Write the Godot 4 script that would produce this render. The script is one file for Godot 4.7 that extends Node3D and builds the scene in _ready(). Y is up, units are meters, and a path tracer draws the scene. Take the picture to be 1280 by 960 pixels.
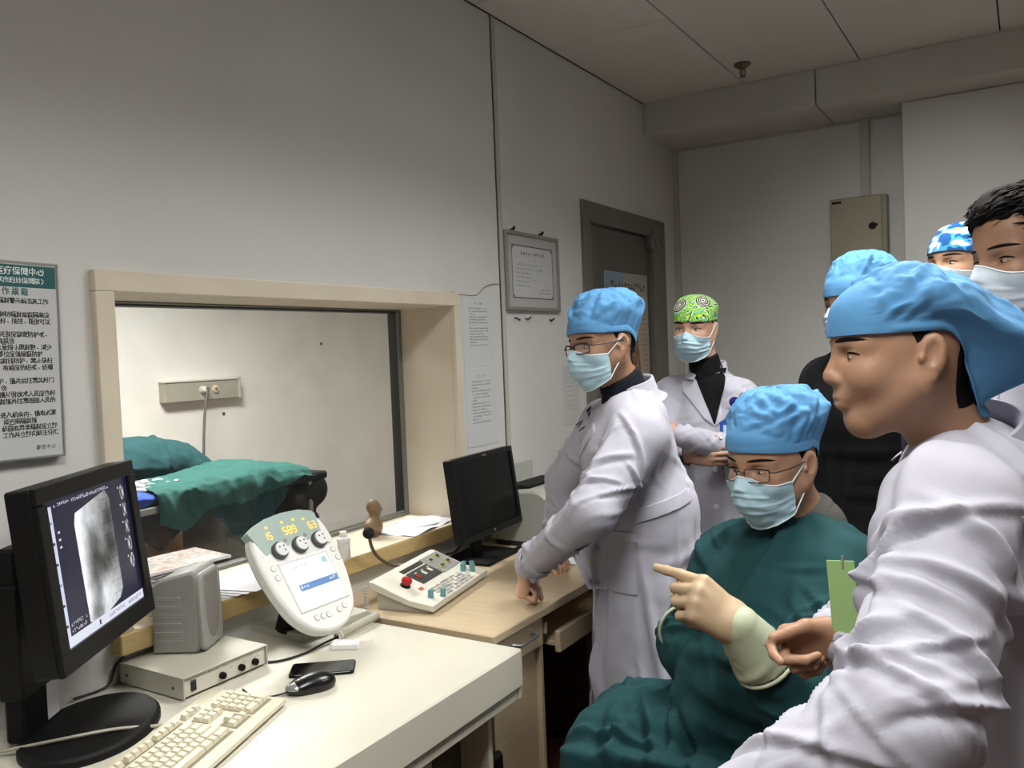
extends Node3D
# The control room of an X-ray suite: window wall on the left (x = 0), desks below it, staff standing round the desks.

func _ready() -> void:
	# camera
	var cam := Camera3D.new()
	cam.name = "camera"
	cam.position = Vector3(1.85, 1.5, 0.0)
	cam.rotation_degrees = Vector3(-2.28, 31.77, -2.26)
	cam.fov = 49.12
	cam.near = 0.05
	cam.far = 60.0
	add_child(cam)
	cam.current = true
	# environment: no daylight reaches the room
	var we := WorldEnvironment.new()
	we.name = "world_environment"
	var env := Environment.new()
	env.background_mode = Environment.BG_COLOR
	env.background_color = Color(0.02, 0.02, 0.022)
	env.tonemap_mode = Environment.TONE_MAPPER_LINEAR
	env.tonemap_exposure = 1.0
	env.sdfgi_enabled = true
	env.ssao_enabled = true
	env.ssil_enabled = true
	we.environment = env
	add_child(we)
	# ceiling lamps: position, size, energy, colour
	make_materials()
	ceiling_lamp(Vector3(1.5, 2.85, -0.15), 0.6, 1.2, 6.3, "louvred ceiling lamp over the near end of the desks")
	ceiling_lamp(Vector3(1.5, 2.85, -2.25), 0.6, 1.2, 7.0, "louvred ceiling lamp over the group of people")
	ceiling_lamp(Vector3(3.0, 2.85, -2.6), 0.6, 1.2, 5.6, "louvred ceiling lamp near the right wall")
	ceiling_lamp(Vector3(-1.7, 2.85, -2.6), 0.6, 1.2, 24.0, "louvred ceiling lamp over the draped table beyond the window")
	build_room()
	build_furniture()
	build_devices()
	build_wall_things()
	build_far_room()
	build_people()

func ceiling_lamp(at: Vector3, w: float, l: float, energy: float, label: String) -> void:   # a box under the ceiling, open below, with cross blades
	var t := thing("ceiling_lamp", label, "ceiling lamp", at)
	var f := MB.new()
	var h := 0.075
	f.span(Vector3(-w / 2 - 0.012, -h, -l / 2 - 0.012), Vector3(-w / 2, 0.008, l / 2 + 0.012), 0.001)
	f.span(Vector3(w / 2, -h, -l / 2 - 0.012), Vector3(w / 2 + 0.012, 0.008, l / 2 + 0.012), 0.001)
	f.span(Vector3(-w / 2, -h, -l / 2 - 0.012), Vector3(w / 2, 0.008, -l / 2), 0.001)
	f.span(Vector3(-w / 2, -h, l / 2), Vector3(w / 2, 0.008, l / 2 + 0.012), 0.001)
	obj("housing", f, MT.white_paint, t)
	obj("diffuser", one_box(Vector3(-w / 2, 0.0, -l / 2), Vector3(w / 2, 0.006, l / 2), 0.0), MT.lamp_glow, t)
	for k in range(1, 6):
		var x := -w / 2 + w * k / 6.0
		obj("louvre_blade", one_box(Vector3(x - 0.0015, -h, -l / 2), Vector3(x + 0.0015, -0.027, l / 2), 0.0), MT.louvre, t)
	var a := AreaLight3D.new()
	a.name = "lamp_light"
	a.area_size = Vector2(w - 0.02, l - 0.02)
	a.light_energy = energy
	a.light_color = Color(1.0, 0.995, 0.98)
	a.shadow_enabled = true
	a.area_range = 12.0
	t.add_child(a)
	a.position = Vector3(0, -0.012, 0)
	a.rotation_degrees = Vector3(-90, 0, 0)

func make_materials() -> void:
	TEX["cloth_normal"] = noise_tex(0.02, 512, 11, 5, true, 5.0)
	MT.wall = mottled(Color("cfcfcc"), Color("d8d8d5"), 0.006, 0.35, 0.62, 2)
	MT.wall_far = mottled(Color("dddcd4"), Color("e8e7e0"), 0.01, 0.4, 0.6, 4)
	MT.ceiling = mottled(Color("d0ccc4"), Color("d8d4cc"), 0.006, 0.5, 0.8, 6)
	MT.beam = mottled(Color("c4c4bb"), Color("cdcdc4"), 0.006, 0.5, 0.7, 8)
	MT.floor = mat(Color.WHITE, 0.4)
	MT.floor.albedo_texture = grain_tex(Color("4a2c20"), Color("5e3a2a"), 512, 512, 31)
	MT.floor.uv1_triplanar = true
	MT.floor.uv1_world_triplanar = true
	MT.white_paint = hexm("d9d7d0", 0.5)
	MT.trim = hexm("bdb9ae", 0.5)
	MT.frame = mottled(Color("d2c8b4"), Color("dcd2bf"), 0.01, 0.8, 0.5, 12)
	MT.frame_inner = MT.frame
	MT.sill_wood = mat(Color.WHITE, 0.45)
	MT.sill_wood.albedo_texture = grain_tex(Color("b69a63"), Color("c9b27e"), 512, 512, 9)
	MT.sill_wood.uv1_triplanar = true
	MT.sill_wood.uv1_world_triplanar = true
	MT.sill_top = hexm("d6cdb6", 0.4)
	MT.dark_metal = hexm("3c3d38", 0.45, 0.3)
	MT.grey_metal = hexm("7e8079", 0.4, 0.5)
	MT.glass = StandardMaterial3D.new()
	MT.glass.transparency = BaseMaterial3D.TRANSPARENCY_ALPHA
	MT.glass.albedo_color = Color(0.93, 0.97, 0.94, 0.005)
	MT.glass.roughness = 0.03
	MT.glass.metallic_specular = 0.3
	MT.lamp_glow = hexm("ffffff", 0.5)
	MT.lamp_glow.emission_enabled = true
	MT.lamp_glow.emission = Color(1.0, 0.97, 0.92)
	MT.lamp_glow.emission_energy_multiplier = 1.5
	MT.desk_white = mottled(Color("c2bfb0"), Color("c9c6b8"), 0.01, 0.7, 0.38, 14)
	MT.desk_side = mottled(Color("b9b6a6"), Color("c2bfb0"), 0.01, 0.7, 0.45, 15)
	MT.desk_wood = mat(Color.WHITE, 0.35)
	MT.desk_wood.albedo_texture = grain_tex(Color("b9a688"), Color("c8b698"), 1024, 512, 21)
	MT.desk_wood.uv1_triplanar = true
	MT.desk_wood.uv1_world_triplanar = true
	MT.desk_wood.uv1_scale = Vector3(1.3, 1.3, 1.3)
	MT.desk_edge = hexm("b4a487", 0.45)
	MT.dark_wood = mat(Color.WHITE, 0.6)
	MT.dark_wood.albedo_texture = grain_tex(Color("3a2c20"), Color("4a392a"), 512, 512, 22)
	MT.dark_wood.uv1_triplanar = true
	MT.black_plastic = mat(Color("111112"), 0.45, 0.0, 0.35)
	MT.black_soft = mat(Color("0c0c0d"), 0.6, 0.0, 0.35)
	MT.screen_off = mat(Color("08090a"), 0.3, 0.0, 0.3)
	MT.black_gloss = hexm("0c0c0d", 0.12)
	MT.beige_plastic = hexm("c6bea6", 0.5)
	MT.key_plastic = hexm("cdc6ae", 0.5)
	MT.grey_plastic = hexm("8d8d88", 0.5)
	MT.speaker_cloth = mottled(Color("6d6963"), Color("7d7972"), 0.2, 3.0, 0.9, 24)
	MT.pale_metal = hexm("b3b1a3", 0.45)
	MT.pale_front = hexm("c6c4b6", 0.45)
	MT.ivory = hexm("dcdacd", 0.4)
	MT.ivory_dark = hexm("b4b2a6", 0.5)
	MT.white_plastic = hexm("e4e5e2", 0.35)
	MT.mint = hexm("a3b5ae", 0.3)
	MT.silver = hexm("b8babb", 0.3, 0.8)
	MT.red = hexm("b01c22", 0.35)
	MT.teal_key = hexm("5f8f92", 0.45)
	MT.paper = hexm("dcdce0", 0.85)
	MT.rubber = hexm("1d1c1b", 0.7)
	MT.cable_grey = hexm("a8a394", 0.6)
	MT.brass = hexm("6f6250", 0.4, 0.5)
	MT.grey_lines = hexm("8b8c88", 0.6)
	MT.door = mottled(Color("5a5850"), Color("63615a"), 0.01, 0.8, 0.45, 16)
	MT.door_frame = mottled(Color("6a6860"), Color("74726a"), 0.01, 0.8, 0.45, 17)
	MT.dark_drawer = hexm("5b5646", 0.6)
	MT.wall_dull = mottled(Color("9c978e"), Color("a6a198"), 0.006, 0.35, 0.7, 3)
	MT.louvre = hexm("565654", 0.5, 0.3)
	MT.button = hexm("d4d3d6", 0.4)

# ------------------------------------------------------------------ mesh helpers
class MB:
	var v := PackedVector3Array()
	var n := PackedVector3Array()
	var uv := PackedVector2Array()
	var ix := PackedInt32Array()

	func vert(p: Vector3, nn: Vector3, t := Vector2.ZERO) -> int:
		v.append(p); n.append(nn); uv.append(t)
		return v.size() - 1

	func tri(a: int, b: int, c: int) -> void:   # winding is set so that the face looks along its normals
		var g := (v[c] - v[a]).cross(v[b] - v[a])
		if g.dot(n[a] + n[b] + n[c]) < 0.0:
			ix.append(a); ix.append(c); ix.append(b)
		else:
			ix.append(a); ix.append(b); ix.append(c)

	func poly(pts: Array, out: Vector3) -> void:   # flat convex polygon
		var g := Vector3.ZERO
		for i in range(1, pts.size() - 1):
			g += (pts[i] - pts[0]).cross(pts[i + 1] - pts[0])
		g = g.normalized()
		if g.dot(out) < 0.0:
			g = -g
		var first := v.size()
		for p in pts:
			vert(p, g)
		for i in range(1, pts.size() - 1):
			tri(first, first + i, first + i + 1)

	func quad_uv(a: Vector3, b: Vector3, c: Vector3, d: Vector3) -> void:   # a top left, b top right, c bottom right, d bottom left, seen from the front
		var g := (d - a).cross(b - a).normalized()
		var f := v.size()
		vert(a, g, Vector2(0, 0)); vert(b, g, Vector2(1, 0)); vert(c, g, Vector2(1, 1)); vert(d, g, Vector2(0, 1))
		tri(f, f + 1, f + 2); tri(f, f + 2, f + 3)

	func box(c: Vector3, size: Vector3, bevel := 0.002, bas := Basis()) -> void:
		var h := size * 0.5
		var b := minf(bevel, minf(h.x, minf(h.y, h.z)) * 0.9)
		for ax in 3:
			var a1 := (ax + 1) % 3
			var a2 := (ax + 2) % 3
			for s in [-1.0, 1.0]:
				var o := Vector3.ZERO
				o[ax] = s
				var q := []
				for st in [[-1, -1], [1, -1], [1, 1], [-1, 1]]:
					var p := Vector3.ZERO
					p[ax] = s * h[ax]; p[a1] = st[0] * (h[a1] - b); p[a2] = st[1] * (h[a2] - b)
					q.append(c + bas * p)
				poly(q, bas * o)
			if b > 0.0:
				for s1 in [-1.0, 1.0]:
					for s2 in [-1.0, 1.0]:
						var p := Vector3.ZERO
						p[ax] = h[ax] - b; p[a1] = s1 * h[a1]; p[a2] = s2 * (h[a2] - b)
						var r := Vector3.ZERO
						r[ax] = h[ax] - b; r[a1] = s1 * (h[a1] - b); r[a2] = s2 * h[a2]
						var p2 := p; p2[ax] = -p[ax]
						var r2 := r; r2[ax] = -r[ax]
						var o := Vector3.ZERO
						o[a1] = s1; o[a2] = s2
						poly([c + bas * p, c + bas * r, c + bas * r2, c + bas * p2], bas * o)
		if b > 0.0:
			for sx in [-1.0, 1.0]:
				for sy in [-1.0, 1.0]:
					for sz in [-1.0, 1.0]:
						poly([c + bas * Vector3(sx * h.x, sy * (h.y - b), sz * (h.z - b)), c + bas * Vector3(sx * (h.x - b), sy * h.y, sz * (h.z - b)), c + bas * Vector3(sx * (h.x - b), sy * (h.y - b), sz * h.z)], bas * Vector3(sx, sy, sz))

	func span(a: Vector3, b: Vector3, bevel := 0.002) -> void:   # box between two corners
		box((a + b) * 0.5, (b - a).abs(), bevel)

	func tube(path: Array, r, sides := 8, closed := false) -> void:   # r: a number, or one for each point
		var m := path.size()
		var t0: Vector3 = (path[1] - path[0]).normalized()
		var u := t0.cross(Vector3.UP if absf(t0.y) < 0.9 else Vector3.RIGHT).normalized()
		var first := v.size()
		for i in m:
			var pa: Vector3 = path[i]
			var t: Vector3
			if closed:
				t = (path[(i + 1) % m] - path[(i + m - 1) % m]).normalized()
			else:
				t = (path[mini(i + 1, m - 1)] - path[maxi(i - 1, 0)]).normalized()
			u = (u - t * u.dot(t)).normalized()
			var w := t.cross(u)
			var rr: float = r[i] if r is Array else r
			for k in sides:
				var a := TAU * k / sides
				var d := u * cos(a) + w * sin(a)
				vert(pa + d * rr, d, Vector2(float(k) / sides, float(i) / m))
		for i in (m if closed else m - 1):
			for k in sides:
				var a := first + i * sides + k
				var b := first + i * sides + (k + 1) % sides
				var c := first + ((i + 1) % m) * sides + (k + 1) % sides
				var d := first + ((i + 1) % m) * sides + k
				tri(a, b, c); tri(a, c, d)
		if not closed:
			for e in [0, m - 1]:
				var q := []
				for k in sides:
					q.append(v[first + e * sides + k])
				var o: Vector3 = path[e] - path[1 if e == 0 else m - 2]
				poly(q, o)

	func lathe(prof: Array, xf: Transform3D, sides := 20, arc := TAU, start := 0.0) -> void:   # prof: Vector2(radius, height) from one end to the other, about local y
		var m := prof.size()
		for i in m - 1:
			var p0: Vector2 = prof[i]
			var p1: Vector2 = prof[i + 1]
			var d := (p1 - p0)
			if d.length() < 1e-7:
				continue
			var nn := Vector2(d.y, -d.x).normalized()
			var n0 := nn
			var n1 := nn
			if i > 0:
				var e: Vector2 = prof[i] - prof[i - 1]
				var en := Vector2(e.y, -e.x).normalized()
				if en.dot(nn) > 0.7:
					n0 = (en + nn).normalized()
			if i < m - 2:
				var e: Vector2 = prof[i + 2] - prof[i + 1]
				var en := Vector2(e.y, -e.x).normalized()
				if en.dot(nn) > 0.7:
					n1 = (en + nn).normalized()
			var first := v.size()
			for k in sides + 1:
				var a := start + arc * k / sides
				var ca := cos(a)
				var sa := sin(a)
				vert(xf * Vector3(p0.x * ca, p0.y, p0.x * sa), (xf.basis * Vector3(n0.x * ca, n0.y, n0.x * sa)).normalized(), Vector2(float(k) / sides, float(i) / (m - 1)))
				vert(xf * Vector3(p1.x * ca, p1.y, p1.x * sa), (xf.basis * Vector3(n1.x * ca, n1.y, n1.x * sa)).normalized(), Vector2(float(k) / sides, float(i + 1) / (m - 1)))
			for k in sides:
				var f := first + 2 * k
				if p0.x > 1e-6:
					tri(f, f + 2, f + 1)
				if p1.x > 1e-6:
					tri(f + 1, f + 2, f + 3)

	func prism(shape: PackedVector2Array, z0: float, z1: float, xf: Transform3D, bevel := 0.0, smooth := true) -> void:   # outline in local xy, thick along z; the bevel is on the z1 side
		var m := shape.size()
		var area := 0.0
		for i in m:
			area += shape[i].cross(shape[(i + 1) % m])
		var sgn := 1.0 if area > 0.0 else -1.0
		var en := []
		for i in m:
			var e := (shape[(i + 1) % m] - shape[i]).normalized()
			en.append(Vector2(e.y, -e.x) * sgn)
		var vn := []
		for i in m:
			vn.append((en[i] + en[(i + m - 1) % m]).normalized())
		var inner := PackedVector2Array()
		for i in m:
			inner.append(shape[i] - vn[i] * bevel)
		var zb := z1 - bevel * signf(z1 - z0)
		for i in m:
			var j := (i + 1) % m
			var ni: Vector2 = vn[i] if smooth and vn[i].dot(en[i]) > 0.85 else en[i]
			var nj: Vector2 = vn[j] if smooth and vn[j].dot(en[i]) > 0.85 else en[i]
			var zn := xf.basis.z * signf(z1 - z0)
			var bi := (xf.basis * Vector3(ni.x, ni.y, 0)).normalized()
			var bj := (xf.basis * Vector3(nj.x, nj.y, 0)).normalized()
			var f := v.size()
			vert(xf * Vector3(shape[i].x, shape[i].y, z0), bi); vert(xf * Vector3(shape[j].x, shape[j].y, z0), bj)
			vert(xf * Vector3(shape[j].x, shape[j].y, zb), bj); vert(xf * Vector3(shape[i].x, shape[i].y, zb), bi)
			tri(f, f + 1, f + 2); tri(f, f + 2, f + 3)
			if bevel > 0.0:
				f = v.size()
				vert(xf * Vector3(shape[i].x, shape[i].y, zb), (bi + zn * 0.4).normalized()); vert(xf * Vector3(shape[j].x, shape[j].y, zb), (bj + zn * 0.4).normalized())
				vert(xf * Vector3(inner[j].x, inner[j].y, z1), (bj * 0.4 + zn).normalized()); vert(xf * Vector3(inner[i].x, inner[i].y, z1), (bi * 0.4 + zn).normalized())
				tri(f, f + 1, f + 2); tri(f, f + 2, f + 3)
		var lo := Vector2(1e9, 1e9)
		var hi := -lo
		for p in shape:
			lo = lo.min(p); hi = hi.max(p)
		for e in 2:
			var src := shape if e == 0 else inner
			var z := z0 if e == 0 else z1
			var nn := (xf.basis.z * signf(z1 - z0) * (-1.0 if e == 0 else 1.0)).normalized()
			var t := Geometry2D.triangulate_polygon(src)
			var f := v.size()
			for p in src:
				vert(xf * Vector3(p.x, p.y, z), nn, Vector2((p.x - lo.x) / (hi.x - lo.x), (hi.y - p.y) / (hi.y - lo.y)))
			for i in range(0, t.size(), 3):
				tri(f + t[i], f + t[i + 1], f + t[i + 2])

	func grid(pts: Array, nu: int, nv: int, wrap := false, out := Vector3.ZERO) -> void:   # pts[j * nu + i]; smooth normals; turned outwards from OUT if it is given
		var first := v.size()
		var acc := PackedVector3Array()
		acc.resize(nu * nv)
		var cu := nu if wrap else nu - 1
		for j in nv - 1:
			for i in cu:
				var a: int = j * nu + i
				var b: int = j * nu + (i + 1) % nu
				var c: int = (j + 1) * nu + (i + 1) % nu
				var d: int = (j + 1) * nu + i
				var g: Vector3 = (pts[c] - pts[a]).cross(pts[d] - pts[b])
				acc[a] += g; acc[b] += g; acc[c] += g; acc[d] += g
		var flip := 1.0
		if out != Vector3.ZERO:
			var s := 0.0
			for i in nu * nv:
				s += acc[i].dot(pts[i] - out)
			flip = 1.0 if s > 0.0 else -1.0
		for j in nv:
			for i in nu:
				vert(pts[j * nu + i], (acc[j * nu + i] * flip).normalized(), Vector2(float(i) / maxi(1, cu), float(j) / (nv - 1)))
		for j in nv - 1:
			for i in cu:
				var a: int = first + j * nu + i
				var b: int = first + j * nu + (i + 1) % nu
				var c: int = first + (j + 1) * nu + (i + 1) % nu
				var d: int = first + (j + 1) * nu + i
				tri(a, b, c); tri(a, c, d)

	func ball(c: Vector3, r: Vector3, bas := Basis(), sides := 14, rows := 9) -> void:
		var first := v.size()
		for j in rows + 1:
			var ph := PI * j / rows
			for i in sides + 1:
				var th := TAU * i / sides
				var d := Vector3(sin(ph) * cos(th), cos(ph), sin(ph) * sin(th))
				vert(c + bas * (d * r), (bas * (d / r)).normalized(), Vector2(float(i) / sides, float(j) / rows))
		for j in rows:
			for i in sides:
				var a := first + j * (sides + 1) + i
				if j > 0:
					tri(a, a + 1, a + sides + 1)
				if j < rows - 1:
					tri(a + 1, a + sides + 2, a + sides + 1)

	func mesh() -> ArrayMesh:
		var arr := []
		arr.resize(Mesh.ARRAY_MAX)
		arr[Mesh.ARRAY_VERTEX] = v; arr[Mesh.ARRAY_NORMAL] = n; arr[Mesh.ARRAY_TEX_UV] = uv; arr[Mesh.ARRAY_INDEX] = ix
		var m := ArrayMesh.new()
		m.add_surface_from_arrays(Mesh.PRIMITIVE_TRIANGLES, arr)
		return m


func rrect(w: float, h: float, r: float, seg := 4) -> PackedVector2Array:
	var q := PackedVector2Array()
	for c in [[1, 1, 0], [-1, 1, 1], [-1, -1, 2], [1, -1, 3]]:
		for k in seg + 1:
			var a: float = PI / 2 * (c[2] + float(k) / seg)
			q.append(Vector2(c[0] * (w / 2 - r) + r * cos(a), c[1] * (h / 2 - r) + r * sin(a)))
	return q


func smooth_path(pts: Array, per := 6) -> Array:
	var out := []
	for i in pts.size() - 1:
		var p0: Vector3 = pts[maxi(i - 1, 0)]
		var p1: Vector3 = pts[i]
		var p2: Vector3 = pts[i + 1]
		var p3: Vector3 = pts[mini(i + 2, pts.size() - 1)]
		for k in per:
			out.append(p1.cubic_interpolate(p2, p0, p3, float(k) / per))
	out.append(pts[-1])
	return out


var taken := {}
func numbered(called: String) -> String:
	if not taken.has(called):
		taken[called] = 0
		return called
	taken[called] += 1
	return "%s_%03d" % [called, taken[called]]

func obj(called: String, mb, mat: Material, parent: Node = null) -> MeshInstance3D:
	var o := MeshInstance3D.new()
	o.mesh = mb.mesh() if mb is MB else mb
	o.material_override = mat
	if parent == null:
		o.name = numbered(called)
		add_child(o, true)
	else:
		o.name = called
		parent.add_child(o, true)
	return o

func thing(called: String, label: String, category: String, at := Vector3.ZERO, turn := 0.0, group := "") -> Node3D:
	var o := Node3D.new()
	o.name = numbered(called)
	add_child(o, true)
	o.position = at
	o.rotation.y = turn
	tag(o, label, category, group)
	return o

func tag(o: Node, label: String, category := "", group := "") -> Node:
	o.set_meta("label", label)
	if category: o.set_meta("category", category)
	if group: o.set_meta("group", group)
	return o

func struct(called: String, mb, mat: Material, label := "") -> MeshInstance3D:
	var o := obj(called, mb, mat)
	o.set_meta("kind", "structure")
	if label: o.set_meta("label", label)
	return o

func one_box(a: Vector3, b: Vector3, bevel := 0.002) -> MB:
	var m := MB.new()
	m.span(a, b, bevel)
	return m


# ------------------------------------------------------------------ materials
func mat(col: Color, rough := 0.6, metal := 0.0, spec := 0.5) -> StandardMaterial3D:
	var m := StandardMaterial3D.new()
	m.albedo_color = col
	m.roughness = rough
	m.metallic = metal
	m.metallic_specular = spec
	return m

func hexm(h: String, rough := 0.6, metal := 0.0) -> StandardMaterial3D:
	return mat(Color(h), rough, metal)

func noise(freq: float, kind := FastNoiseLite.TYPE_SIMPLEX_SMOOTH, oct := 4, sd := 1) -> FastNoiseLite:
	var f := FastNoiseLite.new()
	f.noise_type = kind
	f.frequency = freq
	f.fractal_octaves = oct
	f.seed = sd
	return f

func noise_tex(freq: float, size := 512, sd := 1, oct := 4, normal := false, bump := 2.0, ramp: Gradient = null) -> NoiseTexture2D:
	var t := NoiseTexture2D.new()
	t.width = size; t.height = size
	t.seamless = true
	t.noise = noise(freq, FastNoiseLite.TYPE_SIMPLEX_SMOOTH, oct, sd)
	t.as_normal_map = normal
	t.bump_strength = bump
	if ramp: t.color_ramp = ramp
	return t

func ramp(a: Color, b: Color, c = null) -> Gradient:
	var g := Gradient.new()
	g.set_color(0, a); g.set_color(1, b)
	if c != null:
		g.add_point(0.5, c)
	return g

func mottled(a: Color, b: Color, freq: float, scale: float, rough := 0.7, sd := 1, bump := 0.0) -> StandardMaterial3D:
	var m := mat(Color.WHITE, rough)
	m.albedo_texture = noise_tex(freq, 512, sd, 5, false, 1.0, ramp(a, b))
	m.uv1_triplanar = true
	m.uv1_world_triplanar = true
	m.uv1_scale = Vector3.ONE * scale
	if bump > 0.0:
		m.normal_enabled = true
		m.normal_texture = noise_tex(freq * 4.0, 512, sd + 7, 4, true, 4.0)
		m.normal_scale = bump
	return m

func cloth(col: Color, rough := 0.85, bump := 0.5, scale := 3.0, rim := 0.15, sd := 3) -> StandardMaterial3D:
	var m := mat(col, rough, 0.0, 0.3)
	m.normal_enabled = true
	m.normal_texture = TEX["cloth_normal"]
	m.normal_scale = bump
	m.uv1_triplanar = true
	m.uv1_world_triplanar = true
	m.uv1_scale = Vector3.ONE * scale
	m.rim_enabled = rim > 0.0
	m.rim = rim
	m.rim_tint = 0.6
	return m

func grain_tex(a: Color, b: Color, w := 512, h := 512, sd := 5, stretch := 12.0) -> ImageTexture:
	var im := Image.create(w, h, false, Image.FORMAT_RGB8)
	var f := noise(0.012, FastNoiseLite.TYPE_SIMPLEX_SMOOTH, 5, sd)
	var g := noise(0.05, FastNoiseLite.TYPE_SIMPLEX_SMOOTH, 3, sd + 1)
	for y in h:
		for x in w:
			var t := 0.5 + 0.55 * f.get_noise_2d(x / stretch * 2.0, y * 3.0) + 0.3 * g.get_noise_2d(x / stretch, y * 4.0)
			im.set_pixel(x, y, a.lerp(b, clampf(t, 0.0, 1.0)))
	return ImageTexture.create_from_image(im)

var TEX := {}
var MT := {}

# ------------------------------------------------------------------ smooth bodies: tapered capsules and ellipsoids joined with a smooth minimum, meshed as surface nets
class Prim:
	var t := 0
	var a := Vector3.ZERO
	var ba := Vector3.ZERO
	var inv := 0.0
	var ra := 0.0
	var rb := 0.0
	var k := 0.02
	var bi := Basis()
	var ir := Vector3.ONE
	var cut := false
	var rm := 0.0

	func dist(p: Vector3) -> float:
		if t == 0:
			var pa := p - a
			var h := clampf(pa.dot(ba) * inv, 0.0, 1.0)
			return (pa - ba * h).length() - lerpf(ra, rb, h)
		if t == 1:
			var q := bi * (p - a)
			var k0 := q.length()
			var k1 := (q * ir).length()
			return k0 * (k0 - 1.0) / maxf(k1, 1e-6)
		if t == 2:
			var q := bi * (p - a)
			var h := clampf(q.y * inv, 0.0, 1.0)
			q.y = (q.y - h / inv) * ir.y
			q.x *= ir.x
			q.z *= ir.z
			return (q.length() - lerpf(ra, rb, h)) * rm
		return (p - a).dot(ba)

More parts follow.
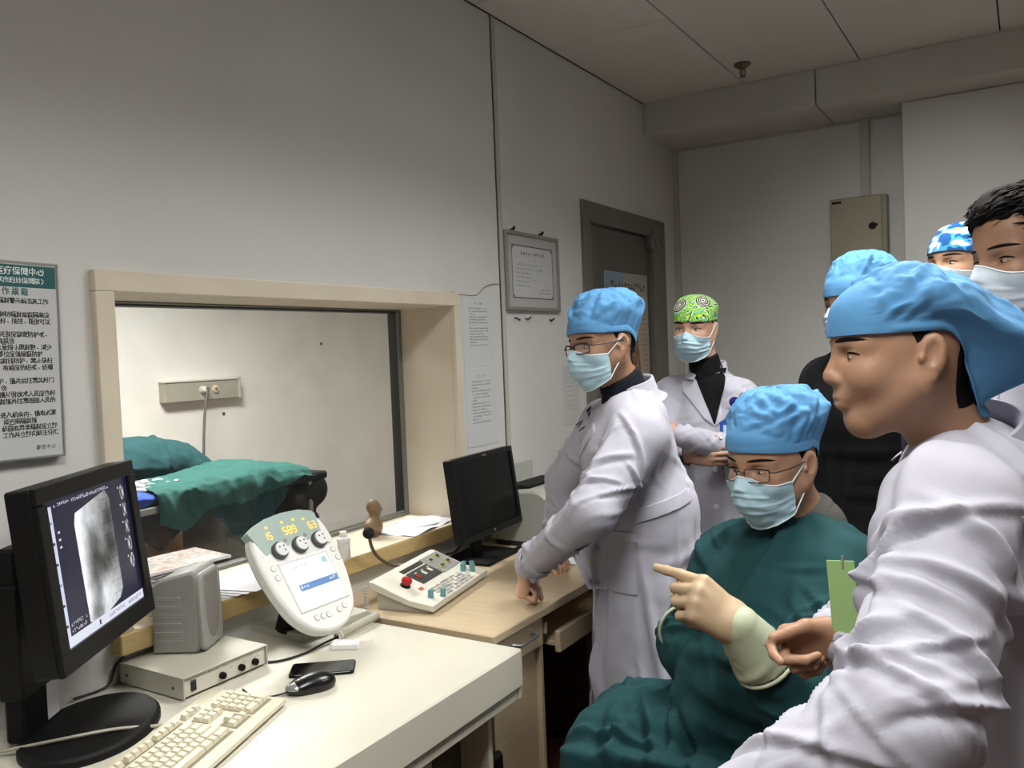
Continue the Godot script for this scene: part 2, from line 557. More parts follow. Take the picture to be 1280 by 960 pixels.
class Field:
	var prims: Array[Prim] = []
	var blocks := {}
	var bs := 0.06

	func cap(a: Vector3, b: Vector3, ra: float, rb: float, k := 0.03, cut := false) -> void:
		var p := Prim.new()
		p.a = a; p.ba = b - a; p.ra = ra; p.rb = rb; p.k = k; p.cut = cut
		p.inv = 1.0 / maxf(p.ba.length_squared(), 1e-9)
		prims.append(p)

	func ell(c: Vector3, r: Vector3, bas := Basis(), k := 0.03, cut := false) -> void:
		var p := Prim.new()
		p.t = 1; p.a = c; p.k = k; p.cut = cut
		p.bi = Basis.from_scale(Vector3.ONE / r) * bas.inverse()
		p.ir = Vector3.ONE / r
		prims.append(p)

	func ecap(a: Vector3, b: Vector3, side: Vector3, rx: float, rz: float, taper: float, k := 0.05) -> void:   # capsule of elliptic section: rx along SIDE, rz across it; at b both times taper
		var p := Prim.new()
		p.t = 2; p.a = a; p.k = k
		var y := (b - a).normalized()
		var x := (side - y * side.dot(y)).normalized()
		p.bi = Basis(x, y, x.cross(y)).inverse()
		p.inv = 1.0 / (b - a).length()
		var m := minf(rx, rz)
		p.ir = Vector3(1.0 / rx, 1.0 / m, 1.0 / rz)
		p.ra = 1.0; p.rb = taper; p.rm = m
		prims.append(p)

	func plane(at: Vector3, normal: Vector3, k := 0.005) -> void:   # keeps what lies behind the plane
		var p := Prim.new()
		p.t = 3; p.a = at; p.ba = normal.normalized(); p.k = k
		prims.append(p)

	func near(c: Vector3) -> Array:
		var ds := PackedFloat32Array()
		var m := 1e9
		for p in prims:
			var d := p.dist(c)
			ds.append(d)
			if not p.cut and p.t != 3:
				m = minf(m, d)
		var li: Array[Prim] = []
		for i in prims.size():
			var p := prims[i]
			if p.t == 3 or (p.cut and ds[i] < bs * 1.2 + p.k) or (not p.cut and ds[i] < m + bs * 2.2 + p.k):
				li.append(p)
		return li

	func ev(p: Vector3) -> float:
		var key := int(floorf(p.x / bs)) + 4096 * int(floorf(p.y / bs)) + 16777216 * int(floorf(p.z / bs))
		var li = blocks.get(key)
		if li == null:
			li = near((p / bs).floor() * bs + Vector3.ONE * bs * 0.5)
			blocks[key] = li
		var r := 1e3
		for q: Prim in li:
			var d := q.dist(p)
			if q.cut:
				d = -d
				var h := maxf(q.k - absf(d - r), 0.0) / q.k
				r = maxf(r, d) + h * h * q.k * 0.25
			elif q.t == 3:
				var h := maxf(q.k - absf(d - r), 0.0) / q.k
				r = maxf(r, d) + h * h * q.k * 0.25
			else:
				var h := maxf(q.k - absf(d - r), 0.0) / q.k
				r = minf(r, d) - h * h * q.k * 0.25
		return r

	func net(cell: float) -> Dictionary:   # {v, n, ix}
		var val := {}
		var cells := {}
		var verts := PackedVector3Array()
		var base := Vector3.ZERO
		for p in prims:
			base += p.a / prims.size()
		base = (base / cell).floor() * cell - Vector3.ONE * cell * 1024.0
		var queue: Array[int] = []
		for p in prims:
			if p.cut or p.t == 3:
				continue
			for d in [Vector3.RIGHT, Vector3.UP, Vector3.BACK, Vector3.LEFT]:
				var c := p.a + p.ba * 0.5
				if ev(c) > 0.0:
					var rr := (Vector3.ONE / p.ir) if p.t == 1 else Vector3.ONE * maxf(p.ra, p.rb)
					for w in [Vector3(0.6, 0, 0), Vector3(-0.6, 0, 0), Vector3(0, 0.6, 0), Vector3(0, -0.6, 0), Vector3(0, 0, 0.6), Vector3(0, 0, -0.6), Vector3(0, 0.5, 0.6), Vector3(0.5, 0.5, 0.5)]:
						if ev(c + w * rr) <= 0.0:
							c += w * rr
							break
				if ev(c) > 0.0:
					break
				var s := 0
				while s < 400 and ev(c) <= 0.0:
					c += d * cell
					s += 1
				if s < 400:
					var g: Vector3 = (c - d * cell * 0.5 - base) / cell
					for o in [Vector3.ZERO, d * 0.5, -d * 0.5]:
						var gg: Vector3 = (g + o).floor()
						queue.append(int(gg.x) | int(gg.y) << 12 | int(gg.z) << 24)
		var off := [0, 1, 1 << 12, 1 | 1 << 12, 1 << 24, 1 | 1 << 24, 1 << 12 | 1 << 24, 1 | 1 << 12 | 1 << 24]
		var cp := [Vector3(0, 0, 0), Vector3(1, 0, 0), Vector3(0, 1, 0), Vector3(1, 1, 0), Vector3(0, 0, 1), Vector3(1, 0, 1), Vector3(0, 1, 1), Vector3(1, 1, 1)]
		var e0 := PackedInt32Array([0, 2, 4, 6, 0, 1, 4, 5, 0, 1, 2, 3])
		var e1 := PackedInt32Array([1, 3, 5, 7, 2, 3, 6, 7, 4, 5, 6, 7])
		var c8 := PackedFloat32Array()
		c8.resize(8)
		while queue.size():
			var key: int = queue.pop_back()
			if cells.has(key):
				continue
			var o := base + Vector3(key & 4095, key >> 12 & 4095, key >> 24 & 4095) * cell
			var neg := 0
			for c in 8:
				var ck: int = key + off[c]
				var x = val.get(ck)
				if x == null:
					x = ev(o + cp[c] * cell)
					val[ck] = x
				c8[c] = x
				if x < 0.0:
					neg |= 1 << c
			if neg == 0 or neg == 255:
				cells[key] = -1
				continue
			var sum := Vector3.ZERO
			var cnt := 0
			for e in 12:
				var a := c8[e0[e]]
				var b := c8[e1[e]]
				if (a < 0.0) != (b < 0.0):
					sum += cp[e0[e]].lerp(cp[e1[e]], a / (a - b))
					cnt += 1
			cells[key] = verts.size()
			verts.append(o + sum / cnt * cell)
			var m := neg & 0x55
			if m != 0 and m != 0x55: queue.append(key - 1)
			m = neg & 0xAA
			if m != 0 and m != 0xAA: queue.append(key + 1)
			m = neg & 0x33
			if m != 0 and m != 0x33: queue.append(key - (1 << 12))
			m = neg & 0xCC
			if m != 0 and m != 0xCC: queue.append(key + (1 << 12))
			m = neg & 0x0F
			if m != 0 and m != 0x0F: queue.append(key - (1 << 24))
			m = neg & 0xF0
			if m != 0 and m != 0xF0: queue.append(key + (1 << 24))
		var ix := PackedInt32Array()
		var st := [1, 1 << 12, 1 << 24]
		for key: int in cells:
			if cells[key] < 0:
				continue
			var v0: float = val[key]
			for ax in 3:
				var v1: float = val[key + st[ax]]
				if (v0 < 0.0) == (v1 < 0.0):
					continue
				var s1: int = st[(ax + 1) % 3]
				var s2: int = st[(ax + 2) % 3]
				var a: int = cells[key]
				var b: int = cells.get(key - s1, -1)
				var c: int = cells.get(key - s1 - s2, -1)
				var d: int = cells.get(key - s2, -1)
				if b < 0 or c < 0 or d < 0:
					continue
				if v0 < 0.0:
					ix.append(a); ix.append(d); ix.append(c); ix.append(a); ix.append(c); ix.append(b)
				else:
					ix.append(a); ix.append(b); ix.append(c); ix.append(a); ix.append(c); ix.append(d)
		return {"v": verts, "ix": ix, "n": normals(verts, ix)}

	static func normals(v: PackedVector3Array, ix: PackedInt32Array) -> PackedVector3Array:
		var n := PackedVector3Array()
		n.resize(v.size())
		for i in range(0, ix.size(), 3):
			var a := ix[i]
			var b := ix[i + 1]
			var c := ix[i + 2]
			var g := (v[c] - v[a]).cross(v[b] - v[a])
			n[a] += g; n[b] += g; n[c] += g
		for i in n.size():
			n[i] = n[i].normalized()
		return n


# folds in cloth: FOLDS is a list of [a, b, radius, cross folds, their height, long folds, their height, elbow share]
func crumple(m: Dictionary, folds: Array, sd := 1, fine := 0.0015) -> void:
	var fz := noise(1.0, FastNoiseLite.TYPE_SIMPLEX_SMOOTH, 2, sd + 5)
	var rg := RandomNumberGenerator.new()
	rg.seed = sd * 977 + 3
	var v: PackedVector3Array = m.v
	var n: PackedVector3Array = m.n
	var pre := []
	for f in folds:
		var y: Vector3 = (f[1] - f[0]).normalized()
		var x := y.cross(Vector3(0.31, 0.2, 0.93)).normalized()
		var l: float = (f[1] - f[0]).length()
		var cross := []
		for k in int(f[3]):
			var s0 := l * (rg.randf_range(0.02, 1.0) if rg.randf() > f[7] else 1.0 - absf(rg.randf_range(-0.3, 0.3)))
			cross.append([s0, rg.randf() * TAU, rg.randf_range(0.7, 1.9), rg.randf_range(-0.075, 0.075), rg.randf_range(0.0058, 0.0120) * clampf(f[2] / 0.07, 0.8, 1.6), f[4] * rg.randf_range(0.5, 1.2)])
		var long := []
		for k in int(f[5]):
			var sm := l * rg.randf_range(0.15, 0.95)
			long.append([sm, l * rg.randf_range(0.3, 0.7), rg.randf() * TAU, rg.randf_range(-1.2, 1.2), rg.randf_range(0.008, 0.018) / maxf(f[2], 0.05), f[6] * rg.randf_range(0.5, 1.2)])
		pre.append([f[0], y, x, y.cross(x), l, f[2], cross, long])
	for i in v.size():
		var p := v[i]
		var sum := 0.0
		var ws := 0.0
		for q: Array in pre:
			var d: Vector3 = p - q[0]
			var s := d.dot(q[1])
			var r: Vector3 = d - q[1] * clampf(s, 0.0, q[4])
			var dist: float = r.length() - q[5]
			if dist > 0.16:
				continue
			var w := exp(-maxf(dist, 0.0) * 30.0)
			var th := atan2(d.dot(q[3]), d.dot(q[2]))
			var t := 0.0
			for c: Array in q[6]:
				var dt := wrapf(th - c[1], -PI, PI)
				if absf(dt) < c[2]:
					var e: float = (s - c[0] - c[3] * dt) / c[4]
					if absf(e) < 3.5:
						var cw := cos(dt / c[2] * PI / 2)
						t += c[5] * cw * (exp(-e * e) - 0.6 * exp(-(e - 1.7) * (e - 1.7) * 0.9))
			for c: Array in q[7]:
				var ds: float = (s - c[0]) / c[1]
				if absf(ds) < 1.0:
					var e := wrapf(th - c[2] - c[3] * (s - c[0]), -PI, PI) / float(c[4])
					if absf(e) < 3.5:
						var cw := 1.0 - ds * ds
						t += c[5] * cw * (exp(-e * e) - 0.6 * exp(-(e - 1.7) * (e - 1.7) * 0.9))
			sum += w * t
			ws += w
		var dd := sum / ws if ws > 0.0 else 0.0
		dd += fine * fz.get_noise_3d(p.x * 9.0, p.y * 9.0, p.z * 9.0)
		v[i] = p + n[i] * dd
	m.v = v
	m.n = Field.normals(v, m.ix)

func net_mesh(parts: Array) -> ArrayMesh:   # several nets joined into one mesh
	var mb := MB.new()
	for m in parts:
		var f := mb.v.size()
		mb.v.append_array(m.v)
		mb.n.append_array(m.n)
		for i: int in m.ix:
			mb.ix.append(i + f)
	mb.uv.resize(mb.v.size())
	return mb.mesh()

func moved(m: Dictionary, xf: Transform3D) -> Dictionary:
	var v := PackedVector3Array()
	var n := PackedVector3Array()
	for p in m.v:
		v.append(xf * p)
	for p in m.n:
		n.append((xf.basis * p).normalized())
	return {"v": v, "n": n, "ix": m.ix}

# a sheet of cloth laid on a mesh: grid over origin + s * U + t * V, thrown along DIR; thick with a raised rim
func patch(tm: TriangleMesh, pts: Array, nu: int, nv: int, dir: Vector3, lift := 0.004, back := 0.25) -> MB:
	var out := []
	var last := Vector3.ZERO
	var ok := false
	for p: Vector3 in pts:
		var hit := tm.intersect_ray(p - dir * back, dir)
		if hit:
			out.append(hit.position - dir * lift)
			ok = true
		else:
			out.append(null)
	# holes take the depth of their nearest hit neighbour
	for i in out.size():
		if out[i] == null:
			var best := 1e9
			var dep := 0.0
			for j in out.size():
				if out[j] != null and not (out[j] is String):
					var e: float = (pts[j] - pts[i]).length()
					if e < best:
						best = e
						dep = (out[j] - pts[j]).dot(dir)
			pts[i] = pts[i] + dir * dep if ok else pts[i]
	for i in out.size():
		if out[i] == null:
			out[i] = pts[i]
	var mb := MB.new()
	mb.grid(out, nu, nv, false, out[out.size() / 2] + dir * 1.0)
	# turned-in rim, so that the sheet has an edge
	var rim := []
	for i in nu: rim.append(i)
	for j in range(1, nv): rim.append(j * nu + nu - 1)
	for i in range(nu - 2, -1, -1): rim.append((nv - 1) * nu + i)
	for j in range(nv - 2, 0, -1): rim.append(j * nu)
	var ring := []
	for r in rim: ring.append(out[r])
	var mid := Vector3.ZERO
	for p in ring: mid += p / ring.size()
	for r in rim: ring.append(out[r] + dir * (lift + 0.004) + (out[r] - mid).normalized() * 0.001)
	mb.grid(ring, rim.size(), 2, true, mid)
	return mb

func rect_pts(o: Vector3, u: Vector3, w: Vector3, nu: int, nv: int) -> Array:
	var q := []
	for j in nv:
		for i in nu:
			q.append(o + u * (float(i) / (nu - 1)) + w * (float(j) / (nv - 1)))
	return q

# ------------------------------------------------------------------ the room
const CEIL := 2.86
const ZB := -4.97

func wall_x(called: String, x0: float, x1: float, holes: Array, z0: float, z1: float, m: Material) -> void:
	var mb := MB.new()   # a wall along z with rectangular holes [za, zb, ya, yb] (za > zb), given from near to far
	var z := z1
	for h in holes:
		mb.span(Vector3(x0, 0, h[0]), Vector3(x1, CEIL, z), 0.0)
		if h[2] > 0.0:
			mb.span(Vector3(x0, 0, h[1]), Vector3(x1, h[2], h[0]), 0.0)
		mb.span(Vector3(x0, h[3], h[1]), Vector3(x1, CEIL, h[0]), 0.0)
		z = h[1]
	mb.span(Vector3(x0, 0, z0), Vector3(x1, CEIL, z), 0.0)
	struct(called, mb, m)

func build_room() -> void:
	struct("floor", one_box(Vector3(-3.4, -0.12, -6.4), Vector3(4.3, 0.0, 2.6), 0.0), MT.floor, "dark reddish brown floor")
	wall_x("wall_left", -0.30, 0.0, [[-1.15, -2.62, 0.82, 1.72], [-3.72, -4.70, 0.0, 2.17]], -5.2, 2.6, MT.wall)
	struct("wall_back", one_box(Vector3(0.0, 0, ZB - 0.2), Vector3(4.3, CEIL, ZB), 0.0), MT.wall)
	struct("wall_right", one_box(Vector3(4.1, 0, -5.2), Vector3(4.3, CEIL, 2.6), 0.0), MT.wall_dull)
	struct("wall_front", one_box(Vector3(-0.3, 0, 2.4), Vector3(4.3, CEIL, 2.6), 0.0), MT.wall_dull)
	struct("wall_pillar", one_box(Vector3(1.305, 0, ZB), Vector3(4.1, 2.68, -4.75), 0.003), MT.wall, "white boxed-in wall section beside the electrical box")
	# ceiling of panels
	var c := struct("ceiling", one_box(Vector3(-3.4, CEIL + 0.012, -6.4), Vector3(4.3, CEIL + 0.2, 2.6), 0.0), MT.rubber, "white panelled ceiling")
	var xs := [0.004, 0.574, 1.15, 1.747, 2.33, 2.91, 3.49, 4.1]
	for i in 7:
		var zs := [-4.51, -3.41, -2.80, -1.7, -0.6, 0.5, 1.6, 2.4]
		if i > 0: zs = [-4.51, -2.25, -1.05, 0.15, 1.35, 2.4]
		for k in zs.size() - 1:
			obj("ceiling_panel", one_box(Vector3(xs[i] + 0.003, CEIL, zs[k] + 0.003), Vector3(xs[i + 1] - 0.003, CEIL + 0.011, zs[k + 1] - 0.003), 0.002), MT.ceiling, c)
	obj("ceiling_panel", one_box(Vector3(-3.4, CEIL, -6.4), Vector3(-0.3, CEIL + 0.011, 2.6), 0.0), MT.ceiling, c)
	# boxed beam along the back wall, in two lengths
	var b := struct("trim_1", one_box(Vector3(0.0, 2.682, ZB), Vector3(0.932, CEIL + 0.01, -4.51), 0.003), MT.beam, "boxed beam under the ceiling along the back wall")
	obj("beam_length", one_box(Vector3(0.938, 2.682, ZB), Vector3(4.1, CEIL + 0.01, -4.508), 0.003), MT.beam, b)
	# joint strips on the walls
	struct("trim_2", one_box(Vector3(0.0, 0.0, -2.955), Vector3(0.005, CEIL, -2.928), 0.001), MT.trim, "narrow joint strip up the left wall")
	struct("trim_3", one_box(Vector3(0.0, 0.0, -2.926), Vector3(0.0015, CEIL, -2.920), 0.0), MT.dark_metal, "dark joint beside the wall strip")
	struct("trim_4", one_box(Vector3(0.0, 0.0, ZB + 0.0), Vector3(0.03, 2.68, ZB + 0.03), 0.002), MT.trim, "narrow strip up the far corner")
	struct("trim_5", one_box(Vector3(0.0, 2.668, ZB), Vector3(1.3, 2.682, ZB + 0.012), 0.002), MT.trim, "narrow strip along the back wall under the beam")
	# the control window
	var w := struct("window_1", frame_ring(0.0, 0.022, [-1.149, -2.60, 0.86, 1.725], [-1.198, -2.567, 0.86, 1.675]), MT.frame, "cream framed control window onto the X-ray room")
	var rv := MB.new()
	rv.span(Vector3(-0.245, 1.675, -2.62), Vector3(0.0, 1.72, -1.15), 0.0)
	obj("reveal_head", rv, MT.frame, w)
	obj("reveal_side", one_box(Vector3(-0.245, 0.82, -2.62), Vector3(0.0, 1.675, -2.567), 0.0), MT.frame, w)
	obj("reveal_side", one_box(Vector3(-0.245, 0.82, -1.198), Vector3(0.0, 1.675, -1.15), 0.0), MT.frame, w)
	var sill := obj("window_sill", one_box(Vector3(-0.245, 0.822, -2.60), Vector3(0.04, 0.872, -1.15), 0.003), MT.sill_wood, w)
	obj("sill_top", one_box(Vector3(-0.245, 0.8722, -2.567), Vector3(0.036, 0.8735, -1.198), 0.0), MT.sill_top, sill)
	sill.set_meta("label", "wooden sill with a pale laminate top")
	obj("pane_frame", frame_ring(-0.30, -0.25, [-1.15, -2.62, 0.82, 1.72], [-1.20, -2.56, 0.876, 1.663]), MT.dark_metal, w)
	obj("pane_frame", frame_ring(-0.247, -0.236, [-1.198, -2.567, 0.872, 1.675], [-1.208, -2.548, 0.884, 1.669]), MT.grey_metal, w)
	var g := obj("pane", one_box(Vector3(-0.281, 0.86, -2.60), Vector3(-0.275, 1.70, -1.17), 0.0), MT.glass, w)
	g.set_meta("label", "lead glass pane")
	# door in the far part of the left wall
	var d := struct("door_1", one_box(Vector3(-0.06, 0.0, -4.545), Vector3(-0.012, 2.112, -3.768), 0.002), MT.door, "dark grey metal door with a body poster")
	obj("door_frame", door_ring(-0.3, 0.016, [-3.674, -4.742, 2.219], [-3.76, -4.553, 2.12]), MT.door_frame, d)
	var cl := MB.new()
	cl.span(Vector3(-0.012, 2.05, -4.54), Vector3(0.03, 2.13, -4.50), 0.004)
	cl.span(Vector3(0.0, 2.10, -4.60), Vector3(0.035, 2.16, -4.53), 0.004)
	cl.tube([Vector3(0.025, 2.14, -4.56), Vector3(0.045, 2.05, -4.565)], 0.009)
	obj("door_closer", cl, MT.grey_metal, d)
	obj("door_handle", handle_shape(), MT.grey_metal, d)

func handle_shape() -> MB:
	var h := MB.new()
	h.box(Vector3(-0.005, 1.03, -3.84), Vector3(0.012, 0.2, 0.045), 0.003)
	h.tube([Vector3(0.0, 1.06, -3.84), Vector3(0.05, 1.06, -3.84), Vector3(0.055, 1.06, -3.87), Vector3(0.055, 1.06, -3.96)], 0.009)
	return h

func frame_ring(x0: float, x1: float, o: Array, i: Array) -> MB:   # [z near, z far, y low, y high]
	var m := MB.new()
	m.span(Vector3(x0, i[3], o[1]), Vector3(x1, o[3], o[0]), 0.002)
	if i[2] > o[2]:
		m.span(Vector3(x0, o[2], o[1]), Vector3(x1, i[2], o[0]), 0.002)
	m.span(Vector3(x0, i[2], o[1]), Vector3(x1, i[3], i[1]), 0.002)
	m.span(Vector3(x0, i[2], i[0]), Vector3(x1, i[3], o[0]), 0.002)
	return m

func door_ring(x0: float, x1: float, o: Array, i: Array) -> MB:
	var m := MB.new()
	m.span(Vector3(x0, i[2], o[1]), Vector3(x1, o[2], o[0]), 0.003)
	m.span(Vector3(x0, 0.0, o[1]), Vector3(x1, i[2], i[1]), 0.003)
	m.span(Vector3(x0, 0.0, i[0]), Vector3(x1, i[2], o[0]), 0.003)
	return m


# ------------------------------------------------------------------ desks
func build_furniture() -> void:
	var t := thing("control_desk", "off-white laminate desk with a deep edge, nearest the camera", "desk", Vector3(0, 0, 0))
	obj("desk_top", one_box(Vector3(0.004, 0.655, -1.775), Vector3(0.75, 0.75, -0.25), 0.004), MT.desk_white, t)
	obj("under_rail", one_box(Vector3(0.1, 0.624, -1.758), Vector3(0.742, 0.650, -0.27), 0.002), MT.desk_side, t)
	obj("rail_end", one_box(Vector3(0.1, 0.624, -1.776), Vector3(0.745, 0.651, -1.760), 0.002), MT.desk_side, t)
	obj("side_panel", one_box(Vector3(0.05, 0.0, -1.700), Vector3(0.70, 0.624, -1.682), 0.002), MT.desk_side, t)
	obj("side_panel", one_box(Vector3(0.05, 0.0, -1.455), Vector3(0.70, 0.624, -1.437), 0.002), MT.desk_side, t)
	obj("side_panel", one_box(Vector3(0.05, 0.0, -0.30), Vector3(0.70, 0.624, -0.27), 0.002), MT.desk_side, t)
	obj("back_panel", one_box(Vector3(0.03, 0.0, -1.75), Vector3(0.05, 0.624, -0.27), 0.002), MT.desk_side, t)
	obj("cabinet_door", one_box(Vector3(0.60, 0.04, -1.68), Vector3(0.616, 0.61, -1.458), 0.002), MT.dark_drawer, t)
	# the computer under its end
	var pc := thing("computer_tower", "black computer tower under the end of the off-white desk", "computer", Vector3(0.40, 0.0, -1.772))
	obj("case", one_box(Vector3(-0.22, 0.012, -0.062), Vector3(0.22, 0.43, 0.062), 0.006), MT.black_soft, pc)
	obj("front_panel", one_box(Vector3(0.22, 0.012, -0.062), Vector3(0.245, 0.44, 0.062), 0.008), MT.black_plastic, pc)
	obj("drive_cover", one_box(Vector3(0.245, 0.36, -0.05), Vector3(0.249, 0.40, 0.05), 0.001), MT.black_gloss, pc)
	obj("power_button", one_box(Vector3(0.245, 0.27, 0.02), Vector3(0.25, 0.285, 0.035), 0.001), MT.silver, pc)
	for s in [-1, 1]:
		obj("foot", one_box(Vector3(s * 0.17 - 0.02, 0.0, -0.06), Vector3(s * 0.17 + 0.02, 0.012, 0.06), 0.001), MT.rubber, pc)
	# wooden desk
	var w := thing("wooden_desk", "light wood-grain desk against the window wall carrying the console", "desk", Vector3.ZERO)
	obj("desk_top", one_box(Vector3(0.004, 0.725, -2.95), Vector3(0.638, 0.75, -1.816), 0.003), MT.desk_wood, w)
	var dr := obj("drawer", one_box(Vector3(0.60, 0.633, -2.105), Vector3(0.62, 0.722, -1.835), 0.003), MT.desk_wood, w)
	var hd := MB.new()
	hd.tube([Vector3(0.62, 0.688, -1.93), Vector3(0.645, 0.688, -1.935), Vector3(0.645, 0.688, -2.03), Vector3(0.62, 0.688, -2.035)], 0.006)
	obj("handle", hd, MT.silver, dr)
	obj("drawer_box", one_box(Vector3(0.1, 0.633, -2.10), Vector3(0.60, 0.722, -1.84), 0.002), MT.desk_edge, w)
	obj("side_panel", one_box(Vector3(0.05, 0.0, -2.110), Vector3(0.615, 0.633, -2.092), 0.002), MT.desk_wood, w)
	obj("side_panel", one_box(Vector3(0.05, 0.0, -1.858), Vector3(0.55, 0.633, -1.84), 0.002), MT.desk_wood, w)
	obj("cabinet_door", one_box(Vector3(0.585, 0.03, -2.09), Vector3(0.60, 0.628, -1.86), 0.002), MT.desk_wood, w)
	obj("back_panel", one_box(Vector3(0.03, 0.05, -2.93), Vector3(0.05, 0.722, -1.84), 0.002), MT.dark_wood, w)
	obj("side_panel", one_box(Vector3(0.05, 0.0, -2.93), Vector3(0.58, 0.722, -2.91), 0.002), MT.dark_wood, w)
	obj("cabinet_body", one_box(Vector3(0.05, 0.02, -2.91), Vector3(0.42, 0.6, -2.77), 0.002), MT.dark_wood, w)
	var tr := obj("keyboard_tray", one_box(Vector3(0.15, 0.612, -2.74), Vector3(0.64, 0.628, -2.16), 0.002), MT.desk_wood, w)
	obj("tray_front", one_box(Vector3(0.64, 0.604, -2.76), Vector3(0.658, 0.668, -2.135), 0.003), MT.desk_wood, tr)
	for z in [-2.125, -2.755]:
		obj("tray_rail", one_box(Vector3(0.1, 0.66, z - 0.006), Vector3(0.62, 0.695, z + 0.006), 0.001), MT.desk_edge, tr)
	var st := thing("stool", "round stool under the seated person in the green gown", "stool", Vector3(1.42, 0, -1.84))
	var s := MB.new()
	s.lathe([Vector2(0.0, 0.40), Vector2(0.16, 0.40), Vector2(0.175, 0.415), Vector2(0.175, 0.45), Vector2(0.16, 0.465), Vector2(0.0, 0.468)], Transform3D(), 28)
	obj("seat", s, MT.black_soft, st)
	s = MB.new()
	s.lathe([Vector2(0.03, 0.06), Vector2(0.03, 0.25), Vector2(0.02, 0.25), Vector2(0.02, 0.40)], Transform3D(), 14)
	obj("column", s, MT.grey_metal, st)
	for k in 5:
		var a := TAU * k / 5 + 0.3
		var lg := MB.new()
		lg.tube([Vector3(0.02 * cos(a), 0.10, 0.02 * sin(a)), Vector3(0.15 * cos(a), 0.075, 0.15 * sin(a)), Vector3(0.25 * cos(a), 0.06, 0.25 * sin(a))], [0.02, 0.016, 0.012])
		var l := obj("leg", lg, MT.grey_metal, st)
		var wh := MB.new()
		wh.lathe([Vector2(0.0, -0.02), Vector2(0.025, -0.018), Vector2(0.027, 0.0), Vector2(0.025, 0.018), Vector2(0.0, 0.02)], Transform3D(Basis(Vector3(0, 0, 1), PI / 2), Vector3(0.25 * cos(a), 0.027, 0.25 * sin(a))), 12)
		obj("castor", wh, MT.rubber, l)

# ------------------------------------------------------------------ things on the desks and the sill
func face_frame(center: Vector3, tilt: float) -> Transform3D:   # local frame of a front that leans back by TILT: x right, y up along the front, z out of it
	return Transform3D(Basis(Vector3.RIGHT, -tilt), center)

func build_devices() -> void:
	xray_monitor()
	amplifier()
	desk_speaker()
	control_head()
	hand_switch()
	keyboard()
	mouse_and_phone()
	console()
	dark_monitor()
	printer()
	sill_things()

func xray_monitor() -> void:
	var t := thing("computer_monitor", "black monitor showing a bright X-ray picture at the left of the off-white desk", "monitor", Vector3(0.19, 0.75, -0.97), deg_to_rad(123.6))
	var f := face_frame(Vector3(0.011, 0.36, 0.037), 0.098)
	var m := MB.new()
	m.prism(rrect(0.42, 0.35, 0.008), -0.045, 0.0, f, 0.003)
	obj("back_shell", m, MT.black_plastic, t)
	m = MB.new()   # bezel, four bars in front of the screen
	for b in [[0.0, 0.159, 0.42, 0.032], [0.0, -0.155, 0.42, 0.040], [-0.1925, 0.002, 0.035, 0.276], [0.1935, 0.002, 0.033, 0.276]]:
		m.box(f * Vector3(b[0], b[1], 0.004), Vector3(b[2], b[3], 0.012), 0.002, f.basis)
	obj("bezel", m, MT.black_plastic, t)
	var sx := 0.175
	var s := MB.new()
	s.quad_uv(f * Vector3(-sx, 0.143, 0.002), f * Vector3(sx + 0.002, 0.143, 0.002), f * Vector3(sx + 0.002, -0.135, 0.002), f * Vector3(-sx, -0.135, 0.002))
	var sm := hexm("0a0a0c", 0.25)
	sm.emission_enabled = true
	sm.emission_operator = BaseMaterial3D.EMISSION_OP_MULTIPLY
	sm.emission = Color.WHITE
	sm.emission_texture = xray_picture()
	sm.emission_energy_multiplier = 1.1
	var so := obj("screen", s, sm, t)
	so.set_meta("label", "lit screen with an X-ray picture")
	m = MB.new()
	m.prism(rrect(0.30, 0.25, 0.03), -0.075, -0.045, f, 0.01)
	obj("rear_housing", m, MT.black_soft, t)
	var st := obj("stand", one_box(Vector3(-0.07, 0.012, -0.125), Vector3(0.07, 0.40, -0.085), 0.006), MT.black_soft, t)
	obj("stand_sleeve", one_box(Vector3(-0.078, 0.10, -0.13), Vector3(0.078, 0.33, -0.08), 0.005), MT.black_plastic, st)
	obj("stand_hinge", one_box(Vector3(-0.05, 0.30, -0.09), Vector3(0.05, 0.40, -0.03), 0.004), MT.black_soft, st)
	obj("sticker", one_box(Vector3(0.015, 0.025, -0.0849), Vector3(0.062, 0.115, -0.0842), 0.0), MT.paper, st)
	m = MB.new()
	var q := PackedVector2Array()
	for k in 36:
		var a := TAU * k / 36
		q.append(Vector2(0.165 * cos(a), -0.01 + 0.125 * sin(a)))
	m.prism(q, 0.0, 0.02, Transform3D(Basis(Vector3.RIGHT, -PI / 2), Vector3(0, 0, 0)), 0.008)
	obj("base", m, MT.black_soft, t)
	# cables behind and across the foot
	var c := MB.new()
	c.tube(smooth_path([Vector3(0.02, 0.98, -0.62), Vector3(0.03, 0.90, -0.76), Vector3(0.045, 0.86, -0.85), Vector3(0.07, 0.90, -0.90)]), 0.005)
	tag(obj("monitor_cable", c, MT.rubber), "thick black cable running to the back of the X-ray monitor", "cable")
	c = MB.new()
	c.tube(smooth_path([Vector3(0.015, 0.80, -0.55), Vector3(0.03, 0.756, -0.72), Vector3(0.10, 0.755, -0.80), Vector3(0.22, 0.7765, -0.88), Vector3(0.285, 0.777, -0.97), Vector3(0.31, 0.7545, -1.06), Vector3(0.315, 0.7545, -1.12)]), 0.0035)
	tag(obj("keyboard_cable", c, MT.cable_grey), "pale grey cable lying over the foot of the X-ray monitor", "cable")

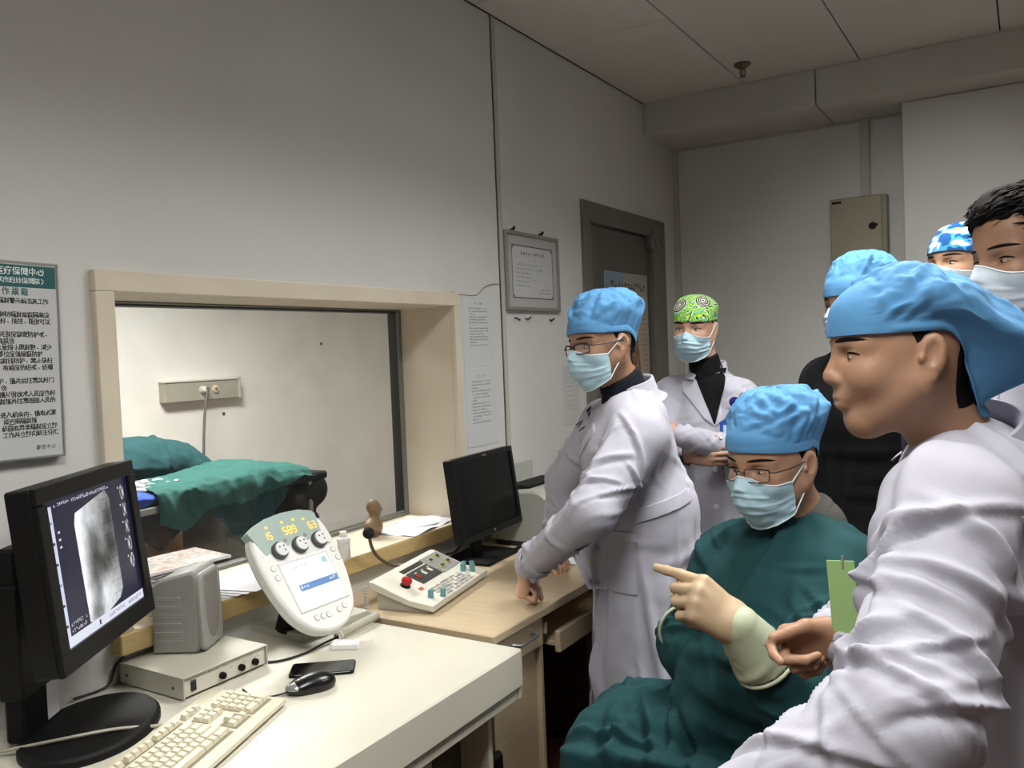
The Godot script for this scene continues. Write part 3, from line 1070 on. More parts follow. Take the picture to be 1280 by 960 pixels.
func pen_text(im: Image, x: int, y: int, w: int, h: int, col: Color, sd: int, gap := 0.25) -> void:   # a line of print too small to read
	var r := RandomNumberGenerator.new()
	r.seed = sd
	var px := x
	var th := maxi(1, h / 7)
	while px < x + w:
		var cw := maxi(2, int(h * r.randf_range(0.6, 0.95)))
		if r.randf() > 0.07:
			for k in r.randi_range(2, 4):
				var x0 := r.randi_range(0, cw / 3)
				im.fill_rect(Rect2i(px + x0, y + r.randi_range(0, h - th), r.randi_range(cw / 2, cw) - x0 / 2, th), col)
			for k in r.randi_range(1, 3):
				var y0 := r.randi_range(0, h / 2)
				im.fill_rect(Rect2i(px + r.randi_range(0, cw - th), y + y0, th, r.randi_range(h / 3, maxi(h / 3 + 1, h - y0))), col)
		px += cw + maxi(1, int(h * gap))

func xray_picture() -> ImageTexture:
	var w := 640
	var h := 510
	var im := Image.create(w, h, false, Image.FORMAT_RGB8)
	im.fill(Color("1b1b33"))
	var n1 := noise(0.008, FastNoiseLite.TYPE_SIMPLEX_SMOOTH, 4, 3)
	var n2 := noise(0.03, FastNoiseLite.TYPE_SIMPLEX_SMOOTH, 4, 9)
	var poly := PackedVector2Array([Vector2(196, 70), Vector2(330, 46), Vector2(446, 26), Vector2(472, 60), Vector2(474, 420), Vector2(440, 452), Vector2(330, 476), Vector2(280, 500), Vector2(186, 468), Vector2(180, 110)])
	var dark := [[Vector2(300, 250), 60.0, 0.40], [Vector2(280, 330), 55.0, 0.35], [Vector2(430, 240), 55.0, 0.34], [Vector2(440, 130), 48.0, 0.30], [Vector2(360, 300), 40.0, 0.28], [Vector2(250, 450), 60.0, 0.3], [Vector2(300, 180), 45.0, 0.22]]
	for y in range(20, 504):
		for x in range(170, 480):
			var p := Vector2(x, y)
			if not Geometry2D.is_point_in_polygon(p, poly):
				continue
			var g := 0.80 - 0.34 * smoothstep(200.0, 470.0, float(x)) + 0.16 * smoothstep(240.0, 180.0, float(x))
			g += 0.2 * smoothstep(300.0, 400.0, float(y)) * smoothstep(280.0, 330.0, float(x))
			for d in dark:
				var l: float = (p - d[0]).length() / d[1]
				g -= d[2] * exp(-l * l)
			g += 0.10 * n1.get_noise_2d(x, y) + 0.07 * n2.get_noise_2d(x, y * 0.6)
			if absf(fmod(y + 10.0, 46.0) - 23.0) < 3.0 and x > 390: g -= 0.08
			g = clampf(g * 1.12, 0.12, 1.0)
			im.set_pixel(x, y, Color(g * 0.97, g * 0.985, g))
	im.fill_rect(Rect2i(0, 18, 44, 460), Color("c9cfe2"))
	for k in 12:
		im.fill_rect(Rect2i(8 + (k % 2) * 14, 34 + k * 36, 14, 9), Color("1c1c28") if k % 3 != 1 else Color("7a86a5"))
	im.fill_rect(Rect2i(0, 474, w, 36), Color("d6dbe8"))
	pen_text(im, 330, 484, 130, 14, Color("555c70"), 5)
	pen_text(im, 500, 484, 120, 14, Color("555c70"), 6)
	im.fill_rect(Rect2i(250, 482, 12, 18), Color("222230"))
	pen_text(im, 62, 12, 420, 14, Color("d8d8e4"), 7)
	pen_text(im, 56, 430, 110, 14, Color("d8d8e4"), 8)
	pen_text(im, 56, 452, 110, 14, Color("d8d8e4"), 9)
	for k in 3: im.fill_rect(Rect2i(64, 110 + k * 26, 14, 8), Color("d8d8e4"))
	for k in 5:
		var cy := 60 + k * 70
		for y in range(-30, 31):
			for x in range(-19, 20):
				if (x * x) / 361.0 + (y * y) / 900.0 < 1.0 or absi(y) < 22 and absi(x) < 17:
					var g := 0.5 + 0.4 * sin(x * 0.22 + k) * cos(y * 0.1) + 0.15 * n2.get_noise_2d(x * 3.0, y * 3.0 + k * 90.0)
					im.set_pixel(590 + x, cy + y, Color(g, g, g * 1.02))
		im.fill_rect(Rect2i(556, cy - 26, 8, 8), Color("e0e0e8"))
	return ImageTexture.create_from_image(im)

func knob(parent: Node, at: Vector3, axis: Vector3, r: float, h: float, m: Material, called := "knob", ridge := true) -> MeshInstance3D:
	var y := axis.normalized()
	var x := y.cross(Vector3(0.1, 0.3, 0.9)).normalized()
	var k := MB.new()
	var xf := Transform3D(Basis(x, y, x.cross(y)), at)
	k.lathe([Vector2(r, 0.0), Vector2(r, h * 0.75), Vector2(r * 0.85, h), Vector2(0.0, h)], xf, 18)
	if ridge:
		k.box(at + y * (h * 0.75), Vector3(r * 0.5, h * 0.8, r * 1.9), 0.001, xf.basis)
	return obj(called, k, m, parent)

func amplifier() -> void:
	var t := thing("amplifier", "flat grey metal amplifier box carrying the grey desk speaker", "amplifier", Vector3(0.127, 0.75, -1.283), PI / 2)
	obj("case", one_box(Vector3(-0.117, 0.005, -0.115), Vector3(0.117, 0.05, 0.108), 0.0015), MT.pale_metal, t)
	obj("lid", one_box(Vector3(-0.121, 0.05, -0.117), Vector3(0.121, 0.0525, 0.117), 0.001), MT.pale_metal, t)
	for s in [-1, 1]:
		obj("side_lip", one_box(Vector3(s * 0.119 - 0.0015, 0.004, -0.116), Vector3(s * 0.119 + 0.0015, 0.05, 0.117), 0.0), MT.pale_metal, t)
		for z in [-0.09, 0.08]:
			var sc := MB.new()
			sc.lathe([Vector2(0.004, 0.0), Vector2(0.003, 0.0015), Vector2(0.0, 0.002)], Transform3D(Basis(Vector3(0, 0, 1), -PI / 2 * s), Vector3(s * 0.1205, 0.025, z)), 8)
			obj("screw", sc, MT.dark_metal, t)
	var fp := obj("front_panel", one_box(Vector3(-0.117, 0.006, 0.108), Vector3(0.117, 0.048, 0.1105), 0.0005), MT.pale_front, t)
	for x in [-0.013, 0.042, 0.083]:
		knob(fp, Vector3(x, 0.022, 0.1105), Vector3(0, 0, 1), 0.008, 0.011, MT.black_soft)
	obj("power_switch", one_box(Vector3(-0.098, 0.015, 0.1105), Vector3(-0.084, 0.039, 0.114), 0.001), MT.black_gloss, fp)
	var im := Image.create(512, 90, false, Image.FORMAT_RGB8)
	im.fill(Color("c6c4b6"))
	pen_text(im, 12, 6, 200, 10, Color("3a3a36"), 41)
	for k in 6: pen_text(im, 240 + k * 42, 8 + 22 * (k % 2), 24, 8, Color("55554f"), 50 + k)
	pen_text(im, 40, 16, 30, 7, Color("55554f"), 61)
	var pm := hexm("ffffff", 0.5)
	pm.albedo_texture = ImageTexture.create_from_image(im)
	var pq := MB.new()
	pq.quad_uv(Vector3(-0.115, 0.047, 0.1108), Vector3(0.115, 0.047, 0.1108), Vector3(0.115, 0.007, 0.1108), Vector3(-0.115, 0.007, 0.1108))
	obj("front_print", pq, pm, fp)
	for sx in [-0.095, 0.095]:
		for sz in [-0.09, 0.09]:
			obj("foot", one_box(Vector3(sx - 0.008, 0.0, sz - 0.008), Vector3(sx + 0.008, 0.006, sz + 0.008), 0.001), MT.rubber, t)

func desk_speaker() -> void:
	var t := thing("desk_speaker", "grey ribbed desk speaker standing on the amplifier box", "speaker", Vector3(0.067, 0.8027, -1.307), deg_to_rad(118.7))
	var w := 0.058
	# body: side outline in local z-y, thick along x
	var side := PackedVector2Array([Vector2(-0.06, 0.0), Vector2(0.050, 0.0), Vector2(0.062, 0.02), Vector2(0.058, 0.188), Vector2(0.046, 0.2), Vector2(-0.03, 0.182), Vector2(-0.056, 0.165)])
	var body := MB.new()
	body.prism(side, -w + 0.004, w, Transform3D(Basis(Vector3(0, 0, 1), Vector3(0, 1, 0), Vector3(-1, 0, 0)), Vector3.ZERO), 0.008, true)
	obj("body", body, MT.grey_plastic, t)
	for s in [-1, 1]:
		for k in 6:
			obj("rib", one_box(Vector3(s * (w - 0.004), 0.022 + k * 0.021, -0.054), Vector3(s * (w + 0.001), 0.035 + k * 0.021, 0.018), 0.002), MT.grey_plastic, t)
	var fr := MB.new()
	fr.prism(rrect(0.116, 0.188, 0.02), 0.0, 0.012, Transform3D(Basis(Vector3.RIGHT, -0.02), Vector3(0, 0.097, 0.058)), 0.006)
	obj("front_frame", fr, MT.grey_plastic, t)
	var gr := []
	for j in 15:
		for i in 11:
			var u := i / 5.0 - 1.0
			var v := j / 7.0 - 1.0
			var sq := Vector2(u, v)
			var sc := 1.0 / maxf(1.0, pow(pow(absf(u), 9.0) + pow(absf(v), 9.0), 1.0 / 9.0))
			sq *= sc
			gr.append(Vector3(sq.x * 0.050, 0.097 + sq.y * 0.084, 0.0705 + 0.009 * (1.0 - sq.x * sq.x) * (1.0 - sq.y * sq.y * 0.6) - 0.004))
	var g := MB.new()
	g.grid(gr, 11, 15, false, Vector3(0, 0.09, -0.1))
	obj("grille", g, MT.speaker_cloth, t)
	var cb := MB.new()
	cb.tube(smooth_path([Vector3(0.012, 0.84, -1.22), Vector3(0.008, 0.80, -1.16), Vector3(0.010, 0.757, -1.13), Vector3(0.008, 0.756, -1.05)]), 0.003)
	tag(obj("speaker_cable", cb, MT.rubber), "thin black cable hanging behind the amplifier box", "cable")

func seg_digits(mb: MB, f: Transform3D, at: Vector2, h: float, text: String) -> void:
	var map := {"0": "abcdef", "1": "bc", "3": "abcdg", "5": "acdfg", "6": "acdefg", "8": "abcdefg", "9": "abcdfg"}
	var w := h * 0.52
	var th := h * 0.15
	var x := at.x
	for ch in text:
		for s in map[ch]:
			var p: Array = {"a": [0.5, 1.0, 1, 0], "g": [0.5, 0.5, 1, 0], "d": [0.5, 0.0, 1, 0], "f": [0.0, 0.75, 0, 1], "b": [1.0, 0.75, 0, 1], "e": [0.0, 0.25, 0, 1], "c": [1.0, 0.25, 0, 1]}[s]
			var sz := Vector3(w * 0.86 if p[2] else th, h * 0.42 if p[3] else th, 0.0008)
			mb.box(f * Vector3(x + p[0] * w, at.y + p[1] * h, 0.0), sz, 0.0, f.basis)
		x += w * 1.55

func control_head() -> void:
	var t := thing("touch_console", "white rounded control panel with three knobs and a bright display, tilted on a foot", "control panel", Vector3(0.12, 0.75, -1.62), PI / 2)
	var f := face_frame(Vector3(-0.048, 0.168, 0.122), 0.59)
	var out := []
	for p in [[-0.124, 0.157], [-0.10, 0.176], [-0.062, 0.19], [0.0, 0.199], [0.062, 0.197], [0.10, 0.186], [0.122, 0.168], [0.134, 0.13], [0.138, 0.07], [0.130, 0.0], [0.114, -0.06], [0.094, -0.098], [0.06, -0.126], [0.02, -0.139], [-0.02, -0.139], [-0.062, -0.126], [-0.094, -0.098], [-0.116, -0.06], [-0.132, 0.0], [-0.139, 0.07], [-0.135, 0.13]]:
		out.append(Vector3(p[0], p[1], 0))
	out.append(out[0])
	var sm := smooth_path(out, 3)
	var q := PackedVector2Array()
	for i in sm.size() - 1:
		q.append(Vector2(sm[i].x, sm[i].y))
	var m := MB.new()
	m.prism(q, -0.03, 0.0, f, 0.009)
	obj("housing", m, MT.white_plastic, t)
	m = MB.new()
	var q2 := PackedVector2Array()
	for p in q: q2.append(p * 0.965 + Vector2(0, 0.001))
	m.prism(q2, -0.03, -0.048, f, 0.01)
	obj("rear_shell", m, MT.grey_lines, t)
	# green-grey band round the top
	m = MB.new()
	var q3 := PackedVector2Array()
	for p in [[-0.132, 0.172], [-0.105, 0.186], [-0.062, 0.198], [0.0, 0.205], [0.062, 0.203], [0.102, 0.192], [0.112, 0.182], [0.100, 0.108], [0.06, 0.112], [0.0, 0.114], [-0.06, 0.110], [-0.106, 0.100]]:
		q3.append(Vector2(p[0], p[1]))
	m.prism(q3, -0.026, 0.0015, f, 0.0008)
	var band := obj("top_band", m, MT.mint, t)
	var led := hexm("6b4a10", 0.4)
	led.emission_enabled = true
	led.emission = Color(1.0, 0.78, 0.25)
	led.emission_energy_multiplier = 1.6
	var lf := f * Transform3D(Basis(), Vector3(0, 0, 0.002))
	for d in [[-0.088, 0.140, 0.019, "15"], [-0.020, 0.142, 0.020, "589"], [0.070, 0.140, 0.019, "63"]]:
		var x: float = d[0]
		for ch: String in d[3]:
			m = MB.new()
			seg_digits(m, lf, Vector2(x, d[1]), d[2], ch)
			obj("lit_digit", m, led, band).set_meta("kind", "stuff")
			x += d[2] * 0.52 * 1.55
	for p in [[-0.068, 0.174], [-0.012, 0.178], [0.028, 0.178], [0.062, 0.172]]:
		m = MB.new()
		m.box(lf * Vector3(p[0], p[1], 0), Vector3(0.008, 0.006, 0.0008), 0.0, lf.basis)
		obj("indicator_light", m, led, band)
	for x in [-0.063, 0.008, 0.078]:
		var k := knob(t, f * Vector3(x, 0.103, 0.0), f.basis.z, 0.0235, 0.014, hexm("4c4f50", 0.4), "knob", false)
		var c := MB.new()
		var kb := Basis(f.basis.x, f.basis.z, -f.basis.y)
		c.lathe([Vector2(0.019, 0.0135), Vector2(0.0185, 0.0175), Vector2(0.0, 0.018)], Transform3D(kb, f * Vector3(x, 0.103, 0.0)), 22)
		obj("knob_cap", c, hexm("dfe1e0", 0.3), k)
		for d in [[-0.006, 0.006], [0.007, -0.005], [0.008, 0.007]]:
			obj("cap_dot", round_dot(f * Vector3(x + d[0], 0.103 + d[1], 0.0181), kb, 0.0022), MT.black_soft, k)
	# display
	m = MB.new()
	for b in [[0.0, 0.0685, 0.176, 0.006], [0.0, -0.0685, 0.176, 0.006], [-0.085, 0.0, 0.006, 0.131], [0.085, 0.0, 0.006, 0.131]]:
		m.box(f * Vector3(b[0], b[1], 0.001), Vector3(b[2], b[3], 0.005), 0.0015, f.basis)
	obj("display_frame", m, MT.white_plastic, t)
	var s := MB.new()
	s.quad_uv(f * Vector3(-0.083, 0.066, 0.0008), f * Vector3(0.083, 0.066, 0.0008), f * Vector3(0.083, -0.066, 0.0008), f * Vector3(-0.083, -0.066, 0.0008))
	var im := Image.create(320, 256, false, Image.FORMAT_RGB8)
	im.fill(Color("fbfcff"))
	im.fill_rect(Rect2i(56, 128, 264, 34), Color("6f97cf"))
	pen_text(im, 62, 134, 46, 20, Color("ffffff"), 3)
	pen_text(im, 258, 132, 30, 22, Color("f4f8ff"), 4)
	pen_text(im, 60, 26, 30, 14, Color("b9bcc4"), 5)
	pen_text(im, 130, 26, 30, 14, Color("c9ccd4"), 6)
	im.fill_rect(Rect2i(270, 22, 30, 30), Color("a5ded6"))
	pen_text(im, 230, 176, 26, 12, Color("f0dca8"), 8)
	var dm := hexm("101010", 0.3)
	dm.emission_enabled = true
	dm.emission_operator = BaseMaterial3D.EMISSION_OP_MULTIPLY
	dm.emission = Color.WHITE
	dm.emission_texture = ImageTexture.create_from_image(im)
	dm.emission_energy_multiplier = 1.05
	obj("display", s, dm, t)
	for p in [[-0.046, -0.094], [-0.026, -0.096], [-0.006, -0.097], [0.034, -0.095], [0.056, -0.09], [-0.104, 0.062], [-0.104, 0.036], [0.110, 0.094], [0.112, 0.066], [0.115, 0.040]]:
		var b := MB.new()
		b.lathe([Vector2(0.0085, 0.0), Vector2(0.0085, 0.001), Vector2(0.0, 0.0012)], Transform3D(Basis(f.basis.x, f.basis.z, -f.basis.y), f * Vector3(p[0], p[1], 0)), 14)
		var bo := obj("button", b, MT.grey_lines, t)
		b = MB.new()
		b.lathe([Vector2(0.0072, 0.001), Vector2(0.0072, 0.0018), Vector2(0.0, 0.002)], Transform3D(Basis(f.basis.x, f.basis.z, -f.basis.y), f * Vector3(p[0], p[1], 0)), 14)
		obj("button_cap", b, MT.white_plastic, bo)
	for x in [-0.028, 0.043]:
		obj("set_button", round_dot(f * Vector3(x, 0.127, 0.0017), Basis(f.basis.x, f.basis.z, -f.basis.y), 0.006), MT.grey_lines, band)
	# neck and foot
	m = MB.new()
	m.tube([Vector3(-0.04, 0.02, 0.0), Vector3(-0.04, 0.08, 0.02), f * Vector3(0.0, -0.03, -0.03)], [0.03, 0.028, 0.03], 12)
	obj("neck", m, MT.black_soft, t)
	m = MB.new()
	m.prism(PackedVector2Array([Vector2(-0.06, -0.08), Vector2(0.18, -0.10), Vector2(0.19, 0.10), Vector2(-0.055, 0.12)]), 0.0, 0.022, Transform3D(Basis(Vector3.RIGHT, -PI / 2), Vector3(0, 0, 0.0)), 0.002, false)
	obj("foot", m, MT.ivory_dark, t)

func round_dot(at: Vector3, kb: Basis, r: float) -> MB:
	var d := MB.new()
	d.lathe([Vector2(r, 0.0), Vector2(r, 0.0006), Vector2(0.0, 0.0007)], Transform3D(kb, at), 10)
	return d

func hand_switch() -> void:
	var t := thing("hand_switch", "pale grey hand switch with a coiled cord lying in front of the control panel", "hand switch", Vector3(0.272, 0.762, -1.70))
	var g := MB.new()
	g.tube(smooth_path([Vector3(0.005, 0, 0.075), Vector3(0.004, 0.004, 0.03), Vector3(0.0, 0.006, -0.05), Vector3(-0.01, 0.004, -0.085), Vector3(-0.04, 0.0, -0.098)], 4), [0.008, 0.009, 0.0105, 0.011, 0.0115, 0.0115, 0.0115, 0.0115, 0.0115, 0.0115, 0.0115, 0.0115, 0.0112, 0.011, 0.0105, 0.010, 0.009], 12)
	obj("grip", g, MT.cable_grey, t)
	for k in 2:
		var r := MB.new()
		r.lathe([Vector2(0.008, -0.004), Vector2(0.0105, -0.003), Vector2(0.0105, 0.003), Vector2(0.008, 0.004)], Transform3D(Basis(Vector3.RIGHT, PI / 2), Vector3(0.005, -0.0005, 0.078 + k * 0.01)), 12)
		obj("collar", r, MT.ivory, t)
	var c := MB.new()
	c.tube(smooth_path([Vector3(0.005, -0.002, 0.075), Vector3(-0.005, -0.007, 0.13), Vector3(0.0, -0.0085, 0.20), Vector3(-0.02, -0.0085, 0.27), Vector3(-0.07, -0.0085, 0.305)]), 0.0032)
	obj("cord", c, MT.rubber, t)
	var co := []
	for k in 90:
		var a := k * 0.9
		co.append(Vector3(-0.075 + 0.006 * cos(a), -0.012 + k * 0.0009 + 0.0, -0.118 + 0.006 * sin(a)))
	var cm := MB.new()
	cm.tube(co, 0.0018, 5)
	obj("coiled_cord", cm, MT.cable_grey, t)

func keyboard() -> void:
	var t := thing("keyboard", "yellowed beige computer keyboard in front of the X-ray monitor", "keyboard", Vector3(0.458, 0.752, -1.009), deg_to_rad(110.0))
	var W := 0.455
	var side := PackedVector2Array([Vector2(-0.09, 0.0), Vector2(0.085, 0.0), Vector2(0.092, 0.006), Vector2(0.090, 0.013), Vector2(0.05, 0.017), Vector2(-0.06, 0.027), Vector2(-0.088, 0.026)])
	var b := MB.new()
	b.prism(side, -W / 2, W / 2, Transform3D(Basis(Vector3(0, 0, 1), Vector3(0, 1, 0), Vector3(-1, 0, 0)), Vector3.ZERO), 0.003, false)
	obj("case", b, MT.beige_plastic, t)
	# wells, the dark gaps round the key blocks
	var slope := -0.0105 / 0.11
	var kb := Basis(Vector3.RIGHT, -atan(slope) * -1.0)
	kb = Basis(Vector3.RIGHT, 0.092)
	var surf := func(x: float, z: float) -> Vector3: return Vector3(x, 0.0222 - (z + 0.01) * 0.092, z)
	var well := MB.new()
	var pitch := 0.0189
	var x0 := -0.215
	for w in [[x0 - 0.009, x0 + 14.6 * pitch, -0.038, 0.063], [x0 - 0.009, x0 + 14.6 * pitch, -0.068, -0.048], [0.073, 0.131, -0.038, -0.002], [0.073, 0.131, 0.024, 0.063], [0.139, 0.216, -0.038, 0.063]]:
		var c: Vector3 = surf.call((w[0] + w[1]) / 2, (w[2] + w[3]) / 2)
		well.box(c + Vector3(0, 0.0005, 0), Vector3(w[1] - w[0], 0.0012, w[3] - w[2]), 0.0, kb)
	obj("key_well", well, hexm("7d7560", 0.7), t)
	var shapes := {}
	var put := func(x: float, z: float, wide: float, tall: float) -> void:
		var id := Vector2(wide, tall)
		if not shapes.has(id):
			var k := MB.new()
			var hw := wide * pitch / 2 - 0.0008
			var hd := tall * pitch / 2 - 0.0008
			var lo := [Vector3(-hw, 0, -hd), Vector3(hw, 0, -hd), Vector3(hw, 0, hd), Vector3(-hw, 0, hd)]
			var hi := [Vector3(-hw + 0.0025, 0.0085, -hd + 0.002), Vector3(hw - 0.0025, 0.0085, -hd + 0.002), Vector3(hw - 0.0025, 0.0078, hd - 0.0035), Vector3(-hw + 0.0025, 0.0078, hd - 0.0035)]
			k.poly(hi, Vector3.UP)
			for i in 4:
				var j := (i + 1) % 4
				k.poly([lo[i], lo[j], hi[j], hi[i]], lo[i] + lo[j])
			shapes[id] = k.mesh()
		var o := obj("key", shapes[id], MT.key_plastic, t)
		o.transform = Transform3D(kb, surf.call(x, z) + Vector3(0, 0.001, 0))
	var rows := [[1, 1, 1, 1, 1, 1, 1, 1, 1, 1, 1, 1, 1, 2], [1.5, 1, 1, 1, 1, 1, 1, 1, 1, 1, 1, 1, 1, 1.5], [1.75, 1, 1, 1, 1, 1, 1, 1, 1, 1, 1, 1, 2.25], [2.25, 1, 1, 1, 1, 1, 1, 1, 1, 1, 1, 2.75], [1.5, 1, 1.5, 6.5, 1.5, 1, 2]]
	for r in 5:
		var x := x0 - pitch * 0.5
		for w: float in rows[r]:
			put.call(x + w * pitch / 2, -0.028 + r * pitch, w, 1.0)
			x += w * pitch
	for k in 13:
		put.call(x0 + pitch * (k if k == 0 else k + 1 + (k - 1) / 4 * 0.5 - 0.1), -0.058, 1.0, 0.85)
	for k in 3:
		put.call(0.083 + k * pitch, -0.058, 1.0, 0.85)
		for r in 2: put.call(0.083 + k * pitch, -0.028 + r * pitch, 1.0, 1.0)
		put.call(0.083 + k * pitch, -0.028 + 4 * pitch, 1.0, 1.0)
	put.call(0.083 + pitch, -0.028 + 3 * pitch, 1.0, 1.0)
	for r in 5:
		for k in 4:
			if (r == 4 and k == 1) or (k == 3 and (r == 2 or r == 4)):
				continue
			if k == 3 and (r == 1 or r == 3):
				put.call(0.149 + k * pitch, -0.028 + (r + 0.5) * pitch, 1.0, 2.0)
			else:
				put.call(0.149 + k * pitch + (pitch * 0.5 if r == 4 and k == 0 else 0.0), -0.028 + r * pitch, 2.0 if r == 4 and k == 0 else 1.0, 1.0)

func mouse_and_phone() -> void:
	var t := thing("computer_mouse", "black and silver computer mouse beside the black phone", "mouse", Vector3(0.452, 0.7505, -1.342), atan2(-0.50, 0.87))
	# body runs along local z; front (buttons) at +z towards the keyboard
	var fl := Field.new()
	fl.bs = 0.03
	fl.ell(Vector3(0, 0.012, -0.012), Vector3(0.031, 0.026, 0.045), Basis(), 0.01)
	fl.ell(Vector3(0, 0.010, 0.026), Vector3(0.027, 0.018, 0.032), Basis(), 0.02)
	fl.plane(Vector3(0, 0.001, 0), Vector3(0, -1, 0), 0.002)
	var net := fl.net(0.003)
	obj("shell", net_mesh([net]), hexm("0e0f10", 0.25), t)
	var bt := Field.new()
	bt.bs = 0.03
	bt.ell(Vector3(0, 0.0108, 0.026), Vector3(0.0275, 0.0186, 0.0325), Basis(), 0.004)
	bt.plane(Vector3(0, 0.011, 0.0), Vector3(0, -1, 0), 0.002)
	bt.plane(Vector3(0, 0.0, 0.012), Vector3(0, 0, -1), 0.002)
	bt.ell(Vector3(0, 0.02, 0.036), Vector3(0.004, 0.03, 0.014), Basis(), 0.002, true)
	obj("button_cover", net_mesh([bt.net(0.002)]), MT.silver, t)
	var wl := MB.new()
	wl.lathe([Vector2(0.0, -0.003), Vector2(0.009, -0.003), Vector2(0.010, 0.0), Vector2(0.009, 0.003), Vector2(0.0, 0.003)], Transform3D(Basis(Vector3(0, 0, 1), PI / 2), Vector3(0, 0.019, 0.034)), 14)
	obj("wheel", wl, MT.rubber, t)
	var c := MB.new()
	c.tube(smooth_path([Vector3(0, 0.006, 0.056), Vector3(-0.004, 0.003, 0.08), Vector3(-0.012, 0.0025, 0.10), Vector3(-0.04, 0.0025, 0.125), Vector3(-0.085, 0.0025, 0.135)]), 0.002)
	obj("cord", c, MT.rubber, t)
	var p := thing("mobile_phone", "black mobile phone lying face up on the off-white desk", "phone", Vector3(0.392, 0.7505, -1.440), atan2(0.085, 0.0) + 0.66 - PI / 2)
	var b := MB.new()
	var ax := Transform3D(Basis(Vector3.RIGHT, -PI / 2), Vector3(0, 0.0, 0))
	b.prism(rrect(0.152, 0.076, 0.009), 0.0, 0.0075, ax, 0.0015)
	obj("case", b, MT.black_soft, p)
	b = MB.new()
	b.prism(rrect(0.150, 0.073, 0.008), 0.0075, 0.0082, ax, 0.0003)
	obj("screen_glass", b, MT.black_gloss, p)
	obj("side_trim", one_box(Vector3(-0.06, 0.0055, 0.0378), Vector3(0.068, 0.0068, 0.0388), 0.0004), MT.silver, p)
	var w := thing("white_box", "small white card box on the desk in front of the control panel", "box", Vector3(0.332, 0.7505, -1.585), 0.55)
	obj("box", one_box(Vector3(-0.036, 0.0, -0.022), Vector3(0.036, 0.014, 0.022), 0.002), hexm("e9e9ea", 0.5), w)
	var im := Image.create(144, 88, false, Image.FORMAT_RGB8)
	im.fill(Color("e9e9ec"))
	pen_text(im, 16, 8, 100, 9, Color("4a4a50"), 77)
	var pm := hexm("ffffff", 0.5)
	pm.albedo_texture = ImageTexture.create_from_image(im)
	var q := MB.new()
	q.quad_uv(Vector3(-0.034, 0.0143, -0.02), Vector3(0.034, 0.0143, -0.02), Vector3(0.034, 0.0143, 0.02), Vector3(-0.034, 0.0143, 0.02))
	obj("top_print", q, pm, w)

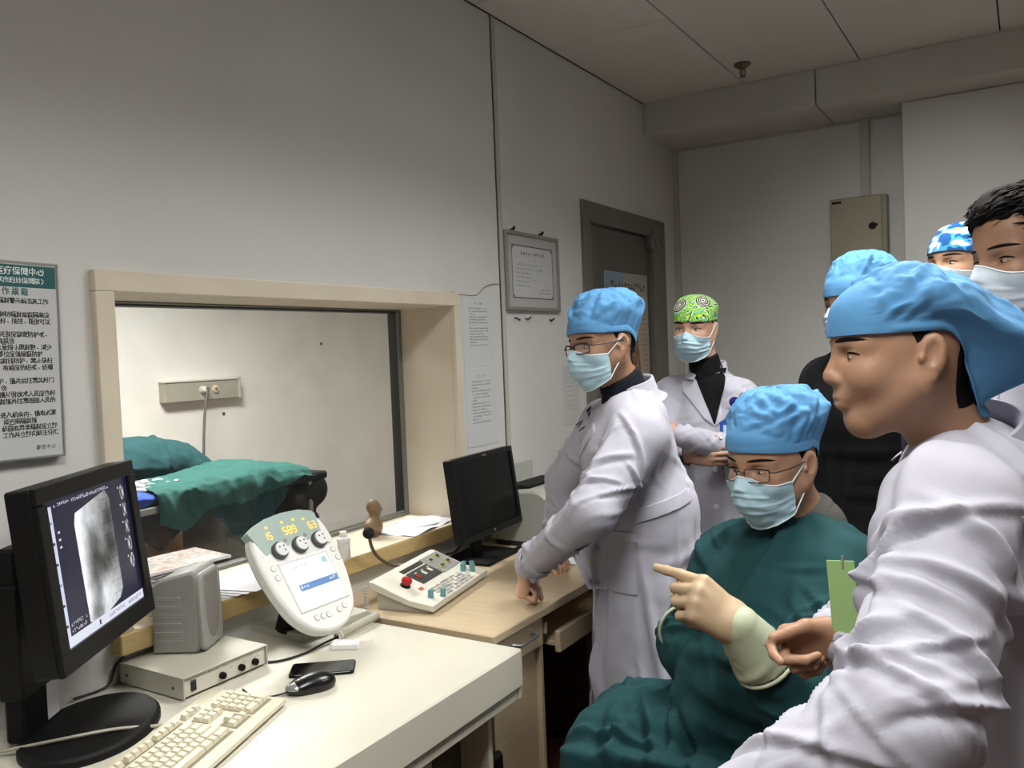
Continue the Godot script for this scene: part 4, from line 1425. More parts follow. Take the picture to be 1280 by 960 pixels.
func console() -> void:
	var t := thing("control_console", "ivory sloped console with a red button and teal keys on the wooden desk", "control console", Vector3(0.239, 0.75, -2.076), deg_to_rad(101.0))
	var W := 0.41
	var z_side := Transform3D(Basis(Vector3(0, 0, 1), Vector3(0, 1, 0), Vector3(-1, 0, 0)), Vector3.ZERO)
	var m := MB.new()
	m.prism(PackedVector2Array([Vector2(-0.085, 0.0), Vector2(0.095, 0.0), Vector2(0.095, 0.018), Vector2(0.03, 0.024), Vector2(-0.085, 0.066)]), -W / 2 + 0.012, W / 2 - 0.012, z_side, 0.002, false)
	obj("base", m, MT.ivory_dark, t)
	m = MB.new()
	var cover := PackedVector2Array([Vector2(-0.10, 0.060), Vector2(0.028, 0.018), Vector2(0.103, 0.008), Vector2(0.105, 0.026), Vector2(0.028, 0.038), Vector2(-0.092, 0.084), Vector2(-0.104, 0.083)])
	m.prism(cover, -W / 2, W / 2, z_side, 0.003, false)
	obj("cover", m, MT.ivory, t)
	# frames of the two fronts: slope and key field
	var sl := Transform3D(Basis(Vector3.RIGHT, -(PI / 2 - atan2(0.046, 0.12))), Vector3(0, 0.0613, -0.032))
	var kf := Transform3D(Basis(Vector3.RIGHT, -(PI / 2 - atan2(0.012, 0.077))), Vector3(0, 0.0322, 0.0665))
	var pan := MB.new()
	pan.box(sl * Vector3(0.135, 0.004, 0.0005), Vector3(0.125, 0.096, 0.003), 0.001, sl.basis)
	obj("switch_panel", pan, MT.grey_lines, t)
	pan = MB.new()
	pan.box(sl * Vector3(0.0, 0.04, 0.0005), Vector3(0.135, 0.018, 0.003), 0.001, sl.basis)
	obj("label_strip", pan, MT.dark_metal, t)
	pan = MB.new()
	pan.box(sl * Vector3(0.0, -0.008, 0.0005), Vector3(0.135, 0.066, 0.003), 0.001, sl.basis)
	var dp := obj("meter_panel", pan, hexm("3b3c3a", 0.3), t)
	for x in [-0.04, 0.002, 0.042]:
		var g := MB.new()
		g.box(sl * Vector3(x, -0.006, 0.003), Vector3(0.013, 0.02, 0.003), 0.001, sl.basis)
		obj("indicator", g, MT.red if x < -0.03 else MT.ivory, dp)
		g = MB.new()
		g.box(sl * Vector3(x + 0.012, 0.010, 0.0025), Vector3(0.012, 0.004, 0.001), 0.0, sl.basis)
		obj("indicator_label", g, MT.ivory, dp)
	for p in [[0.105, 0.026], [0.160, 0.030], [0.110, -0.016], [0.162, -0.010]]:
		var g := MB.new()
		g.box(sl * Vector3(p[0], p[1], 0.003), Vector3(0.024, 0.016, 0.004), 0.001, sl.basis)
		var sw := obj("rocker_switch", g, hexm("b5b24a", 0.5) if p[0] > 0.15 or p[1] < 0.0 else MT.ivory_dark, t)
		g = MB.new()
		g.box(sl * Vector3(p[0], p[1] - 0.001, 0.006), Vector3(0.014, 0.010, 0.005), 0.001, sl.basis)
		obj("rocker", g, MT.dark_metal, sw)
	# red stop button
	knob(t, sl * Vector3(-0.135, -0.012, 0.0), sl.basis.z, 0.016, 0.006, MT.black_soft, "button_collar", false)
	var rb := MB.new()
	rb.lathe([Vector2(0.011, 0.005), Vector2(0.011, 0.012), Vector2(0.0165, 0.014), Vector2(0.0165, 0.021), Vector2(0.013, 0.026), Vector2(0.0, 0.028)], Transform3D(Basis(sl.basis.x, sl.basis.z, -sl.basis.y), sl * Vector3(-0.135, -0.012, 0.0)), 22)
	obj("stop_button", rb, MT.red, t)
	var rl := MB.new()
	rl.box(sl * Vector3(-0.105, -0.052, 0.001), Vector3(0.02, 0.012, 0.001), 0.0, sl.basis)
	obj("red_label", rl, hexm("b8504a", 0.6), t)
	# small keys
	var one := MB.new()
	one.box(Vector3.ZERO, Vector3(0.0105, 0.0090, 0.003), 0.001)
	var key := one.mesh()
	var tones := [hexm("c9c7ba", 0.5), hexm("a6a8a4", 0.5), hexm("8f94a8", 0.5), hexm("b89a92", 0.5)]
	for r in 5:
		for c in 13:
			if (c * 7 + r * 3) % 11 == 0:
				continue
			var k := obj("key", key, tones[(c * 5 + r * 3) % 4 if (c + r) % 3 == 0 else (c + r) % 2], t)
			k.transform = Transform3D(kf.basis, kf * Vector3(-0.092 + c * 0.0165, 0.028 - r * 0.0140, 0.002))
	for p in [[-0.145, -0.002], [-0.112, -0.026], [0.140, 0.022], [0.165, 0.030], [0.160, -0.004], [0.186, 0.010]]:
		var g := MB.new()
		var at := kf * Vector3(p[0], p[1], 0.0)
		g.lathe([Vector2(0.0095, 0.0), Vector2(0.0095, 0.002), Vector2(0.0082, 0.004), Vector2(0.0082, 0.022), Vector2(0.007, 0.0235), Vector2(0.0, 0.024)], Transform3D(Basis(), at), 16)
		obj("teal_key", g, MT.teal_key, t)
	# gooseneck microphone on the back edge
	var mic := thing("gooseneck_microphone", "black gooseneck microphone bending up from behind the ivory console", "microphone", Vector3(0.13, 0.75, -2.02))
	var path := smooth_path([Vector3(0.01, 0.075, -0.06), Vector3(-0.03, 0.068, -0.075), Vector3(-0.055, 0.078, -0.045), Vector3(-0.058, 0.115, 0.005), Vector3(-0.048, 0.155, 0.04), Vector3(-0.035, 0.19, 0.062)], 5)
	var g2 := MB.new()
	g2.tube(path, 0.0055, 10)
	obj("neck", g2, MT.brass, mic)
	var hd := MB.new()
	hd.ball(Vector3(-0.033, 0.203, 0.067), Vector3(0.0185, 0.0185, 0.0185), Basis(), 18, 12)
	obj("foam_head", hd, mottled(Color("0c0c0c"), Color("1a1a1a"), 0.3, 6.0, 0.95, 44), mic)
	var bs := MB.new()
	bs.span(Vector3(0.0, 0.0, -0.075), Vector3(0.03, 0.078, -0.045), 0.003)
	obj("bracket", bs, MT.ivory, mic)

func dark_monitor() -> void:
	var t := thing("computer_monitor", "switched-off black monitor on the wooden desk", "monitor", Vector3(0.118, 0.75, -2.55), deg_to_rad(94.1))
	var f := face_frame(Vector3(-0.063, 0.245, 0.065), 0.123)
	var m := MB.new()
	m.prism(rrect(0.43, 0.29, 0.006), -0.032, 0.0, f, 0.002)
	obj("back_shell", m, MT.black_plastic, t)
	m = MB.new()
	for b in [[0.0, 0.136, 0.43, 0.018], [0.0, -0.133, 0.43, 0.024], [-0.206, 0.0015, 0.018, 0.251], [0.206, 0.0015, 0.018, 0.251]]:
		m.box(f * Vector3(b[0], b[1], 0.003), Vector3(b[2], b[3], 0.008), 0.0015, f.basis)
	obj("bezel", m, MT.black_plastic, t)
	m = MB.new()
	m.quad_uv(f * Vector3(-0.2, 0.13, 0.001), f * Vector3(0.2, 0.13, 0.001), f * Vector3(0.2, -0.124, 0.001), f * Vector3(-0.2, -0.124, 0.001))
	obj("screen", m, MT.screen_off, t)
	m = MB.new()
	m.box(f * Vector3(0.0, -0.133, 0.0075), Vector3(0.008, 0.008, 0.001), 0.0, f.basis)
	obj("power_light", m, MT.silver, t)
	m = MB.new()
	m.box(f * Vector3(0.0, 0.136, 0.0072), Vector3(0.03, 0.005, 0.0005), 0.0, f.basis)
	obj("badge", m, MT.grey_metal, t)
	m = MB.new()
	m.box(Vector3(-0.063, 0.10, 0.0), Vector3(0.06, 0.2, 0.02), 0.004, Basis(Vector3.RIGHT, -0.12))
	obj("stand", m, MT.black_soft, t)
	m = MB.new()
	m.prism(rrect(0.24, 0.19, 0.006), 0.0, 0.012, Transform3D(Basis(Vector3.RIGHT, -PI / 2), Vector3(-0.03, 0.0, 0.01)), 0.002)
	obj("base", m, MT.black_soft, t)
	var c := MB.new()
	c.tube(smooth_path([Vector3(0.06, 0.80, -2.50), Vector3(0.08, 0.785, -2.42), Vector3(0.10, 0.795, -2.33), Vector3(0.12, 0.757, -2.26), Vector3(0.10, 0.7545, -2.24)]), 0.0045)
	tag(obj("monitor_cable", c, MT.rubber), "short black cable looping between console and dark monitor", "cable")

func printer() -> void:
	var t := thing("printer", "pale grey rounded printer behind the dark monitor", "printer", Vector3(0.20, 0.75, -2.88), PI / 2)
	var side := []
	for k in 9:
		var a := PI / 2 * k / 8
		side.append(Vector2(0.04 + 0.12 * sin(a), 0.02 + 0.20 * cos(a) * 0.9 + 0.02))
	var q := PackedVector2Array([Vector2(-0.16, 0.015), Vector2(-0.16, 0.20)])
	for p in side: q.append(p)
	q.append(Vector2(0.15, 0.015))
	var m := MB.new()
	m.prism(q, -0.19, 0.17, Transform3D(Basis(Vector3(0, 0, 1), Vector3(0, 1, 0), Vector3(-1, 0, 0)), Vector3.ZERO), 0.012)
	obj("body", m, hexm("a5a69f", 0.4), t)
	obj("paper_slot", one_box(Vector3(-0.12, 0.198, -0.10), Vector3(0.15, 0.226, 0.0), 0.002), MT.black_soft, t)
	obj("rear_tray", one_box(Vector3(-0.14, 0.20, -0.165), Vector3(0.17, 0.29, -0.15), 0.003), hexm("b2b3ac", 0.4), t)
	for s in [-0.15, 0.13]:
		obj("foot", one_box(Vector3(s - 0.015, 0.0, -0.13), Vector3(s + 0.015, 0.016, 0.13), 0.001), MT.rubber, t)
	var p := MB.new()
	p.tube([Vector3(0.205, 0.757, -2.555), Vector3(0.20, 0.757, -2.62), Vector3(0.195, 0.757, -2.685)], [0.004, 0.006, 0.006], 10)
	tag(obj("marker_pen", p, MT.black_plastic), "black marker pen at the foot of the dark monitor", "pen")
	sheet("paper_sheet", "loose white paper on the wooden desk under the leaning person's arms", Vector3(0.36, 0.7502, -2.66), 0.35, 0.21, 0.297, 0.003, 5)
	sheet("paper_sheet", "second white paper on the wooden desk beside the leaning person's coat", Vector3(0.47, 0.7502, -2.80), -0.15, 0.21, 0.297, 0.003, 6)

func sheet(called: String, label: String, at: Vector3, turn: float, w: float, l: float, wave: float, sd: int, lines := 0) -> MeshInstance3D:
	var nz := noise(1.0, FastNoiseLite.TYPE_SIMPLEX_SMOOTH, 2, sd)
	var pts := []
	for j in 12:
		for i in 9:
			var x := (i / 8.0 - 0.5) * w
			var z := (j / 11.0 - 0.5) * l
			pts.append(Vector3(x, 0.0012 + wave * (0.5 + nz.get_noise_2d(x * 9.0, z * 9.0)), z))
	var m := MB.new()
	m.grid(pts, 9, 12, false, Vector3(0, -5, 0))
	var under := []
	for p in pts: under.append(p - Vector3(0, 0.0006, 0))
	m.grid(under, 9, 12, false, Vector3(0, 5, 0))
	var mm: StandardMaterial3D = MT.paper
	if lines > 0:
		var im := Image.create(210, 297, false, Image.FORMAT_RGB8)
		im.fill(Color("dddde2"))
		for k in lines: pen_text(im, 20, 24 + k * 16, 160, 6, Color("8d8d96"), sd * 31 + k)
		mm = hexm("ffffff", 0.85)
		mm.albedo_texture = ImageTexture.create_from_image(im)
	var o := obj(called, m, mm)
	tag(o, label, "paper")
	o.position = at
	o.rotation.y = turn
	return o

func sill_things() -> void:
	# bust
	var t := thing("bust", "small brown clay bust of a bald man on the window sill", "statuette", Vector3(-0.105, 0.8737, -2.205), deg_to_rad(118))
	var b := Field.new()
	b.bs = 0.03
	b.cap(Vector3(-0.036, 0.040, -0.004), Vector3(0.036, 0.040, -0.004), 0.020, 0.020, 0.02)
	b.ell(Vector3(0, 0.030, 0.004), Vector3(0.045, 0.034, 0.027), Basis(), 0.02)
	b.cap(Vector3(0, 0.05, 0), Vector3(0, 0.078, 0.003), 0.018, 0.016, 0.014)
	b.ell(Vector3(0, 0.102, 0.002), Vector3(0.0205, 0.027, 0.0245), Basis(), 0.008)
	b.ell(Vector3(0, 0.092, 0.012), Vector3(0.0165, 0.022, 0.0165), Basis(), 0.008)
	b.cap(Vector3(0, 0.076, 0.018), Vector3(0, 0.080, 0.016), 0.008, 0.010, 0.008)
	b.cap(Vector3(0, 0.102, 0.025), Vector3(0, 0.093, 0.031), 0.003, 0.0045, 0.005)
	for s in [-1, 1]:
		b.ell(Vector3(s * 0.021, 0.096, 0.0), Vector3(0.003, 0.008, 0.005), Basis(), 0.003)
		b.ell(Vector3(s * 0.008, 0.101, 0.028), Vector3(0.0045, 0.0035, 0.004), Basis(), 0.003, true)
	b.plane(Vector3(0, 0.012, 0), Vector3(0, -1, 0), 0.003)
	obj("figure", net_mesh([b.net(0.0028)]), mottled(Color("6e583d"), Color("83694a"), 0.02, 4.0, 0.55, 50), t)
	obj("plinth", one_box(Vector3(-0.024, 0.0, -0.018), Vector3(0.024, 0.016, 0.02), 0.002), hexm("80643f", 0.55), t)
	# white spray bottle or tube behind the control panel
	t = thing("white_tube", "white capped plastic tube standing at the edge of the sill", "tube", Vector3(0.012, 0.8737, -1.93))
	var m := MB.new()
	m.lathe([Vector2(0.0, 0.0), Vector2(0.019, 0.0), Vector2(0.02, 0.004), Vector2(0.02, 0.055), Vector2(0.0175, 0.06), Vector2(0.0, 0.06)], Transform3D(), 20)
	obj("tube_body", m, hexm("cfcfc9", 0.4), t)
	m = MB.new()
	m.lathe([Vector2(0.0215, 0.05), Vector2(0.0215, 0.062), Vector2(0.013, 0.066), Vector2(0.011, 0.082), Vector2(0.0, 0.084)], Transform3D(), 20)
	obj("cap", m, hexm("dcdcd6", 0.4), t)
	var w := MB.new()
	w.tube([Vector3(-0.235, 0.893, -1.75), Vector3(-0.235, 0.893, -2.53)], 0.004)
	tag(obj("window_rod", w, MT.grey_metal), "thin grey rod along the foot of the glass behind the bust", "rod")
	for z in [-1.75, -2.53]:
		pass
	sheet("paper_sheet", "crumpled white paper hanging over the sill edge beside the bust", Vector3(-0.06, 0.8737, -2.36), 0.12, 0.17, 0.25, 0.006, 15)
	sheet("paper_sheet", "flat white paper on the sill in the corner behind the dark monitor", Vector3(-0.085, 0.8737, -2.47), -0.3, 0.15, 0.18, 0.005, 16)
	var stack_y := 0.8737
	for k in 4:
		var o := sheet("paper_sheet", ["lowest printed sheet of the pile on the sill behind the speaker", "second sheet of the pile on the sill behind the speaker", "third sheet of the pile on the sill behind the speaker", "topmost sheet of the pile on the sill left of the control panel"][k], Vector3(-0.075 + 0.006 * k, stack_y + 0.0022 * k, -1.60 - 0.012 * k), 0.05 + 0.07 * k, 0.20, 0.29, 0.0012, 20 + k, 12 if k == 3 else 0)
	# magazines on a white carton, behind the speaker
	t = thing("carton", "low white carton with black print under the magazines on the sill", "carton", Vector3(-0.12, 0.8737, -1.36), 0.0)
	obj("carton_body", one_box(Vector3(-0.10, 0.0, -0.09), Vector3(0.10, 0.085, 0.09), 0.003), hexm("d3d3d0", 0.6), t)
	obj("print_block", one_box(Vector3(0.1, 0.052, -0.08), Vector3(0.1008, 0.075, -0.02), 0.0), MT.black_soft, t)
	t = thing("magazine", "dark-covered magazine under the open journal on the carton", "magazine", Vector3(-0.115, 0.9590, -1.385), 0.15)
	obj("pages", one_box(Vector3(-0.09, 0.001, -0.12), Vector3(0.088, 0.008, 0.12), 0.0005), MT.paper, t)
	obj("cover", one_box(Vector3(-0.092, 0.008, -0.122), Vector3(0.092, 0.0095, 0.122), 0.0003), MT.black_soft, t)
	t = thing("magazine", "pale picture magazine on top of the pile behind the speaker", "magazine", Vector3(-0.11, 0.9690, -1.40), -0.12)
	obj("pages", one_box(Vector3(-0.09, 0.0, -0.125), Vector3(0.09, 0.006, 0.125), 0.0005), MT.paper, t)
	var im := Image.create(180, 250, false, Image.FORMAT_RGB8)
	var n1 := noise(0.02, FastNoiseLite.TYPE_SIMPLEX_SMOOTH, 4, 71)
	for y in 250:
		for x in 180:
			var v := n1.get_noise_2d(x, y)
			im.set_pixel(x, y, Color("c9c3b8").lerp(Color("9c6f6a") if v > 0.0 else Color("8d8f86"), clampf(absf(v) * 1.6, 0.0, 0.9)))
	im.fill_rect(Rect2i(120, 20, 46, 90), Color("d9d4c8"))
	var cm := hexm("ffffff", 0.35)
	cm.albedo_texture = ImageTexture.create_from_image(im)
	var cq := MB.new()
	cq.quad_uv(Vector3(-0.0905, 0.0068, -0.1255), Vector3(0.0905, 0.0068, -0.1255), Vector3(0.0905, 0.0068, 0.1255), Vector3(-0.0905, 0.0068, 0.1255))
	obj("cover", cq, cm, t)

# ------------------------------------------------------------------ lettering: strokes on a 0-9 grid, "<ab" sets a left of b, "^ab" sets a over b
const G := {"亻": "6014,4349", "扌": "0282,505829,0764", "氵": "2032,1434,0961", "冫": "2133,1836", "口": "1181881811", "日": "2080892920,2484", "目": "2080892920,2383,2686", "木": "0393,5059,5308,5398",
	"王": "1181,1585,0999,5159", "讠": "2032,0434,3438,3869", "幺": "5024,2454,6418,1888", "力": "1383,8378,4029", "幼": "<幺力", "医": "9101,0109,0999,4032,2373,1686,5356,5627,5677",
	"疗": "5051,2191,2127,2709,0314,1605,4484,8466,6669,6949", "呆": "^口木", "保": "<亻呆", "建": "4191,3393,4595,8185,6058,3797,0121,2103,0323,2307,0799", "健": "<亻建", "中": "1282861612,5059",
	"心": "1407,3338,3888,8886,5264,8195", "武": "1151,0383,4348,4575,1519,0988,6067,6799,9997,7181", "又": "1181,8109,2298", "汉": "<氵又", "市": "5051,0292,1419,1484,8488,5059",
	"女": "4025,2578,7209,0494", "彐": "0181,8189,8909,1585", "妇": "<女彐", "阝": "1019,1060,6033,3366,6637", "完": "5051,0292,2474,0696,3609,6668,6898", "院": "<阝完",
	"喿": "3060633330,0434360604,6494966664,0797,5659,5709,5799", "操": "<扌喿", "乍": "3003,2292,4249,4495,4797", "作": "<亻乍", "夫": "1282,0595,5055,5509,5599", "见": "1016,1080,8086,4246,4609,6668,6899",
	"规": "<夫见", "禾": "7011,0393,5159,5308,5398", "呈": "^口王", "程": "<禾呈", "车": "1181,4005,0585,0797,5359", "畐": "0090,2272742422,1585891915,5559,1787", "辐": "<车畐",
	"身": "5041,2171,2127,7179,2373,2575,0797,7709", "寸": "0292,6069,6948,2437", "射": "<身寸", "苟": "0191,2022,6062,2404,2484,8489,2656582826", "攵": "4014,2393,7309,2499", "敬": "<苟攵",
	"言": "4050,0191,2373,2575,2777792927", "警": "^敬言", "示": "2171,0494,5459,2608,7698", "标": "<木示", "士": "5058,0393,2888", "志": "^士心", "及": "1171,7154,5484,8409,3109,3499", "工": "1181,5158,0898",
	"种": "<禾中", "方": "5052,0292,4209,4484,8479,7959", "防": "<阝方", "屏": "1181,8183,1383,1109,3435,7465,2696,2898,4559,7579", "艹": "0494,3109,6109", "㡀": "4149,1419,1474,7479,2031,6051,3537,5557",
	"敝": "<㡀攵", "蔽": "^艹敝", "鬲": "0090,2272742422,0509,0595,9599,3546,6556,3777,5759", "隔": "<阝鬲", "离": "4050,0191,3245,6335,1215,1585,8285,0609,0696,9699,5538,3878",
	"殳": "2013,2060,6063,6393,1585,8509,2699", "设": "<讠殳", "子": "1181,8154,5459,5939,0595", "好": "<女子", "青": "1181,1383,0595,5055,2629,2676,7679,2878", "清": "<氵青", "吉": "^士口", "洁": "<氵吉",
	"迶": "2090,5014,4347,4383,8387,4585,0121,1317,0899", "随": "<阝迶", "时": "<日寸", "可": "0191,7179,7958,1343461613", "以": "1018,1836,4153,8049,5699",
	"暴": "2070732320,3437,6467,1585,0797,5759,3809,6899", "曝": "<日暴", "光": "5054,2133,8163,0595,3509,6568,6899", "应": "5051,1191,1109,3447,5357,8368,2989",
	"穿": "5051,0191,0103,9193,3314,6384,1585,0797,6469,6949,6709", "戴": "1151,3033,0393,6068,6899,9066,1444471714,0858,2738", "户": "5051,1282,8285,1585,1209", "护": "<扌户",
	"衣": "5052,0292,5206,3439,3957,5599,8064", "纟": "4014,1454,5417,1757,0969", "戋": "1272,0585,4047,4799,8449,6171", "线": "<纟戋", "员": "2070722220,1418,1474,7478,4447,4709,5799", "损": "<扌员",
	"昜": "3013,2282,1484,8478,7859,4409", "伤": "<亻昜", "尽": "1171,7174,1474,1109,5499,4657,3859", "量": "2070732320,0494,2575772725,5559,0999",
	"宿": "5051,0191,0103,9193,3315,2529,4494,5585895955,5787", "缩": "<纟宿", "小": "5059,5938,2516,7497", "刀": "1181,8179,7959,4109", "召": "^刀口", "昭": "<日召", "灬": "1307,3447,6467,8397", "照": "^昭灬",
	"里": "1080851510,1383,5059,1787,0999", "予": "1181,8154,3255,0595,9584,5559,5939", "野": "<里予", "咸": "1191,1109,6067,6799,9066,2343,2545472725,7081", "减": "<冫咸", "少": "5055,2215,7294,8509",
	"咅": "4050,0191,2233,7263,0494,2676792926", "部": "<咅阝", "立": "5051,1292,2437,7467,0999", "位": "<亻立", "十": "0595,5059", "古": "^十口", "故": "<古攵", "做": "<亻故",
	"内": "5054,1219,1292,9299,9979,5427,5477", "林": "<木木", "禁": "^林示", "止": "5058,5484,2428,0898", "乃": "1171,7154,5484,8479,7959,3109", "孕": "^乃子", "有": "0292,5007,3439,3484,8489,3686,3888",
	"相": "<木目", "白": "5041,1282891912,1585", "勺": "3013,1383,8379,7959,3546", "的": "<白勺", "钅": "3004,2363,0565,3369,3959,0767", "㕣": "3014,6085,1585891915", "铅": "<钅㕣", "巾": "1217,1282,8288,5059", "冒": "^日目", "帽": "<巾冒",
	"前": "2132,7062,0393,1519,1545,4549,1747,6568,8589,8978", "主": "5051,1282,1585,0999,5259", "注": "<氵主", "音": "^立日", "意": "^音心", "关": "2032,7062,1383,0696,5356,5609,5699", "门": "1022,1319,4191,9199,9978",
	"耳": "0191,2128,7129,2373,2575,0898", "双": "<又又", "聂": "^耳双", "摄": "<扌聂", "片": "2025,2509,2393,7073,2666,6669", "支": "5054,0292,1484,8409,2499", "技": "<扌支", "术": "0292,5059,5208,5298,7081",
	"人": "5054,5409,5499", "原": "1191,1109,3373763633,3575,5659,4738,7788", "源": "<氵原", "并": "2032,7062,1383,0696,3309,7379", "周": "1109,1191,9199,9979,3373,5255,2585,3777793937",
	"围": "0191990901,2373,2575,2777,5258", "进": "1122,0424,2427,0899,3292,3595,5047,7078", "入": "3051,5109,5199", "几": "2025,2509,2070,7078,7898", "机": "<木几", "房": "5051,1282,8284,1484,1209,2696,5639,4787,8789",
	"石": "0191,4106,3383893933", "角": "3014,3060,6053,1383,1309,8389,1585,1787,5359", "确": "<石角", "必": "1417,3338,3888,8885,4153,9009", "西": "0191,2383892923,4146,6166", "要": "^西女",
	"能": "3013,1353,1519,1555,5559,1757,6063,9062,6363,6393,6568,6898,9667", "远": "1122,0424,2427,0999,4181,3393,5336,7376,7696", "器": "1040421210,6090926260,0494,5406,5496,1747491917,6797996967",
	"巳": "1181,8184,1484,1118,1888", "廾": "0494,3109,7079", "异": "^巳廾", "常": "5052,2022,7062,0304,0393,9394,3464663634,1719,1787,8789,5659", "艮": "1061,6164,1464,1262,1019,1959", "卩": "1181,8186,8666,1119", "即": "<艮卩",
	"向": "5031,1219,1292,9299,9979,3565673735", "斗": "2132,2434,0696,6069", "科": "<禾斗", "壬": "7021,5159,0595,1989", "任": "<亻壬", "匚": "9111,1118,1898", "汇": "<氵匚", "京": "5051,0292,2474762624,5659,2808,7898",
	"景": "^日京", "彡": "7003,8205,9509", "影": "<景彡", "象": "3012,3060,1282841412,4468,6849,1516,0709,5689", "像": "<亻象", "、": "2647", "，": "2838", "）": "2153,5356,5629", "妇幼": ""}

func glyph(im: Image, ch: String, r: Rect2, col: Color, th: float) -> void:
	if not G.has(ch):
		return
	var s: String = G[ch]
	if s.begins_with("<"):
		var k := 0.36 if s[1] in "亻扌氵冫讠阝纟钅" else 0.48
		if s[2] in "阝彡卩": k = 0.6
		glyph(im, s[1], Rect2(r.position, Vector2(r.size.x * (k - 0.02), r.size.y)), col, th)
		glyph(im, s[2], Rect2(r.position + Vector2(r.size.x * (k + 0.02), 0), Vector2(r.size.x * (0.98 - k), r.size.y)), col, th)
		return
	if s.begins_with("^"):
		var k := 0.3 if s[1] == "艹" else 0.72 if s[2] == "灬" else 0.48
		glyph(im, s[1], Rect2(r.position, Vector2(r.size.x, r.size.y * (k - 0.03))), col, th)
		glyph(im, s[2], Rect2(r.position + Vector2(0, r.size.y * (k + 0.03)), Vector2(r.size.x, r.size.y * (0.97 - k))), col, th)
		return
	for line in s.split(","):
		for i in range(0, line.length() - 3, 2):
			var a := r.position + Vector2(line[i].to_int(), line[i + 1].to_int()) / 9.0 * r.size
			var b := r.position + Vector2(line[i + 2].to_int(), line[i + 3].to_int()) / 9.0 * r.size
			var n := maxi(1, int((b - a).length() / 1.2))
			for k in n + 1:
				var p := a.lerp(b, float(k) / n)
				im.fill_rect(Rect2i(int(p.x - th / 2), int(p.y - th / 2), maxi(1, int(th)), maxi(1, int(th))), col)

func write_line(im: Image, text: String, right: float, y: float, em: float, col: Color, th: float, gap := 1.0) -> void:   # set from the right end leftwards
	var x := right
	for i in range(text.length() - 1, -1, -1):
		x -= em * gap
		if text[i] != " ":
			glyph(im, text[i], Rect2(x + em * 0.06, y, em * 0.86, em * 0.92), col, th)

func pinned_sheet(called: String, label: String, cat: String, z0: float, z1: float, y0: float, y1: float, im: Image, thick := 0.0012, x := 0.0006) -> Node3D:   # print on the left wall: z0 nearer than z1
	var t := thing(called, label, cat, Vector3(x, 0, 0))
	obj("sheet", one_box(Vector3(0, y0, z1), Vector3(thick, y1, z0), minf(0.002, thick * 0.3)), MT.paper, t)
	var q := MB.new()
	q.quad_uv(Vector3(thick + 0.0004, y1 - 0.001, z0 - 0.001), Vector3(thick + 0.0004, y1 - 0.001, z1 + 0.001), Vector3(thick + 0.0004, y0 + 0.001, z1 + 0.001), Vector3(thick + 0.0004, y0 + 0.001, z0 - 0.001))
	var m := hexm("ffffff", 0.55)
	m.albedo_texture = ImageTexture.create_from_image(im)
	obj("print", q, m, t)
	return t

